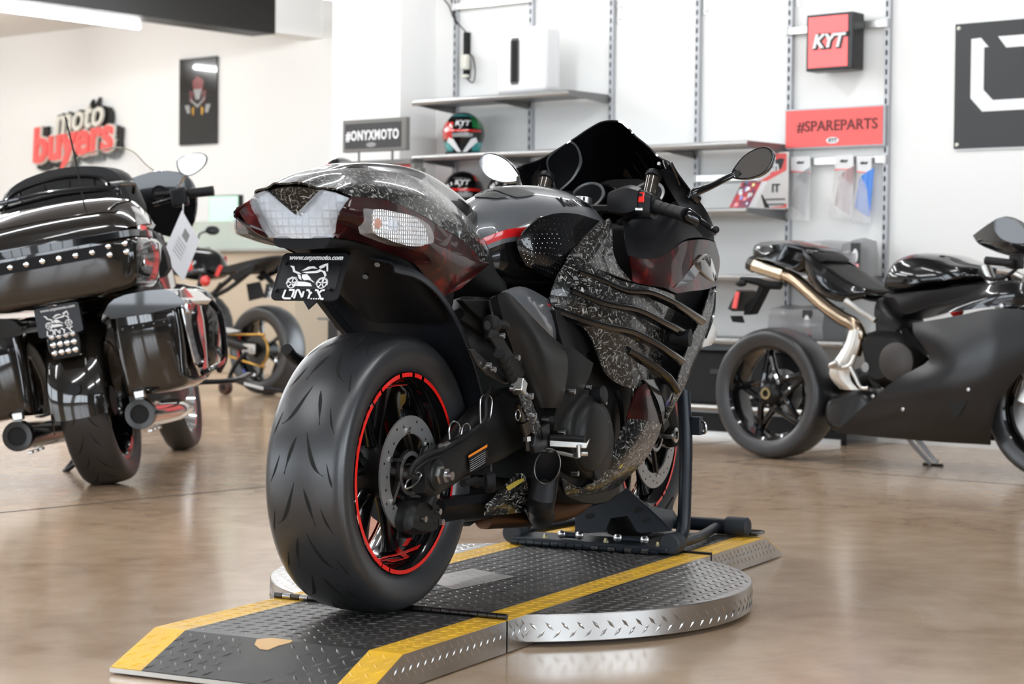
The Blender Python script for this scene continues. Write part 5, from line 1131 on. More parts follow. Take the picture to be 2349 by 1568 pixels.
# helmets
def hprof(el):
    E = RAD(el); kk = cos(E) if el > -20 else max(cos(E), .93+(el+20)*.0035)
    z = sin(E) if el > -50 else -.766+(el+50)*.006
    return kk, z
def sph(mb, c, R, a0, a1, e0, e1, n=10, m=6, k=1.0):
    G = []
    for j in range(m+1):
        kk, z = hprof(e0+(e1-e0)*j/m)
        G.append([(c[0]+R[0]*k*kk*sin(RAD(a0+(a1-a0)*i/n)), c[1]+R[1]*k*kk*cos(RAD(a0+(a1-a0)*i/n)), c[2]+R[2]*k*z) for i in range(n+1)])
    mb.grid(G); return mb
def hrot(mb, c, b=.66):
    mb.v = [(c[0]+(p[0]-c[0])*cos(b)+(p[1]-c[1])*sin(b), c[1]-(p[0]-c[0])*sin(b)+(p[1]-c[1])*cos(b), p[2]) for p in mb.v]; return mb
def helmet(name, label, c, shell, bands, chev, side, group='full face helmets on the display', yaw=0, logo=True):
    e = wthing(name, label, 'helmet', (c[0], c[1], c[2]-.125), group); R = (.128, .150, .128)
    G = []
    for el in (-78, -64, -50, -38, -26, -12, 0, 14, 28, 42, 56, 68, 80, 89):
        kk, z = hprof(el)
        G.append([(c[0]+R[0]*kk*sin(a), c[1]+R[1]*kk*cos(a), c[2]+R[2]*z) for a in [2*pi*i/32 for i in range(33)]])
    hrot(MB().grid(G), c).build('shell', shell, e, sharp=80)
    for a0, a1, e0, e1, mtl in bands:
        hrot(sph(MB(), c, R, a0, a1, e0, e1, k=1.008), c).build('shell_graphic', mtl, e, recalc=False)
    if chev:
        for sg in (-1, 1):
            P = [(sg*.004, -.116), (sg*.026, -.116), (sg*.092, -.052), (sg*.082, -.028), (sg*.052, -.040)]
            Q = [(c[0]+x, c[1]+.147*sqrt(max(.1, 1-(x/.128)**2)), c[2]+z) for x, z in P]
            hrot(MB().prism(Q, (0, .004, 0)), c).build('neck_chevron', chev, e)
    MB().lathe([(.098, -.006), (.112, -.004), (.112, .008), (.098, .010)], (c[0], c[1], c[2]-.119), (0, 0, 1), 24, closed=True).build('neck_rim', K['black'], e)
    hrot(MB().bx(c[0]-.05, c[0]+.05, c[1]+.118, c[1]+.136, c[2]+.075, c[2]+.085), c).build('rear_spoiler', K['gloss'], e, bevel=.004)
    if logo:
        m = text_mb('KYT', .042, .002, .0016, .2, sx=1.1)
        m.v = [(c[0]+x, c[1]+.152*sqrt(max(.05, 1-(x/.128)**2-((y+.055)/.128)**2))+.003+k, c[2]+.055+y) for x, y, k in m.v]
        hrot(m, c).build('helmet_logo', K['print'], e, recalc=False)
    hrot(sph(MB(), c, R, 130, 230, -12, 32, 12, 6, 1.012), c).build('visor', K['smoke'], e, recalc=False)
helmet('racing_helmet', 'teal red and green full-face helmet on the long shelf', (.237, .21, 1.694), K['gloss'], ((-100, -28, -18, 30, K['hred']), (30, 100, 12, 50, K['green']), (-100, 100, 50, 60, K['teal']), (-60, 60, 60, 68, K['gloss']), (-30, 60, 2, 8, K['hred']), (-28, 30, -12, -2, K['hgrey']), (-110, -32, -62, -25, K['teal']), (32, 110, -62, -25, K['teal'])), K['white'], None)
helmet('racing_helmet', 'black and red full-face helmet on the shelf below the teal one', (.237, .21, 1.344), K['gloss'], ((-60, 60, 2, 9, K['hred']), (-100, -40, -20, 12, K['hred']), (45, 75, 30, 55, K['hred']), (-28, 30, -14, -3, K['hgrey']), (-110, -50, -60, -30, K['hred']), (30, 80, -60, -25, K['hred'])), None, None)
helmet('racing_helmet', 'plain black helmet half hidden behind the left mirror of the carbon bike', (.60, .21, 1.344), K['gloss'], ((-60, 60, 2, 9, K['hgrey']),), None, None, logo=False)

# red square box sign, spare parts sign, black letter sign
e = wthing('box_sign', 'small square red sign with white letters in a black frame', 'sign', (2.72, .05, 1.93))
MB().bx(2.583, 2.863, .045, .158, 1.928, 2.222).build('sign_case', K['signblack'], e, bevel=.006)
MB().bx(2.598, 2.833, .158, .161, 1.945, 2.208).build('sign_face', mat('lightbox_red', (.85, .1, .1), .4, emit=(1, .16, .16), es=.45), e)  # red face also emits a little
wtext('KYT', .098, 2.722, .1625, 2.075, e, 'letter_shadow', 'signblack', .010, .25, 1.0)
wtext('KYT', .098, 2.716, .166, 2.077, e, 'letters', 'print', .003, .25, 1.0)
e = wthing('spare_parts_sign', 'wide red sign reading #SPAREPARTS between two uprights', 'sign', (2.70, .03, 1.535))
MB().bx(2.395, 2.995, .034, .052, 1.535, 1.745).build('sign_tray', K['upright'], e)
MB().bx(2.400, 2.985, .052, .056, 1.542, 1.738).build('sign_face', K['signred'], e)
wtext('#SPAREPARTS', .079, 2.715, .058, 1.648, e, 'letters', 'signtext', .0005, 0, 1.0)
MB().prism([(2.69+.038*cos(2*pi*i/24), .0565, 1.572+.017*sin(2*pi*i/24)) for i in range(24)], (0, .002, 0)).build('sign_badge', K['print'], e)
wtext('KYT', .026, 2.69, .0595, 1.572, e, 'badge_letters', 'signblack', .0005, .2)
e = wthing('wall_letter_sign', 'large black wall sign with white angular block lettering', 'sign', (4.55, .01, 1.5))
MB().bx(3.372, 5.72, .012, .020, 1.505, 2.130).build('sign_board', K['signblack'], e)
MB().bx(3.372, 5.72, .006, .012, 1.495, 2.122).build('sign_backing', K['white'], e)
for s, z in ((3.392, 2.108), (3.392, 1.525), (5.70, 2.108), (5.70, 1.525), (4.55, 2.108), (4.55, 1.525)):
    MB().lathe([(0, .008), (.008, .007), (.011, .003), (.011, 0)], (s, .02, z), (0, 1, 0), 14).build('standoff_cap', K['ivory'], e)
def letter(P): MB().prism([(3.372+a, .0203, 1.505+b) for a, b in P], (0, .0022, 0)).build('letter', K['print'], e)
letter([(.090, .545), (.142, .548), (.185, .500), (.161, .498), (.161, .288), (.212, .235), (.44, .235), (.44, .180), (.155, .180), (.090, .250)])
letter([(.235, .548), (.44, .548), (.50, .50), (.50, .26), (.44, .26), (.44, .49), (.28, .49)])
letter([(.58, .18), (.58, .548), (.66, .548), (.92, .28), (.92, .50), (.985, .50), (.985, .18), (.93, .18), (.65, .46), (.65, .18)])
letter([(1.06, .548), (1.15, .548), (1.26, .42), (1.26, .18), (1.19, .18), (1.19, .40)]); letter([(1.30, .42), (1.40, .548), (1.48, .548), (1.34, .37)])
letter([(1.56, .548), (1.66, .548), (2.06, .18), (1.96, .18)]); letter([(1.84, .40), (1.97, .548), (2.07, .548), (1.89, .355)]); letter([(1.54, .18), (1.64, .18), (1.77, .31), (1.72, .355)])

# brochures, hanging visor bags, bagged stock
e = wthing('brochure', 'folded brochure with red race photos standing on the brochure shelf', 'brochure', (2.30, .30, 1.217))
L0, L1, L2, L3 = (2.235, .34, 1.217), (2.372, .36, 1.217), (2.425, .32, 1.352), (2.288, .30, 1.352)
MB().prism([L0, L1, L2, L3], (0, -.002, 0)).build('front_page', mat('brochure_red', (.55, .03, .02), .3, noise=(22, (.03, .03, .1), 4)), e)
MB().prism([L1, (L1[0]+.022, .33, 1.217), (L2[0]+.022, .30, 1.354), L2], (0, -.002, 0)).build('page_edge', K['white'], e)
MB().prism([(2.38, .22, 1.217), (2.41, .22, 1.217), (2.40, .30, 1.30)], (.003, 0, 0)).build('easel_back', K['kioskgrey'], e)
rr = random.Random(3)
for k in range(16):
    a, b = rr.random()*.88+.05, rr.random()*.88+.05; p = V(L0)+(V(L1)-V(L0))*a+(V(L3)-V(L0))*b+V((0, .0015, 0)); w = .006+rr.random()*.012
    MB().prism([p+V((-w, 0, -w*.8)), p+V((w, 0, -w*.5)), p+V((w*.8, 0, w)), p+V((-w*.5, 0, w*.9))], (0, .0006, 0)).build('photo_patch', (K['white'], K['signblack'], K['hred'], K['hblue'], K['hyel'], K['hgrey'])[k % 6], e)
e = wthing('display_poster', 'white and red counter poster leaning behind the folded brochure', 'poster', (2.39, .13, 1.217))
MB().bx(2.255, 2.452, .10, .106, 1.217, 1.518).build('poster_card', mat('poster_paper', (.75, .73, .7), .5), e)
MB().prism([(2.34, .1065, 1.51), (2.44, .1065, 1.51), (2.44, .1065, 1.42), (2.26, .1065, 1.34), (2.26, .1065, 1.36), (2.34, .1065, 1.40)], (0, .001, 0)).build('poster_red', K['signred'], e)
MB().prism([(2.26, .1068, 1.395), (2.41, .1068, 1.43), (2.428, .1068, 1.48), (2.40, .1068, 1.485), (2.26, .1068, 1.45)], (0, .001, 0)).build('poster_black', K['signblack'], e)
wtext('flush', .075, 2.33, .109, 1.435, e, 'poster_letters', 'print', .002, .1, .9, .15)
wtext('IT', .06, 2.375, .107, 1.325, e, 'poster_letters', 'signblack', .002)
for k in range(2): MB().bx(2.31, 2.435, .1065, .1075, 1.262-.027*k, 1.272-.027*k).build('poster_line', K['kioskgrey'], e)
MB().prism([(2.33, .1065, 1.222), (2.445, .1065, 1.222), (2.445, .1065, 1.245), (2.425, .1065, 1.232)], (0, .001, 0)).build('poster_corner', K['signred'], e)
def visor_bag(s, w, label, tint, tl=0, z=1.492):
    e = wthing('visor_bag', label, 'bag', (s, .05, z-.33), 'clear visor bags on the rail')
    MB().prism([(s-w/2, .055, z-.075), (s+w/2, .055, z-.075-tl), (s+w/2, .06, z), (s-w/2, .06, z)], (0, .006, 0)).build('header_card', K['white'], e)
    MB().prism([(s-w/2, .0625, z-.078), (s+w/2, .0625, z-.078-tl), (s+w/2, .0625, z-.071-tl), (s-w/2, .0625, z-.071)], (0, .001, 0)).build('header_stripe', K['signred'], e)
    wtext('visor', .022, s, .067, z-.03, e, 'header_print', 'signblack', .0008, .2)
    rows = [[(s-w/2-.012*k, .055, z-.075-.085*k) if i == 0 else (s-w/2-.012*k+(w+.012*k)*i/4, .06+.02*sin(pi*i/4)*(1 if k else .3), z-.075-.085*k-tl*i/4) for i in range(5)] for k in range(4)]
    MB().patch(rows, 3, 3, .001).build('bag', K['poly'], e)
    V_ = [[(s-.03+.0*k+.03*i-.012*k, .062+.012*sin(pi*i/3), z-.11-.075*k+.018*i*(1-k)) for i in range(4)] for k in range(3)]
    MB().patch(V_, 3, 3, .0015).build('visor_shell', tint, e)
visor_bag(2.50, .12, 'clear bag with white header and grey visor, leftmost on the rail', mat('visor_clear_grey', (.3, .3, .3), .1, alpha=.5), .012)
visor_bag(2.765, .11, 'clear bag with grey header and pinkish visor, middle on the rail', mat('visor_pink', (.5, .3, .3), .1, alpha=.5))
visor_bag(2.885, .085, 'small clear bag with a bright blue visor, rightmost on the rail', mat('visor_blue', (.03, .2, .7), .15), .01, 1.478)
def package(s0, s1, z, label, h):
    e = wthing('bagged_package', label, 'package', ((s0+s1)/2, .2, z), 'bagged packages on lower shelves')
    G = [[(s0+(s1-s0)*i/6, .10+.17*j/3, z+h*(.75+.25*sin(pi*i/6+j))+.008*sin(i*5+j*3)) for i in range(7)] for j in range(4)]
    MB().loft([[(s, .09, z+.001), (s, .30, z+.001), (s, .30, z+h*.8), (s, .27, z+h*(.98+.04*sin(s*60))), (s, .10, z+h)] for s in [s0+(s1-s0)*i/5 for i in range(6)]], 2, 2).build('bag', K['polyd'], e)
    MB().bx(s0+.05, s1-.05, .12, .27, z+.002, z+h*.8).build('contents', mat('package_contents', (.06, .06, .065), .6, noise=(18, (.3, .3, .3), 3)), e, bevel=.02)
    b0 = s0+(s1-s0)*.62
    MB().bx(b0, b0+.055, .302, .305, z+.01, z+h*.92).build('label', K['signblack'], e)
    MB().prism([(b0+.008, .3055, z+h*.38), (b0+.05, .3055, z+.02), (b0+.05, .3055, z+h*.3)], (0, .001, 0)).build('label_flash', K['hred'], e)
    MB().prism([(b0+.027+.016*cos(t), .3055, z+h*.55+.035*sin(t)) for t in [i*pi/8 for i in range(16)]], (0, .001, 0)).build('label_badge', K['print'], e)
package(2.52, 2.90, .866, 'grey bagged package with a black label on the shelf above the tail', .165)
package(2.905, 2.985, .866, 'narrow smoky bagged package with red end beside the right upright', .175)
package(2.47, 2.80, .531, 'grey bagged package on the lowest shelf above the rear tyre', .165)

# helmet kiosk with its header sign in front of the column
e = wthing('helmet_kiosk', 'grey helmet display stand with red back panel and a dark hashtag sign on top', 'display stand', (.08, .8, 0))
MB().bx(-.179, .333, .78, .815, 1.562, 1.752).build('header_frame', K['kioskgrey'], e, bevel=.004)
MB().bx(-.155, .295, .815, .818, 1.583, 1.728).build('header_face', mat('header_charcoal', (.03, .03, .032), .5), e)
wtext('#ONYXMOTO', .078, .068, .8195, 1.655, e, 'header_letters', 'print', .0022, 0, .76, sp=1.16)
MB().prism([(.06+.04*cos(2*pi*i/20), .8185, 1.602+.014*sin(2*pi*i/20)) for i in range(20)], (0, .001, 0)).build('header_badge', K['hgrey'], e)
for s in (-.06, .21): MB().cyl((s, .797, 1.50), (s, .797, 1.565), .007, n=10).build('header_post', K['kioskgrey'], e)
MB().bx(-.213, .375, .74, .76, .12, 1.50).build('back_panel', K['signred'], e)
for a, b, c, d in ((-.225, -.20, .06, 1.513), (.355, .385, .06, 1.513)): MB().bx(a, b, .72, .80, c, d).build('side_post', K['kioskgrey'], e, bevel=.004)
MB().bx(-.225, .385, .72, .80, 1.482, 1.513).build('top_bar', K['kioskgrey'], e, bevel=.004)
MB().bx(-.26, .42, .60, 1.0, 0.0, .06).build('base', K['kioskgrey'], e, bevel=.005)
MB().bx(.385, .42, .74, .79, 1.18, 1.46).build('side_clip', K['kioskgrey'], e, bevel=.004)
for k in range(4): MB().bx(-.19, .34, .76, 1.0, .26+.32*k, .275+.32*k).build('kiosk_shelf', K['kioskgrey'], e)
helmet('racing_helmet', 'blue white and yellow helmet on the red display stand', (.03, .885, 1.363), K['white'], ((0, 100, -10, 50, K['hblue']), (-60, 60, 55, 75, K['hyel']), (-90, 0, 20, 30, K['hgrey']), (30, 80, 20, 28, K['white'])), None, None, 'helmets on the red display stand', logo=False)
e = wthing('standing_banner', 'dark narrow display panel standing left of the red display stand', 'panel', (-.38, .62, 0))
MB().bx(-.47, -.31, .60, .64, 0, 1.30).build('panel_board', K['signblack'], e, bevel=.003)
MB().bx(-.48, -.30, .52, .74, 0, .03).build('panel_foot', K['black'], e, bevel=.003)
helmet('racing_helmet', 'black and red helmet at the left end of the red display stand', (-.39, .62, 1.427), K['gloss'], ((-60, 20, 20, 40, K['hred']),), None, None, 'helmets on the red display stand', logo=False)

# far wall: dealer lettering, poster, counter with monitor
e = wthing('dealer_sign', 'raised dealer lettering with white script over red block word on far wall', 'sign', (-8.45, -3.69, 2.1))
for dx, dz, mt, bo, dp in ((.05, -.035, 'signblack', .055, -3.66), (.0, .0, 'ivory', .030, -3.635)):
    wtext('buyers', .50, -8.53+dx, dp, 2.215+dz, e, 'letter_backing', mt, bo, .15, .98, .075, .04)
    wtext('moto', .40, -8.42+dx, dp, 2.445+dz, e, 'letter_backing', mt if mt == 'signblack' else 'signblack', bo*.8, .3, .9, .10, .04)
wtext('buyers', .50, -8.53, -3.605, 2.215, e, 'red_letters', 'signred', .014, .15, .98, .075, .03)
wtext('moto', .40, -8.42, -3.605, 2.445, e, 'white_letters', 'ivory', .004, .3, .9, .10, .03)
e = wthing('wall_poster', 'tall glossy black poster of a motorcycle front on the far wall', 'poster', (-6.64, -3.69, 2.12))
MB().bx(-6.92, -6.375, -3.69, -3.67, 2.115, 2.953).build('poster_board', K['gloss'], e)
def pp(P, mtl, k=0): MB().prism([(-6.648+a, -3.6695+.0004*k, 2.53+b) for a, b in P], (0, .001, 0)).build('poster_print', mtl, e)
pp([(-.08, .20), (0, .25), (.09, .20), (.07, .10), (-.06, .10)], mat('poster_dark_red', (.16, .01, .01), .3)); pp([(-.06, .12), (.06, .12), (.03, .02), (-.03, .02)], K['hgrey'], 1)
pp([(-.13, .11), (-.06, .10), (-.07, -.02), (-.11, .0)], mat('poster_maroon', (.1, .01, .01), .3)); pp([(.06, .10), (.13, .11), (.11, .0), (.07, -.02)], mat('poster_maroon2', (.1, .01, .01), .3))
pp([(-.12, .04), (0, -.03), (.12, .05), (.10, .02), (0, -.06), (-.10, .01)], K['hgrey'], 1)
for sg in (-1, 1):
    pp([(sg*.19, -.03), (sg*.12, -.03), (sg*.11, -.11), (sg*.15, -.11)], K['hgrey']); pp([(sg*.05, -.04), (sg*.085, -.07), (sg*.075, -.13), (sg*.055, -.13)], K['gold'], 1)
e = wthing('reception_counter', 'pale reception counter with a frosted green glass screen at the back', 'counter', (-5.4, -2.6, 0))
MB().bx(-7.2, -4.0, -2.9, -2.45, 0, 1.05).build('counter_body', mat('counter_beige', (.5, .42, .32), .6), e, bevel=.01)
MB().bx(-7.25, -3.95, -2.95, -2.40, 1.05, 1.075).build('counter_top', mat('counter_top_grey', (.3, .3, .27), .5), e, bevel=.004)
MB().bx(-7.1, -4.1, -2.52, -2.51, 1.075, 1.32).build('glass_screen', mat('frosted_green_glass', (.5, .56, .5), .5, alpha=.8), e)
e = wthing('monitor', 'desk monitor showing a pale green screen on the reception counter', 'monitor', (-5.15, -2.7, 1.075))
MB().bx(-5.42, -5.0, -2.78, -2.74, 1.30, 1.56).build('casing', K['black'], e, bevel=.006)
MB().bx(-5.41, -5.03, -2.74, -2.738, 1.315, 1.55).build('screen', mat('screen_green', (.4, .62, .48), .4, emit=(.42, .72, .52), es=.5), e)
MB().cyl((-5.2, -2.76, 1.10), (-5.2, -2.76, 1.32), .02, n=10).build('stand', K['black'], e)
MB().bx(-5.3, -5.1, -2.85, -2.68, 1.075, 1.095).build('foot', K['black'], e, bevel=.004)
# ------------------------------------------------------------------ helpers for the bikes in the background
def pillow(P, hw, k=.82, nu=3, nv=3, y0=0.):
    """side profile (x, z) swollen to a half width, rounded towards both flanks"""
    P = [(p[0], p[-1]) for p in P]; cx_ = sum(p[0] for p in P)/len(P); cz_ = sum(p[1] for p in P)/len(P); S = []
    for f, s in ((-1, k*.86), (-.86, k), (-.55, .96), (0, 1), (.55, .96), (.86, k), (1, k*.86)):
        S.append([(cx_+(x-cx_)*s, y0+hw*f, cz_+(z-cz_)*s) for x, z in P])
    return MB().loft(S, nu, nv)
def circ(c, r, ax, n=20):
    x, y, d = basis(ax); return [V(c)+(x*cos(2*pi*i/n)+y*sin(2*pi*i/n))*r for i in range(n)]

# ================================================================== black sport bike on its side stand, right
A_Y = -(pi/2)-(pi/2-1.3422)-.05
ag = thing('black_sport_motorcycle', 'all black sport motorcycle with star-spoke wheels standing by the shelves', 'motorcycle', (5.06, .857, 0), A_Y)
def star_wheel(root, c, R, hw, rb, name):
    w = thing_part(name, root)
    tyre(w, c, R, hw, rb, n=64)
    rw_ = hw*.80
    prof = [(rb, -rw_-.003), (rb+.003, -rw_), (rb-.002, -rw_+.012), (rb-.014, -rw_*.4), (rb-.014, rw_*.4), (rb-.002, rw_-.012), (rb+.003, rw_), (rb, rw_+.003), (rb-.012, rw_-.006), (rb-.022, rw_*.4), (rb-.022, -rw_*.4), (rb-.012, -rw_+.006)]
    MB().lathe(prof, c, Yv, 56, closed=True).build('rim', K['gloss'], w)
    for k in range(5):
        a = 2*pi*k/5+1.75; tip = V((c[0]+(rb-.02)*cos(a), c[1], c[2]+(rb-.02)*sin(a)))
        for sg in (-1, 1):
            b = a+sg*1.0; p = V((c[0]+.058*cos(b), c[1]-.03, c[2]+.058*sin(b)))
            MB().tube([p, p.lerp(tip, .5)+V((0, -.008, 0)), tip], [.020, .015, .017], 8, 2).build('spoke', K['gloss'], w)
    MB().lathe([(0, -.075), (.03, -.075), (.05, -.06), (.06, -.03), (.06, .05), (0, .05)], c, Yv, 24).build('hub', K['frame'], w)
    MB().lathe([(.016, -.088), (.028, -.088), (.028, -.074), (.016, -.074)], c, Yv, 12, closed=True).build('hub_nut', mat('anodised_hub_nut', (.35, .27, .15), .35, 1), w)
    return w
AR, AF = V((0, 0, .306)), V((1.425, 0, .300))
star_wheel(ag, AR, .306, .094, .218, 'rear_wheel'); star_wheel(ag, AF, .300, .060, .218, 'front_wheel')
for sg in (-1, 1):
    MB().lathe([(.105, sg*.068), (.155, sg*.068), (.155, sg*.073), (.105, sg*.073)], AF, Yv, 40, closed=True).build('front_brake_disc', K['discsteel'], ag)
    MB().tube([(AF.x, sg*.10, .30), (1.28, sg*.10, .60), (1.14, sg*.10, .90)], [.028, .026, .024], 12, 2).build('fork_leg', K['alu'] if sg < 0 else K['darksteel'], ag)
    MB().box((AF.x-.075, sg*.095, .37), (.06, .05, .10), 0, .3).build('front_caliper', K['alu'], ag, bevel=.008)
MB().lathe([(.06, .05), (.11, .05), (.11, .055), (.06, .055)], AR, Yv, 32, closed=True).build('rear_brake_disc', K['discsteel'], ag)
MB().tube([(-.02, .10, .306), (.2, .115, .33), (.48, .10, .40)], [.035, .045, .06], 10, 3).build('swingarm', K['frame'], ag)
pillow([(-0.100,-0.050,0.988),(-0.060,-0.050,1.010),(0.046,-0.050,1.018),(0.120,-0.050,1.017),(0.219,-0.050,1.000),(0.296,-0.050,0.968),(0.266,-0.050,0.909),(0.195,-0.050,0.862),(0.110,-0.050,0.886),(0.011,-0.050,0.912),(-0.094,-0.050,0.937)], .115).build('tail_cowl', K['gloss'], ag)
both(MB().patch([[(0.226,-0.115,0.967),(0.312,-0.135,0.917),(0.410,-0.140,0.855),(0.503,-0.140,0.810),(0.574,-0.140,0.794)], [(0.246,-0.125,0.917),(0.300,-0.140,0.848),(0.368,-0.145,0.784),(0.461,-0.145,0.761),(0.575,-0.145,0.778)], [(0.236,-0.110,0.874),(0.272,-0.120,0.823),(0.351,-0.130,0.764),(0.451,-0.130,0.742),(0.563,-0.130,0.759)]], 3, 3, .006), 'tail_side_panel', K['gloss'], ag)
pillow([(0.222,-0.050,0.974),(0.296,-0.050,0.962),(0.348,-0.050,0.922),(0.313,-0.050,0.907),(0.247,-0.050,0.926)], .10).build('pillion_pad', K['seat'], ag)
pillow([(0.254,-0.060,0.918),(0.344,-0.060,0.910),(0.426,-0.060,0.863),(0.531,-0.060,0.811),(0.577,-0.060,0.786),(0.509,-0.060,0.778),(0.416,-0.060,0.785),(0.322,-0.060,0.819)], .12).build('rider_seat', K['seat'], ag)
pillow([(0.637,-0.120,0.817),(0.665,-0.120,0.887),(0.713,-0.120,0.933),(0.810,-0.120,0.959),(0.929,-0.120,0.949),(1.027,-0.120,0.921),(1.130,-0.120,0.892),(1.148,-0.120,0.844),(1.029,-0.120,0.824),(0.905,-0.120,0.812),(0.771,-0.120,0.780),(0.660,-0.120,0.787)], .175).build('fuel_tank', K['gloss'], ag, sharp=70)
pillow([(0.630,-0.160,0.779),(0.925,-0.160,0.810),(1.156,-0.160,0.842),(1.357,-0.160,0.817),(1.358,-0.160,0.772),(1.137,-0.160,0.751),(0.884,-0.160,0.710),(0.710,-0.160,0.659),(0.642,-0.160,0.725)], .15).build('frame_cover', K['black'], ag)
pillow([(0.590,-0.150,0.763),(0.680,-0.150,0.726),(0.748,-0.150,0.660),(0.728,-0.150,0.536),(0.697,-0.150,0.401),(0.620,-0.150,0.349),(0.584,-0.150,0.435),(0.583,-0.150,0.531),(0.603,-0.150,0.648)], .12).build('swingarm_plate', K['frame'], ag)
both(MB().patch([[(0.856,-0.200,0.651),(0.979,-0.210,0.669),(1.108,-0.215,0.692),(1.237,-0.215,0.718),(1.381,-0.200,0.717),(1.472,-0.180,0.666)], [(0.874,-0.210,0.597),(1.017,-0.235,0.583),(1.145,-0.240,0.596),(1.264,-0.235,0.608),(1.389,-0.210,0.575),(1.460,-0.190,0.558)], [(0.954,-0.220,0.499),(1.070,-0.250,0.483),(1.173,-0.250,0.478),(1.269,-0.240,0.481),(1.323,-0.220,0.464),(1.349,-0.200,0.428)], [(0.790,-0.210,0.410),(0.939,-0.240,0.376),(1.069,-0.245,0.363),(1.187,-0.235,0.368),(1.260,-0.220,0.362),(1.270,-0.200,0.334)], [(0.637,-0.190,0.304),(0.764,-0.200,0.272),(0.920,-0.205,0.252),(1.086,-0.200,0.242),(1.205,-0.190,0.235),(1.230,-0.180,0.231)], [(0.427,-0.140,0.154),(0.588,-0.130,0.148),(0.783,-0.120,0.145),(0.978,-0.120,0.144),(1.125,-0.120,0.146),(1.194,-0.120,0.146)]], 4, 4, .006), 'side_fairing', K['satinfair'] if 'satinfair' in K else K['black'], ag, sharp=60)
both(MB().patch([[(1.194,-0.200,0.816),(1.281,-0.200,0.822),(1.374,-0.190,0.826),(1.493,-0.150,0.795)], [(1.080,-0.205,0.750),(1.250,-0.215,0.771),(1.380,-0.200,0.769),(1.499,-0.160,0.738)], [(0.979,-0.210,0.693),(1.107,-0.215,0.710),(1.237,-0.215,0.727),(1.381,-0.200,0.726)]], 3, 3, .006), 'upper_fairing', K['gloss'], ag, sharp=60)
both(MB().prism([(0.806,-0.225,0.624),(0.839,-0.225,0.631),(0.957,-0.225,0.499),(0.905,-0.225,0.533),(0.840,-0.225,0.569)], (0, .01, 0)), 'fairing_fin', K['gloss'], ag)
MB().ball((1.020,-0.120,0.708), .03, 12, 8).build('red_cap', K['hred'], ag)
both(MB().prism([(1.061,-0.238,0.363),(1.096,-0.238,0.373),(1.158,-0.238,0.358),(1.118,-0.238,0.282),(1.088,-0.238,0.253),(1.055,-0.238,0.307)], (0, .004, 0)), 'fairing_vent', K['darkslot'], ag)
MB().tube([(1.027,-0.200,0.382),(1.027,-0.200,0.295)], .012, 8, 1).build('header_pipe', K['titan'], ag)
bolts([((0.662,-0.205,0.328), .009), ((0.820,-0.213,0.279), .009), ((1.156,-0.245,0.380), .009), ((1.291,-0.222,0.733), .010), ((0.811,-0.215,0.615), .007)], ag, name='fairing_bolt')
both(MB().prism([(1.320,-0.200,0.701),(1.334,-0.200,0.696),(1.328,-0.200,0.679),(1.382,-0.200,0.686),(1.382,-0.200,0.661),(1.304,-0.200,0.670)], (0, .002, 0)), 'fairing_lettering', K['print'], ag)
pillow([(0.560,-0.100,0.607),(0.762,-0.100,0.612),(0.873,-0.100,0.501),(0.722,-0.100,0.381),(0.610,-0.100,0.376),(0.562,-0.100,0.491)], .18).build('engine_case', K['engine'], ag)
MB().lathe([(.085, 0), (.085, .012), (.06, .02), (0, .022)], (0.769,-0.185,0.481), (0, -1, 0), 28).build('clutch_cover', mat('clutch_bronze', (.05, .045, .042), .4, .4), ag)
MB().cyl((0.603,-0.165,0.453), V((0.603,-0.165,0.453))+V((0, -.02, 0)), .022, n=20).build('pivot_bolt', K['steel'], ag)
pillow([(0.314,-0.050,0.193),(0.324,-0.050,0.293),(0.417,-0.050,0.327),(0.532,-0.050,0.356),(0.625,-0.050,0.278),(0.604,-0.050,0.160),(0.397,-0.050,0.142)], .10).build('belly_box', K['satinfair'], ag)
# high exhaust with silver heat shield
MB().tube([(0.061,-0.050,0.862),(0.142,-0.070,0.838),(0.248,-0.100,0.779),(0.359,-0.130,0.715),(0.454,-0.150,0.668),(0.527,-0.155,0.636),(0.552,-0.150,0.585),(0.518,-0.130,0.510)], [.030, .032, .032, .032, .032, .032, .032, .03], 12, 4).build('exhaust_pipe', K['titan'], ag)
MB().tube([(-0.108,-0.040,0.904),(-0.017,-0.045,0.882),(0.077,-0.055,0.858)], [.036, .036, .034], 8, 2).build('silencer', mat('silencer_champagne', (.62, .56, .45), .25, 1), ag)
MB().tube([(-0.130,-0.038,0.912),(-0.103,-0.040,0.902)], .039, 8, 1).build('silencer_tip', K['darksteel'], ag)
both(MB().patch([[(0.515,-0.170,0.613),(0.552,-0.185,0.618),(0.574,-0.170,0.612)], [(0.488,-0.170,0.539),(0.529,-0.190,0.530),(0.553,-0.170,0.521)], [(0.411,-0.165,0.438),(0.474,-0.190,0.436),(0.518,-0.170,0.443)], [(0.420,-0.160,0.390),(0.483,-0.185,0.383),(0.520,-0.165,0.390)], [(0.455,-0.150,0.352),(0.515,-0.170,0.349),(0.555,-0.155,0.349)]], 3, 3, .004), 'heat_shield', mat('satin_silver', (.72, .70, .66), .35, .8), ag)
MB().tube([(0.509,-0.200,0.743),(0.544,-0.200,0.724),(0.590,-0.200,0.696),(0.664,-0.200,0.659)], [.016, .012, .010, .012], 8, 3).build('subframe_bracket', K['alu'], ag)
MB().tube([(0.445,-0.220,0.455),(0.493,-0.220,0.447),(0.550,-0.220,0.458),(0.577,-0.220,0.504)], [.013, .011, .013, .010], 8, 4).build('rearset', K['alu'], ag)
MB().tube([(0.550,-0.220,0.458),(0.578,-0.220,0.413),(0.608,-0.220,0.365),(0.647,-0.220,0.362)], [.012, .010, .008, .009], 8, 3).build('brake_pedal', K['alu'], ag)
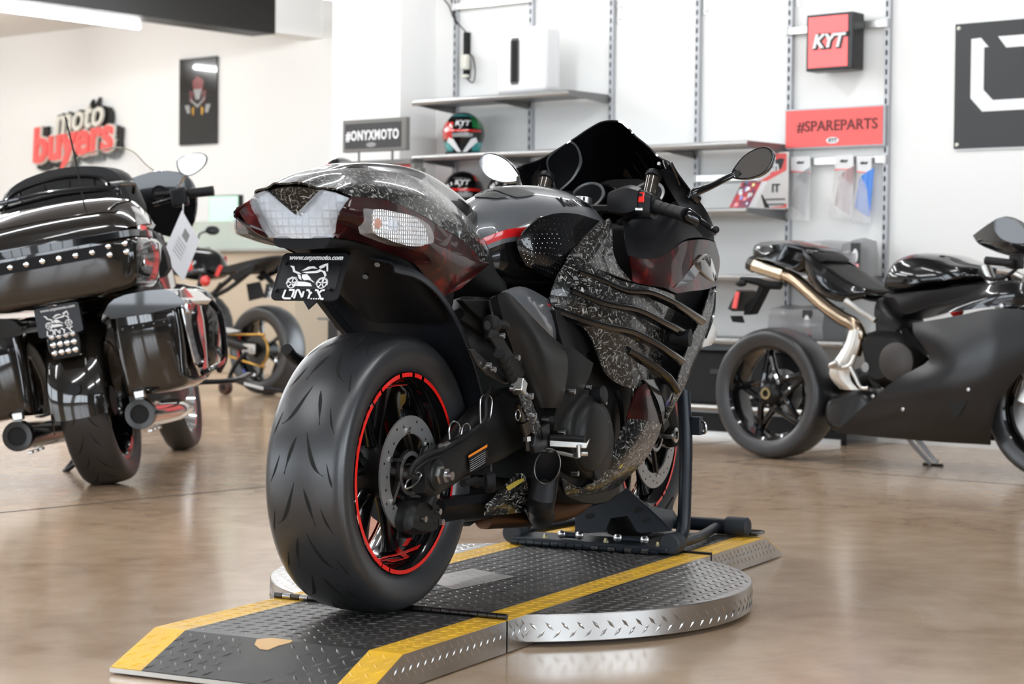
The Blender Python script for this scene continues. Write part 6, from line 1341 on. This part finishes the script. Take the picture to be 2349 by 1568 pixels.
MB().tube([(0.461,-0.240,0.456),(0.495,-0.240,0.472)], .012, 10, 1).build('footpeg', K['alu'], ag)
# tail tidy with plate and red reflector
MB().tube([(0.029,-0.020,0.807),(-0.046,-0.020,0.811),(-0.109,-0.020,0.827),(-0.198,-0.020,0.836)], [.018, .02, .018, .012], 8, 3).build('tail_tidy', K['plastic'], ag)
MB().prism([(-0.089,-0.030,0.806),(-0.058,-0.030,0.796),(-0.132,-0.030,0.672),(-0.175,-0.030,0.667),(-0.168,-0.030,0.713),(-0.113,-0.030,0.755)], (0, .06, 0)).build('plate_bracket', K['plastic'], ag, bevel=.003)
MB().prism([(-0.193,-0.060,0.787),(-0.167,-0.060,0.779),(-0.216,-0.060,0.683),(-0.245,-0.060,0.695)], (0, .13, 0)).build('license_plate', K['signblack'], ag, bevel=.002)
MB().prism([(-0.189,-0.075,0.778),(-0.169,-0.075,0.777),(-0.185,-0.075,0.696),(-0.211,-0.075,0.700)], (0, .012, 0)).build('red_reflector', K['signred'], ag, bevel=.002)
MB().ball((-0.168,-0.060,0.816), (.03, .02, .016), 12, 8).build('rear_indicator', K['black'], ag)
MB().prism([(-0.259,-0.020,0.662),(-0.208,-0.020,0.663),(-0.194,-0.020,0.630),(-0.245,-0.020,0.633)], (0, .03, 0)).build('bracket_foot', K['plastic'], ag)
# front end
both(MB().patch([[(1.064,-0.060,1.030),(1.142,-0.100,1.066),(1.226,-0.140,1.100)], [(1.105,-0.080,0.998),(1.214,-0.140,0.981),(1.302,-0.170,0.989)], [(1.202,-0.100,0.964),(1.312,-0.150,0.944),(1.402,-0.170,0.935)]], 3, 3, .008), 'nose_fairing', K['gloss'], ag)
MB().patch([[(1.097,-0.020,1.078),(1.164,-0.000,1.105),(1.236,0.020,1.068)], [(1.134,-0.100,1.047),(1.211,-0.120,1.074),(1.293,-0.120,1.045)]], 3, 3, .003).build('windscreen', mat('clear_screen', (.8, .8, .8), .05, 0, 1, alpha=.2), ag)
MB().loft([shrink([(1.302,-0.300,1.067),(1.332,-0.300,1.099),(1.391,-0.300,1.093),(1.461,-0.300,1.048),(1.472,-0.300,0.986),(1.393,-0.300,0.986),(1.333,-0.300,1.013)], V((1.28, 0, 1.06)), .9, -.02), [(1.291,-0.280,1.068),(1.320,-0.280,1.100),(1.380,-0.280,1.094),(1.450,-0.280,1.048),(1.461,-0.280,0.986),(1.382,-0.280,0.987),(1.322,-0.280,1.014)], shrink([(1.274,-0.250,1.069),(1.304,-0.250,1.101),(1.364,-0.250,1.095),(1.434,-0.250,1.049),(1.445,-0.250,0.987),(1.366,-0.250,0.987),(1.305,-0.250,1.015)], V((1.28, 0, 1.06)), .8, .02)], 2, 3).build('mirror', K['gloss'], ag)
MB().tube([(1.247,-0.280,0.921),(1.304,-0.280,0.915),(1.374,-0.280,0.908)], [.018, .018, .017], 10, 2).build('grip', K['rubber'], ag)
MB().box((1.366,-0.240,0.916), (.05, .05, .06)).build('switch_housing', K['black'], ag, bevel=.008)
MB().tube([(1.180,-0.220,0.870),(1.231,-0.220,0.843),(1.312,-0.220,0.858),(1.388,-0.220,0.916)], .008, 8, 3).build('brake_hose', K['rubber'], ag)
MB().tube([(1.232,-0.150,0.881),(1.293,-0.150,0.872),(1.352,-0.150,0.845)], .016, 8, 2).build('clip_on', K['alu'], ag)
G = []
for i in range(8):
    a = RAD(30+i*17); r = .315
    G.append([(AF.x+r*cos(a), -.062, AF.z+r*sin(a)), (AF.x+(r+.012)*cos(a), 0, AF.z+(r+.012)*sin(a)), (AF.x+r*cos(a), .062, AF.z+r*sin(a))])
MB().patch(G, 2, 3, .004).build('front_fender', K['gloss'], ag)
MB().tube([(0.703,0.100,0.124),(0.726,0.100,0.102),(0.771,0.100,0.056),(0.805,0.100,0.029)], [.012, .012, .010, .010], 8, 3).build('side_stand', K['upright'], ag)
MB().tube([(.66, .22, .006), (.72, .23, .004), (.76, .225, .006)], .006, 8, 2).build('stand_foot', K['darksteel'], ag)
MB().tube([(.62, .10, .16), (.66, .16, .08), (.70, .22, .008)], .011, 8, 3).build('side_stand_leg', K['upright'], ag)

# ================================================================== touring motorcycle, left
hd = thing('touring_motorcycle', 'black touring motorcycle with luggage trunk and saddlebags seen from behind', 'motorcycle', (2.493, 2.706, 0), .46, -.19)
K['bronze'] = mat('gloss_black_bronze', (.012, .010, .008), .1, 0, 1, .02)  # warm tint stands for the brown floor mirrored in black paint
w = thing_part('rear_wheel', hd); HR = V((0, 0, .325))
_, s3 = tyre(w, HR, .325, .092, .235, n=64)
grooves(w, s3, .092, 10, ((.0, .08, .45, .75, .0022, .12), (.5, .15, .85, .55, .002, .05)))
MB().lathe([(.225, -.075), (.238, -.078), (.236, -.06), (.215, -.03), (.215, .03), (.236, .06), (.238, .078), (.225, .075), (.205, .03), (.205, -.03)], HR, Yv, 48, closed=True).build('rim', K['gloss'], w)
for k in range(9): MB().tube([(.05*cos(k*.698), 0, .325+.05*sin(k*.698)), (.21*cos(k*.698+.1), 0, .325+.21*sin(k*.698+.1))], .012, 6, 1).build('spoke', K['gloss'], w)
MB().lathe([(.0, -.06), (.06, -.06), (.06, .06), (0, .06)], HR, Yv, 20).build('hub', K['frame'], w)
MB().prism([(HR.x+.224*cos(a), -.0795, HR.z+.224*sin(a)) for a in (-1.5, -1.3, -1.1, -.9)]+[(HR.x+.20*cos(a), -.0795, HR.z+.20*sin(a)) for a in (-.9, -1.1, -1.3, -1.5)], (0, .003, 0)).build('rim_accent', K['hred'], w)
w = thing_part('front_wheel', hd); HF = V((1.625, 0, .31))
tyre(w, HF, .31, .066, .235, n=56)
MB().lathe([(.225, -.05), (.238, -.052), (.215, 0), (.238, .052), (.225, .05), (.2, 0)], HF, Yv, 40, closed=True).build('rim', K['chrome'], w)
MB().lathe([(0, -.05), (.05, -.05), (.05, .05), (0, .05)], HF, Yv, 16).build('hub', K['chrome'], w)
for k in range(9): MB().tube([(HF.x+.04*cos(k*.698), 0, HF.z+.04*sin(k*.698)), (HF.x+.21*cos(k*.698), 0, HF.z+.21*sin(k*.698))], .011, 6, 1).build('spoke', K['gloss'], w)
for sg in (-1, 1): MB().tube([(HF.x, sg*.11, .31), (1.42, sg*.11, .75), (1.3, sg*.11, 1.0)], .03, 12, 2).build('fork_leg', K['gloss'], hd)
# rear fender with light cluster
G = []
for a in (95, 115, 135, 155, 172, 186):
    A_ = RAD(a); r = .352
    G.append([(r*.97*cos(A_), -.112, .325+r*.97*sin(A_)-.05), (r*cos(A_), -.104, .325+r*sin(A_)), ((r+.016)*cos(A_), -.06, .325+(r+.016)*sin(A_)), ((r+.02)*cos(A_), 0, .325+(r+.02)*sin(A_)), ((r+.016)*cos(A_), .06, .325+(r+.016)*sin(A_)), (r*cos(A_), .104, .325+r*sin(A_)), (r*.97*cos(A_), .112, .325+r*.97*sin(A_)-.05)])
MB().patch(G, 4, 3, .005).build('rear_fender', K['bronze'], hd, sharp=60)
tlh = thing_part('tail_light', hd)
MB().prism([(-.385, .062*a, .575+.055*b) for a, b in ((-.8, -1), (.8, -1), (1, -.4), (1, .4), (.7, 1), (-.7, 1), (-1, .4), (-1, -.4))], (.05, 0, 0)).build('housing', K['gloss'], tlh, bevel=.004)
for r_ in range(3):
    for c_ in range(4): MB().ball((-.388, -.04+.0265*c_, .545+.031*r_), (.008, .0125, .0125), 10, 6).build('led_cell', K['chrome'], tlh)
MB().cyl((-.372, -.005, .40), (-.38, -.005, .40), .024, n=20).build('fender_plug', K['black'], hd)
ph2 = thing_part('plate_holder', hd)
HP = V((-.40, -.0, .665))
def hp_pt(a, b, h=0): return HP+V((-h, -a, b))
MB().prism([hp_pt(a, b) for a, b in ((-.085, -.05), (-.075, -.056), (.075, -.056), (.085, -.05), (.085, .05), (.075, .056), (-.075, .056), (-.085, .05))], (.006, 0, 0)).build('plate_frame', mat('plate_blueblack', (.01, .012, .018), .4), ph2)
px, py = V((0, -1, 0)), V((0, 0, 1))
plate_print(ph2, fp=hp_pt)
MB().bx(-.39, -.25, -.06, .06, .60, .70).build('plate_bracket', K['black'], ph2)
# saddlebags
def bag(sg):
    b = thing_part('saddlebag', hd); S = []
    for x, k, zt, zb in ((-.33, .80, .655, .36), (-.30, .97, .685, .335), (-.15, 1.0, .70, .325), (.10, 1.0, .70, .33), (.24, .9, .68, .36), (.27, .75, .65, .40)):
        S.append([(x, sg*(.31+(y-.31)*k), z) for y, z in ((.175, zb+.03), (.175, zt-.03), (.22, zt), (.40, zt), (.445, zt-.05), (.43, zb+.07), (.40, zb), (.22, zb))])
    MB().loft(S, 3, 3).build('bag_body', K['bronze'], b, sharp=60)
    MB().loft([[(x, sg*y, z) for y, z in ((.18, .635), (.18, .69), (.25, .715), (.40, .71), (.452, .67), (.452, .635))] for x in (-.335, -.1, .15, .27)], 2, 2).build('bag_lid', K['bronze'], b)
    MB().bx(-.343, -.335, sg*.20, sg*.40, .575, .60).build('light_strip', K['smoke'], b, bevel=.003)
    for k in range(5): MB().ball((-.345, sg*(.22+.04*k), .588), (.004, .006, .006), 8, 4).build('strip_led', K['darksteel'], b)
    MB().prism([(x, sg*.456, z) for x, z in ((-.31, .70), (-.20, .71), (.0, .66), (-.05, .42), (-.20, .36), (-.28, .42), (-.32, .60))], (0, sg*-.012, 0)).build('bag_trim', K['chrome'], b, bevel=.006)
    MB().bx(-.30, -.22, sg*.455, sg*.475, .605, .66).build('bag_latch', K['chrome'], b, bevel=.006)
    MB().bx(-.305, -.25, sg*.474, sg*.478, .615, .64).build('side_reflector', K['hred'], b, bevel=.002)
    MB().tube([(-.26, sg*.47, .37), (-.2, sg*.50, .38), (.1, sg*.50, .40), (.22, sg*.47, .45)], .011, 8, 4).build('guard_rail', K['gloss'], b)
    MB().tube([(.20, sg*.48, .64), (.18, sg*.51, .58), (.17, sg*.50, .42), (.20, sg*.46, .36)], .013, 8, 4).build('guard_hoop', K['gloss'], b)
bag(-1); bag(1)
for sg in (-1, 1):
    e_ = thing_part('exhaust', hd); y = sg*.235
    MB().tube([(-.36, y, .262), (-.1, y, .25), (.3, y*.98, .235), (.7, y*.9, .22)], [.052, .052, .05, .03], 20, 2).build('muffler', K['chrome'] if sg < 0 else K['gloss'], e_)
    MB().lathe([(.036, -.002), (.056, -.002), (.058, .006), (.058, .05), (.053, .052), (.036, .0)], (-.40, y, .263), (1, 0, 0), 28).build('end_cap', K['gloss'], e_)
    MB().cyl((-.397, y, .263), (-.392, y, .263), .037, n=24).build('bore', K['darkslot'], e_)
    MB().box((-.33, y, .335), (.03, .04, .03)).build('hanger', K['alu'], e_, bevel=.004)
    for k in range(3): MB().box((-.25+.08*k, y, .19), (.03, .02, .012)).build('clamp', K['alu'], e_, bevel=.002)
# luggage trunk
tp = thing_part('luggage_trunk', hd); S = []
for x, k, z0, z1 in ((-.46, .86, .76, .93), (-.43, .98, .738, .935), (-.25, 1.03, .73, .94), (0, 1.0, .73, .94), (.08, .9, .75, .93)):
    S.append([(x, .335*k*y, z0+(z1-z0)*z) for y, z in ((-1, .25), (-1, 1), (0, 1), (1, 1), (1, .25), (.8, 0), (0, -.05), (-.8, 0))])
MB().loft(S, 3, 3).build('trunk_body', K['bronze'], tp, sharp=60)
S = []
for x, k, zt in ((-.47, .86, .985), (-.43, .97, 1.03), (-.25, 1.02, 1.10), (-.05, 1.0, 1.11), (.06, .9, 1.07)):
    S.append([(x, .335*k*y, .945+(zt-.945)*z) for y, z in ((-1, 0), (-.98, .6), (-.7, .95), (0, 1.06), (.7, .95), (.98, .6), (1, 0), (0, -.02))])
MB().loft(S, 3, 3).build('trunk_lid', K['bronze'], tp, sharp=60)
MB().loft([[(x, .345*k*y, .935+z) for y, z in ((-1, -.012), (-1, .012), (0, .014), (1, .012), (1, -.012), (0, -.014))] for x, k in ((-.475, .88), (-.43, 1.0), (-.2, 1.05), (.05, .95))], 3, 1).build('trunk_seam', K['gloss'], tp)
MB().loft([[(-.455-.02*(1-abs(y)/.34), y, z) for z in (.865, .91)]+[(-.44, y, z) for z in (.91, .865)] for y in (-.335, -.2, -.05, .1, .25, .335)], 1, 1).build('light_bar', K['plastic'], tp)
for k in range(11):
    y = -.31+.062*k; q = 1-abs(y)/.34
    MB().ball((-.457-.02*q, y, .888+(.012 if k in (0, 1) else 0)), (.008, .012, .012), 10, 6).build('bar_led', K['chrome'], tp)
    if k in (0, 1, 9, 10): MB().ball((-.457-.02*q, y, .868), (.008, .012, .012), 10, 6).build('bar_led', K['chrome'], tp)
for sg in (-1, 1):
    MB().box((-.30, sg*.352, .86), (.16, .012, .11)).build('trunk_latch', K['chrome'], tp, bevel=.01)
    MB().box((-.30, sg*.352, .955), (.12, .016, .03)).build('latch_top', K['chrome'], tp, bevel=.005)
    MB().loft([[(x, sg*(y), z) for y, z in ((.25, .96), (.33, .95), (.36, .80), (.27, .78))] for x in (.05, .10, .14)], 1, 3).build('side_bolster', K['seat'], tp)
# rack, backrest, antenna
for P in ([(-.33, -.30, 1.09), (-.34, -.28, 1.12), (-.36, -.1, 1.14), (-.36, .1, 1.14), (-.34, .28, 1.12), (-.33, .30, 1.09)], [(-.05, -.30, 1.11), (-.1, -.31, 1.145), (-.30, -.26, 1.14)], [(-.05, .30, 1.11), (-.1, .31, 1.145), (-.30, .26, 1.14)], [(-.04, -.24, 1.14), (-.04, 0, 1.155), (-.04, .24, 1.14)], [(-.05, -.22, 1.14), (-.02, -.16, 1.20), (0, 0, 1.225), (-.02, .16, 1.20), (-.05, .22, 1.14)]):
    MB().tube(P, .009, 8, 4).build('rack_rail', K['gloss'], tp)
for y in (-.15, -.05, .05, .15): MB().tube([(-.03, y, 1.145), (-.015, y, 1.18), (0, y, 1.205)], .005, 6, 1).build('rack_rung', K['gloss'], tp)
MB().loft([[(x, y*k, z) for y, z in ((-.27, 1.0), (-.27, 1.16), (-.20, 1.24), (0, 1.27), (.20, 1.24), (.27, 1.16), (.27, 1.0), (0, .98))] for x, k in ((.08, .9), (.12, 1.0), (.20, 1.0), (.25, .9))], 2, 4).build('passenger_backrest', K['seat'], hd)
MB().tube([(-0.200,-0.121,0.922),(-0.200,-0.134,1.035),(-0.200,-0.133,1.121)], [.008, .006, .004], 8, 2).build('antenna_base', K['rubber'], hd)
MB().tube([(-0.200,-0.132,1.087),(-0.200,-0.131,1.274),(-0.200,-0.123,1.432)], [.004, .0035, .003], 6, 2).build('antenna_mast', K['rubber'], hd)
# saddle, tank, fairing, screen
pillow([(.10, .80), (.35, .82), (.6, .74), (.8, .78), (.85, .70), (.5, .62), (.15, .68)], .19).build('saddle', K['seat'], hd)
pillow([(.75, .72), (.85, .86), (1.05, .92), (1.25, .88), (1.25, .72), (1.0, .66)], .17).build('fuel_tank', K['bronze'], hd)
pillow([(.45, .30), (.55, .62), (.95, .66), (1.1, .45), (1.0, .22), (.6, .2)], .19).build('engine', K['darksteel'], hd)
for P in ([(1.000,-0.194,0.738),(1.000,-0.278,0.743),(1.000,-0.346,0.705),(1.000,-0.372,0.608),(1.000,-0.354,0.482),(1.000,-0.310,0.362),(1.000,-0.225,0.298),(1.000,-0.151,0.326),(1.000,-0.136,0.404)],):
    c_ = sum((V(p) for p in P), V((0, 0, 0)))/len(P)
    both(MB().loft([[c_+(V(p)-c_)*k+V((dx, 0, 0)) for p in P] for dx, k in ((-.10, .7), (-.06, .95), (0, 1.0), (.12, .9))], 2, 3), 'leg_fairing', K['bronze'], hd)
    both(MB().loft([[c_+(V(p)-c_)*k+V((dx, 0, 0)) for p in P] for dx, k in ((-.104, .42), (-.095, .40))], 1, 3), 'leg_fairing_pocket', K['plastic'], hd)
both(MB().tube([(.75, -.20, .33), (.75, -.42, .30), (.95, -.46, .31)], .022, 8, 3, flat=.5), 'footboard', K['black'], hd)
FAo = [(1.050,0.091,1.207),(1.050,-0.005,1.242),(1.050,-0.129,1.267),(1.050,-0.230,1.273),(1.050,-0.323,1.240),(1.050,-0.362,1.183),(1.050,-0.359,1.095),(1.050,-0.318,1.003),(1.050,-0.232,0.969),(1.050,-0.107,1.042),(1.050,0.001,1.101)]
c_ = V((1.05, 0, 1.08))
mf = MB().loft([[V((1.02, p[1], p[2])) for p in FAo] , [V((1.06, p[1]*1.0, p[2]+.0)) for p in FAo], [V((1.22, p[1]*.8, 1.08+(p[2]-1.08)*.8)) for p in FAo], [V((1.32, p[1]*.45, 1.08+(p[2]-1.08)*.5)) for p in FAo]], 3, 3)
mf.build('batwing_fairing', K['gloss'], hd); mf.mirror().build('batwing_fairing', K['gloss'], hd)
for c in ([(1.012,-0.210,1.173),(1.012,-0.081,1.179),(1.012,-0.005,1.178),(1.012,-0.106,1.124)]):
    rr_ = .078 if c is not None and abs(c[1]) > .30 else .036
    MB().lathe([(0, -.006), (rr_*.8, -.006), (rr_*.9, -.014), (rr_, -.010), (rr_, .01), (0, .01)], c, (1, 0, 0), 24).build('instrument', K['plastic'], hd)
wsr = [(1.150,0.248,1.350),(1.150,0.189,1.395),(1.150,0.104,1.419),(1.150,0.022,1.424),(1.150,-0.047,1.420),(1.150,-0.107,1.385),(1.150,-0.154,1.316),(1.150,-0.212,1.261)]
MB().patch([wsr, [(p[0]+.06, p[1], p[2]-.03) for p in wsr], [(1.25, p[1]*.95, min(p[2]-.02, 1.24)) for p in wsr], [(1.30, p[1]*.8, 1.12) for p in wsr]], 3, 3, .003).build('windshield', mat('clear_windshield', (.9, .9, .88), .03, 0, 1, alpha=.14), hd)
MB().tube([tuple(V(p)) for p in wsr], .003, 6, 3).build('windshield_edge', mat('windshield_rim', (.25, .25, .2), .3), hd)
MB().tube([(0.780,-0.230,1.152),(0.780,-0.315,1.142),(0.780,-0.390,1.132)], [.012, .013, .014], 10, 2).build('handlebar', K['black'], hd)
MB().tube([(0.780,-0.382,1.132),(0.780,-0.437,1.127),(0.780,-0.485,1.124)], [.021, .021, .022], 12, 2).build('grip', K['rubber'], hd)
MB().box([(0.770,-0.336,1.122)][0], (.06, .07, .08)).build('switch_housing', K['black'], hd, bevel=.01)
MB().tube([(0.800,-0.213,1.112),(0.800,-0.278,1.119),(0.800,-0.337,1.123)], .009, 8, 2).build('control_lever', K['gloss'], hd)
mro = [(0.800,-0.345,1.270),(0.800,-0.362,1.292),(0.800,-0.418,1.301),(0.800,-0.465,1.292),(0.800,-0.480,1.270),(0.800,-0.461,1.239),(0.800,-0.421,1.216),(0.800,-0.382,1.209),(0.800,-0.352,1.228)]
c_ = sum((V(p) for p in mro), V((0, 0, 0)))/9
MB().loft([[c_+(V(p)-c_)*.98 for p in mro], [c_+(V(p)-c_)*1.02+V((.01, 0, 0)) for p in mro], [c_+(V(p)-c_)*.7+V((.045, 0, 0)) for p in mro]], 2, 3).build('mirror_housing', K['gloss'], hd)
MB().prism(crc([c_+(V(p)-c_)*.92+V((-.003, 0, 0)) for p in mro], 3), (.001, 0, 0)).build('mirror_glass', mat('mirror_dim', (.35, .34, .32), .05, 1), hd)
MB().tube([(0.800,-0.371,1.213),(0.800,-0.337,1.175),(0.800,-0.311,1.142)], .007, 8, 2).build('mirror_stem', K['chrome'], hd)
MB().tube([(.55, .16, .20), (.50, .30, .06), (.52, .36, .035)], .012, 8, 3).build('side_stand', K['black'], hd)
MB().tube([(.42, .20, .1), (.46, .30, .055), (.54, .35, .04)], .009, 8, 3).build('side_stand_brace', K['black'], hd)
# price card hung on the grip
cd = thing('price_card', 'white information sheet hanging from the touring motorcycle handlebar', 'card', (2.493, 2.706, 0), .46, -.19)
q_ = [(0.700,-0.347,1.060),(0.700,-0.398,0.918),(0.700,-0.298,0.759),(0.700,-0.228,0.884)]
MB().prism(q_, (.003, 0, 0)).build('sheet', mat('white_paper', (.8, .81, .84), .5), cd)
def onc(a, b, h=.0015):
    A0, B0, C0, D0 = [V(p) for p in q_]; return (A0.lerp(B0, a)).lerp(D0.lerp(C0, a), b)+V((-h, 0, 0))
MB().prism([onc(a, b) for a, b in ((.35, .16), (.6, .16), (.6, .34), (.35, .34))], (.001, 0, 0)).build('printed_photo', K['hgrey'], cd)
for k in range(5): MB().prism([onc(a, b) for a, b in ((.25, .42+.07*k), (.65, .42+.07*k), (.65, .44+.07*k), (.25, .44+.07*k))], (.001, 0, 0)).build('printed_line', K['upright'], cd)
MB().tube([onc(.1, .02), [(0.740,-0.350,1.084)][0], [(0.760,-0.360,1.117)][0]], .002, 6, 2).build('hang_cord', K['white'], cd)

# ================================================================== naked motorcycle on a paddock stand, middle
DQ = (7.934, 5.656)
nk = thing('naked_motorcycle', 'black naked motorcycle with gold chain raised on a paddock stand', 'motorcycle', (DQ[0], DQ[1], 0), 1.342)
w = thing_part('rear_wheel', nk); NR = V((0, 0, .318))
tyre(w, NR, .316, .096, .222, n=56)
MB().lathe([(.212, -.078), (.226, -.08), (.205, -.03), (.205, .03), (.226, .08), (.212, .078), (.195, .03), (.195, -.03)], NR, Yv, 48, closed=True).build('rim', K['gloss'], w)
for k in range(5): MB().tube([(.04*cos(k*1.257), .03, .318+.04*sin(k*1.257)), (.2*cos(k*1.257), .0, .318+.2*sin(k*1.257))], .016, 6, 1).build('spoke', K['gloss'], w)
MB().lathe([(0, -.06), (.06, -.06), (.06, .08), (0, .08)], NR, Yv, 20).build('hub', K['frame'], w)
for a0, a1, m_ in ((-.3, .5, 'hred'), (-1.0, -.7, 'hblue')):
    m = MB(); ring_sector(m, NR, .205, .222, .0815, a0, a1, 10); m.build('rim_stripe', K[m_], w, recalc=False)
MB().lathe([(.05, .09), (.108, .09), (.112, .095), (.108, .10), (.05, .10)], NR, Yv, 40, closed=True).build('sprocket', K['darksteel'], w)
MB().tube([(.62, .095, .40)]+[(.112*cos(a), .095, .318+.112*sin(a)) for a in [RAD(100+20*i) for i in range(9)]]+[(.62, .095, .33)], .009, 8, 3).build('drive_chain', K['gold'], w)
MB().tube([(-.03, .13, .318), (.15, .13, .35), (.45, .12, .41), (.62, .11, .42)], [.03, .04, .045, .05], 10, 3).build('swingarm', K['frame'], nk)
MB().box((.02, .155, .325), (.13, .012, .07)).build('axle_plate', K['alu'], nk, bevel=.004)
MB().cyl((-.01, .16, .318), (-.01, .175, .318), .02, n=16).build('axle_nut', K['steel'], nk)
MB().prism([(.22, .15, .47), (.62, .15, .49), (.62, .15, .455), (.22, .15, .435), (.10, .15, .45)], (0, .006, 0)).build('chain_guard', K['chrome'], nk)
pillow([(-.16, .985), (-.10, .92), (.10, .85), (.22, .86), (.34, .84), (.52, .86), (.56, .89), (.40, .90), (.22, .93), (.05, .96)], .12).build('seat_tail', K['seat'], nk)
both(MB().prism([(-.02, .128, .93), (.10, .128, .90), (.26, .128, .83), (.20, .128, .80), (.02, .128, .86)], (0, -.01, 0)), 'tail_panel', K['black'], nk, bevel=.006)
both(MB().prism([(.33, .122, .905), (.37, .122, .915), (.42, .122, .84), (.38, .122, .83)], (0, .003, 0)), 'seat_flash', K['hred'], nk)
pillow([(.52, .87), (.60, 1.0), (.75, 1.05), (.98, 1.02), (1.08, .92), (.95, .85), (.70, .80), (.55, .82)], .17).build('fuel_tank', K['gloss'], nk)
both(MB().prism([(.62, .168, .98), (.72, .176, 1.0), (.70, .176, .86), (.60, .166, .88)], (0, .004, 0)), 'tank_flash', K['hred'], nk)
m_ = text_mb('M', .13, .004, .012, .1, sx=1.4); m_.v = [(.80-x, .182+k, .945+y) for x, y, k in m_.v]; m_.build('tank_letter', K['print'], nk)
MB().ball((.50, .14, .80), (.05, .03, .04), 12, 8).build('side_lamp', K['hred'], nk)
for P in ([(.05, .10, .88), (.3, .11, .74), (.55, .12, .66)], [(.25, .11, .83), (.45, .12, .70), (.6, .12, .55)], [(.55, .13, .85), (.6, .14, .62), (.6, .13, .4)], [(.35, .12, .78), (.5, .125, .62)]):
    MB().tube(P, .018, 8, 3).build('trellis_tube', K['frame'], nk)
pillow([(.5, .36), (.55, .62), (.8, .74), (1.05, .62), (1.05, .32), (.75, .24)], .2).build('engine', K['engine'], nk)
for c in ((.45, .15, .57), (.42, .16, .66)): MB().ball(c, .035, 12, 8).build('side_cover', K['alu'], nk)
MB().lathe([(.0, 0), (.09, 0), (.09, .02), (.0, .03)], (.86, .2, .46), (0, 1, 0), 24).build('alternator_cover', K['frame'], nk)
MB().prism([(.02, .05, .80), (-.03, .05, .69), (.13, .05, .66), (.16, .05, .78)], (0, .006, 0)).build('tail_bracket', K['black'], nk)
pq = thing_part('plate_holder', nk)
NP = V((-.07, .0, .735))
def np_pt(a, b, h=0): return NP+V((-h-.25*b, -a, b))
MB().prism([np_pt(a, b) for a, b in ((-.085, -.05), (.085, -.05), (.085, .05), (-.085, .05))], (.006, 0, 0)).build('plate_frame', K['black'], pq)
px, py = V((0, -1, 0)), V((-.25, 0, 1)).normalized()
plate_print(pq, fp=np_pt, url=False)
MB().tube([(-.06, 0, .78), (.05, 0, .86), (.15, 0, .88)], .02, 8, 2).build('plate_arm', K['black'], pq)
pillow([(1.35, .30), (1.2, .62), (1.1, .95), (1.2, .98), (1.45, .4)], .1).build('front_fork', K['black'], nk)
w = thing_part('front_wheel', nk); tyre(w, V((1.45, 0, .30)), .30, .06, .222, n=48)
MB().lathe([(0, -.03), (.21, -.03), (.21, .03), (0, .03)], (1.45, 0, .30), Yv, 32).build('rim', K['gloss'], w)
MB().tube([(1.05, -.38, 1.04), (1.12, -.1, 1.02), (1.12, .1, 1.02), (1.05, .38, 1.04)], .014, 8, 3).build('handlebar', K['black'], nk)
for sg in (-1, 1):
    MB().tube([(1.06, sg*.25, 1.04), (1.07, sg*.30, 1.15), (1.05, sg*.36, 1.17)], .008, 6, 2).build('mirror_stem', K['black'], nk)
    MB().ball((1.04, sg*.40, 1.18), (.02, .07, .035), 14, 8).build('mirror_head', K['black'], nk)
MB().tube([(1.12, .16, .96), (1.2, .1, 1.06), (1.22, 0, 1.08), (1.2, -.1, 1.06), (1.12, -.16, .96)], .02, 8, 3).build('headlamp_cowl', K['black'], nk)
# paddock stand
ps = thing('paddock_stand', 'black paddock stand with brown rollers under the naked motorcycle', 'stand', (DQ[0], DQ[1], 0), 1.342)
for sg in (-1, 1):
    MB().tube([(.03, sg*.17, .30), (.12, sg*.20, .20), (.19, sg*.21, .06)], .016, 10, 3).build('upright', K['black'], ps)
    MB().tube([(.16, sg*.21, .12), (-.1, sg*.21, .07), (-.45, sg*.19, .05), (-.62, sg*.12, .08)], .018, 10, 3).build('side_tube', K['black'], ps)
    MB().cyl((.20, sg*.185, .052), (.20, sg*.235, .052), .052, n=24).build('roller', mat('roller_brown', (.06, .025, .015), .5), ps, bevel=.006)
    MB().cyl((.20, sg*.18, .052), (.20, sg*.24, .052), .022, n=16).build('roller_hub', K['black'], ps)
MB().tube([(-.62, -.14, .08), (-.62, 0, .08), (-.62, .14, .08)], .018, 10, 1).build('cross_tube', K['black'], ps)
for k in range(9): MB().prism([(-.02-.022*k, .230, .078-.003*k), (-.034-.022*k, .230, .076-.003*k), (-.032-.022*k, .230, .096-.003*k), (-.018-.022*k, .230, .098-.003*k)], (0, .002, 0)).build('stand_marking', K['print'], ps)
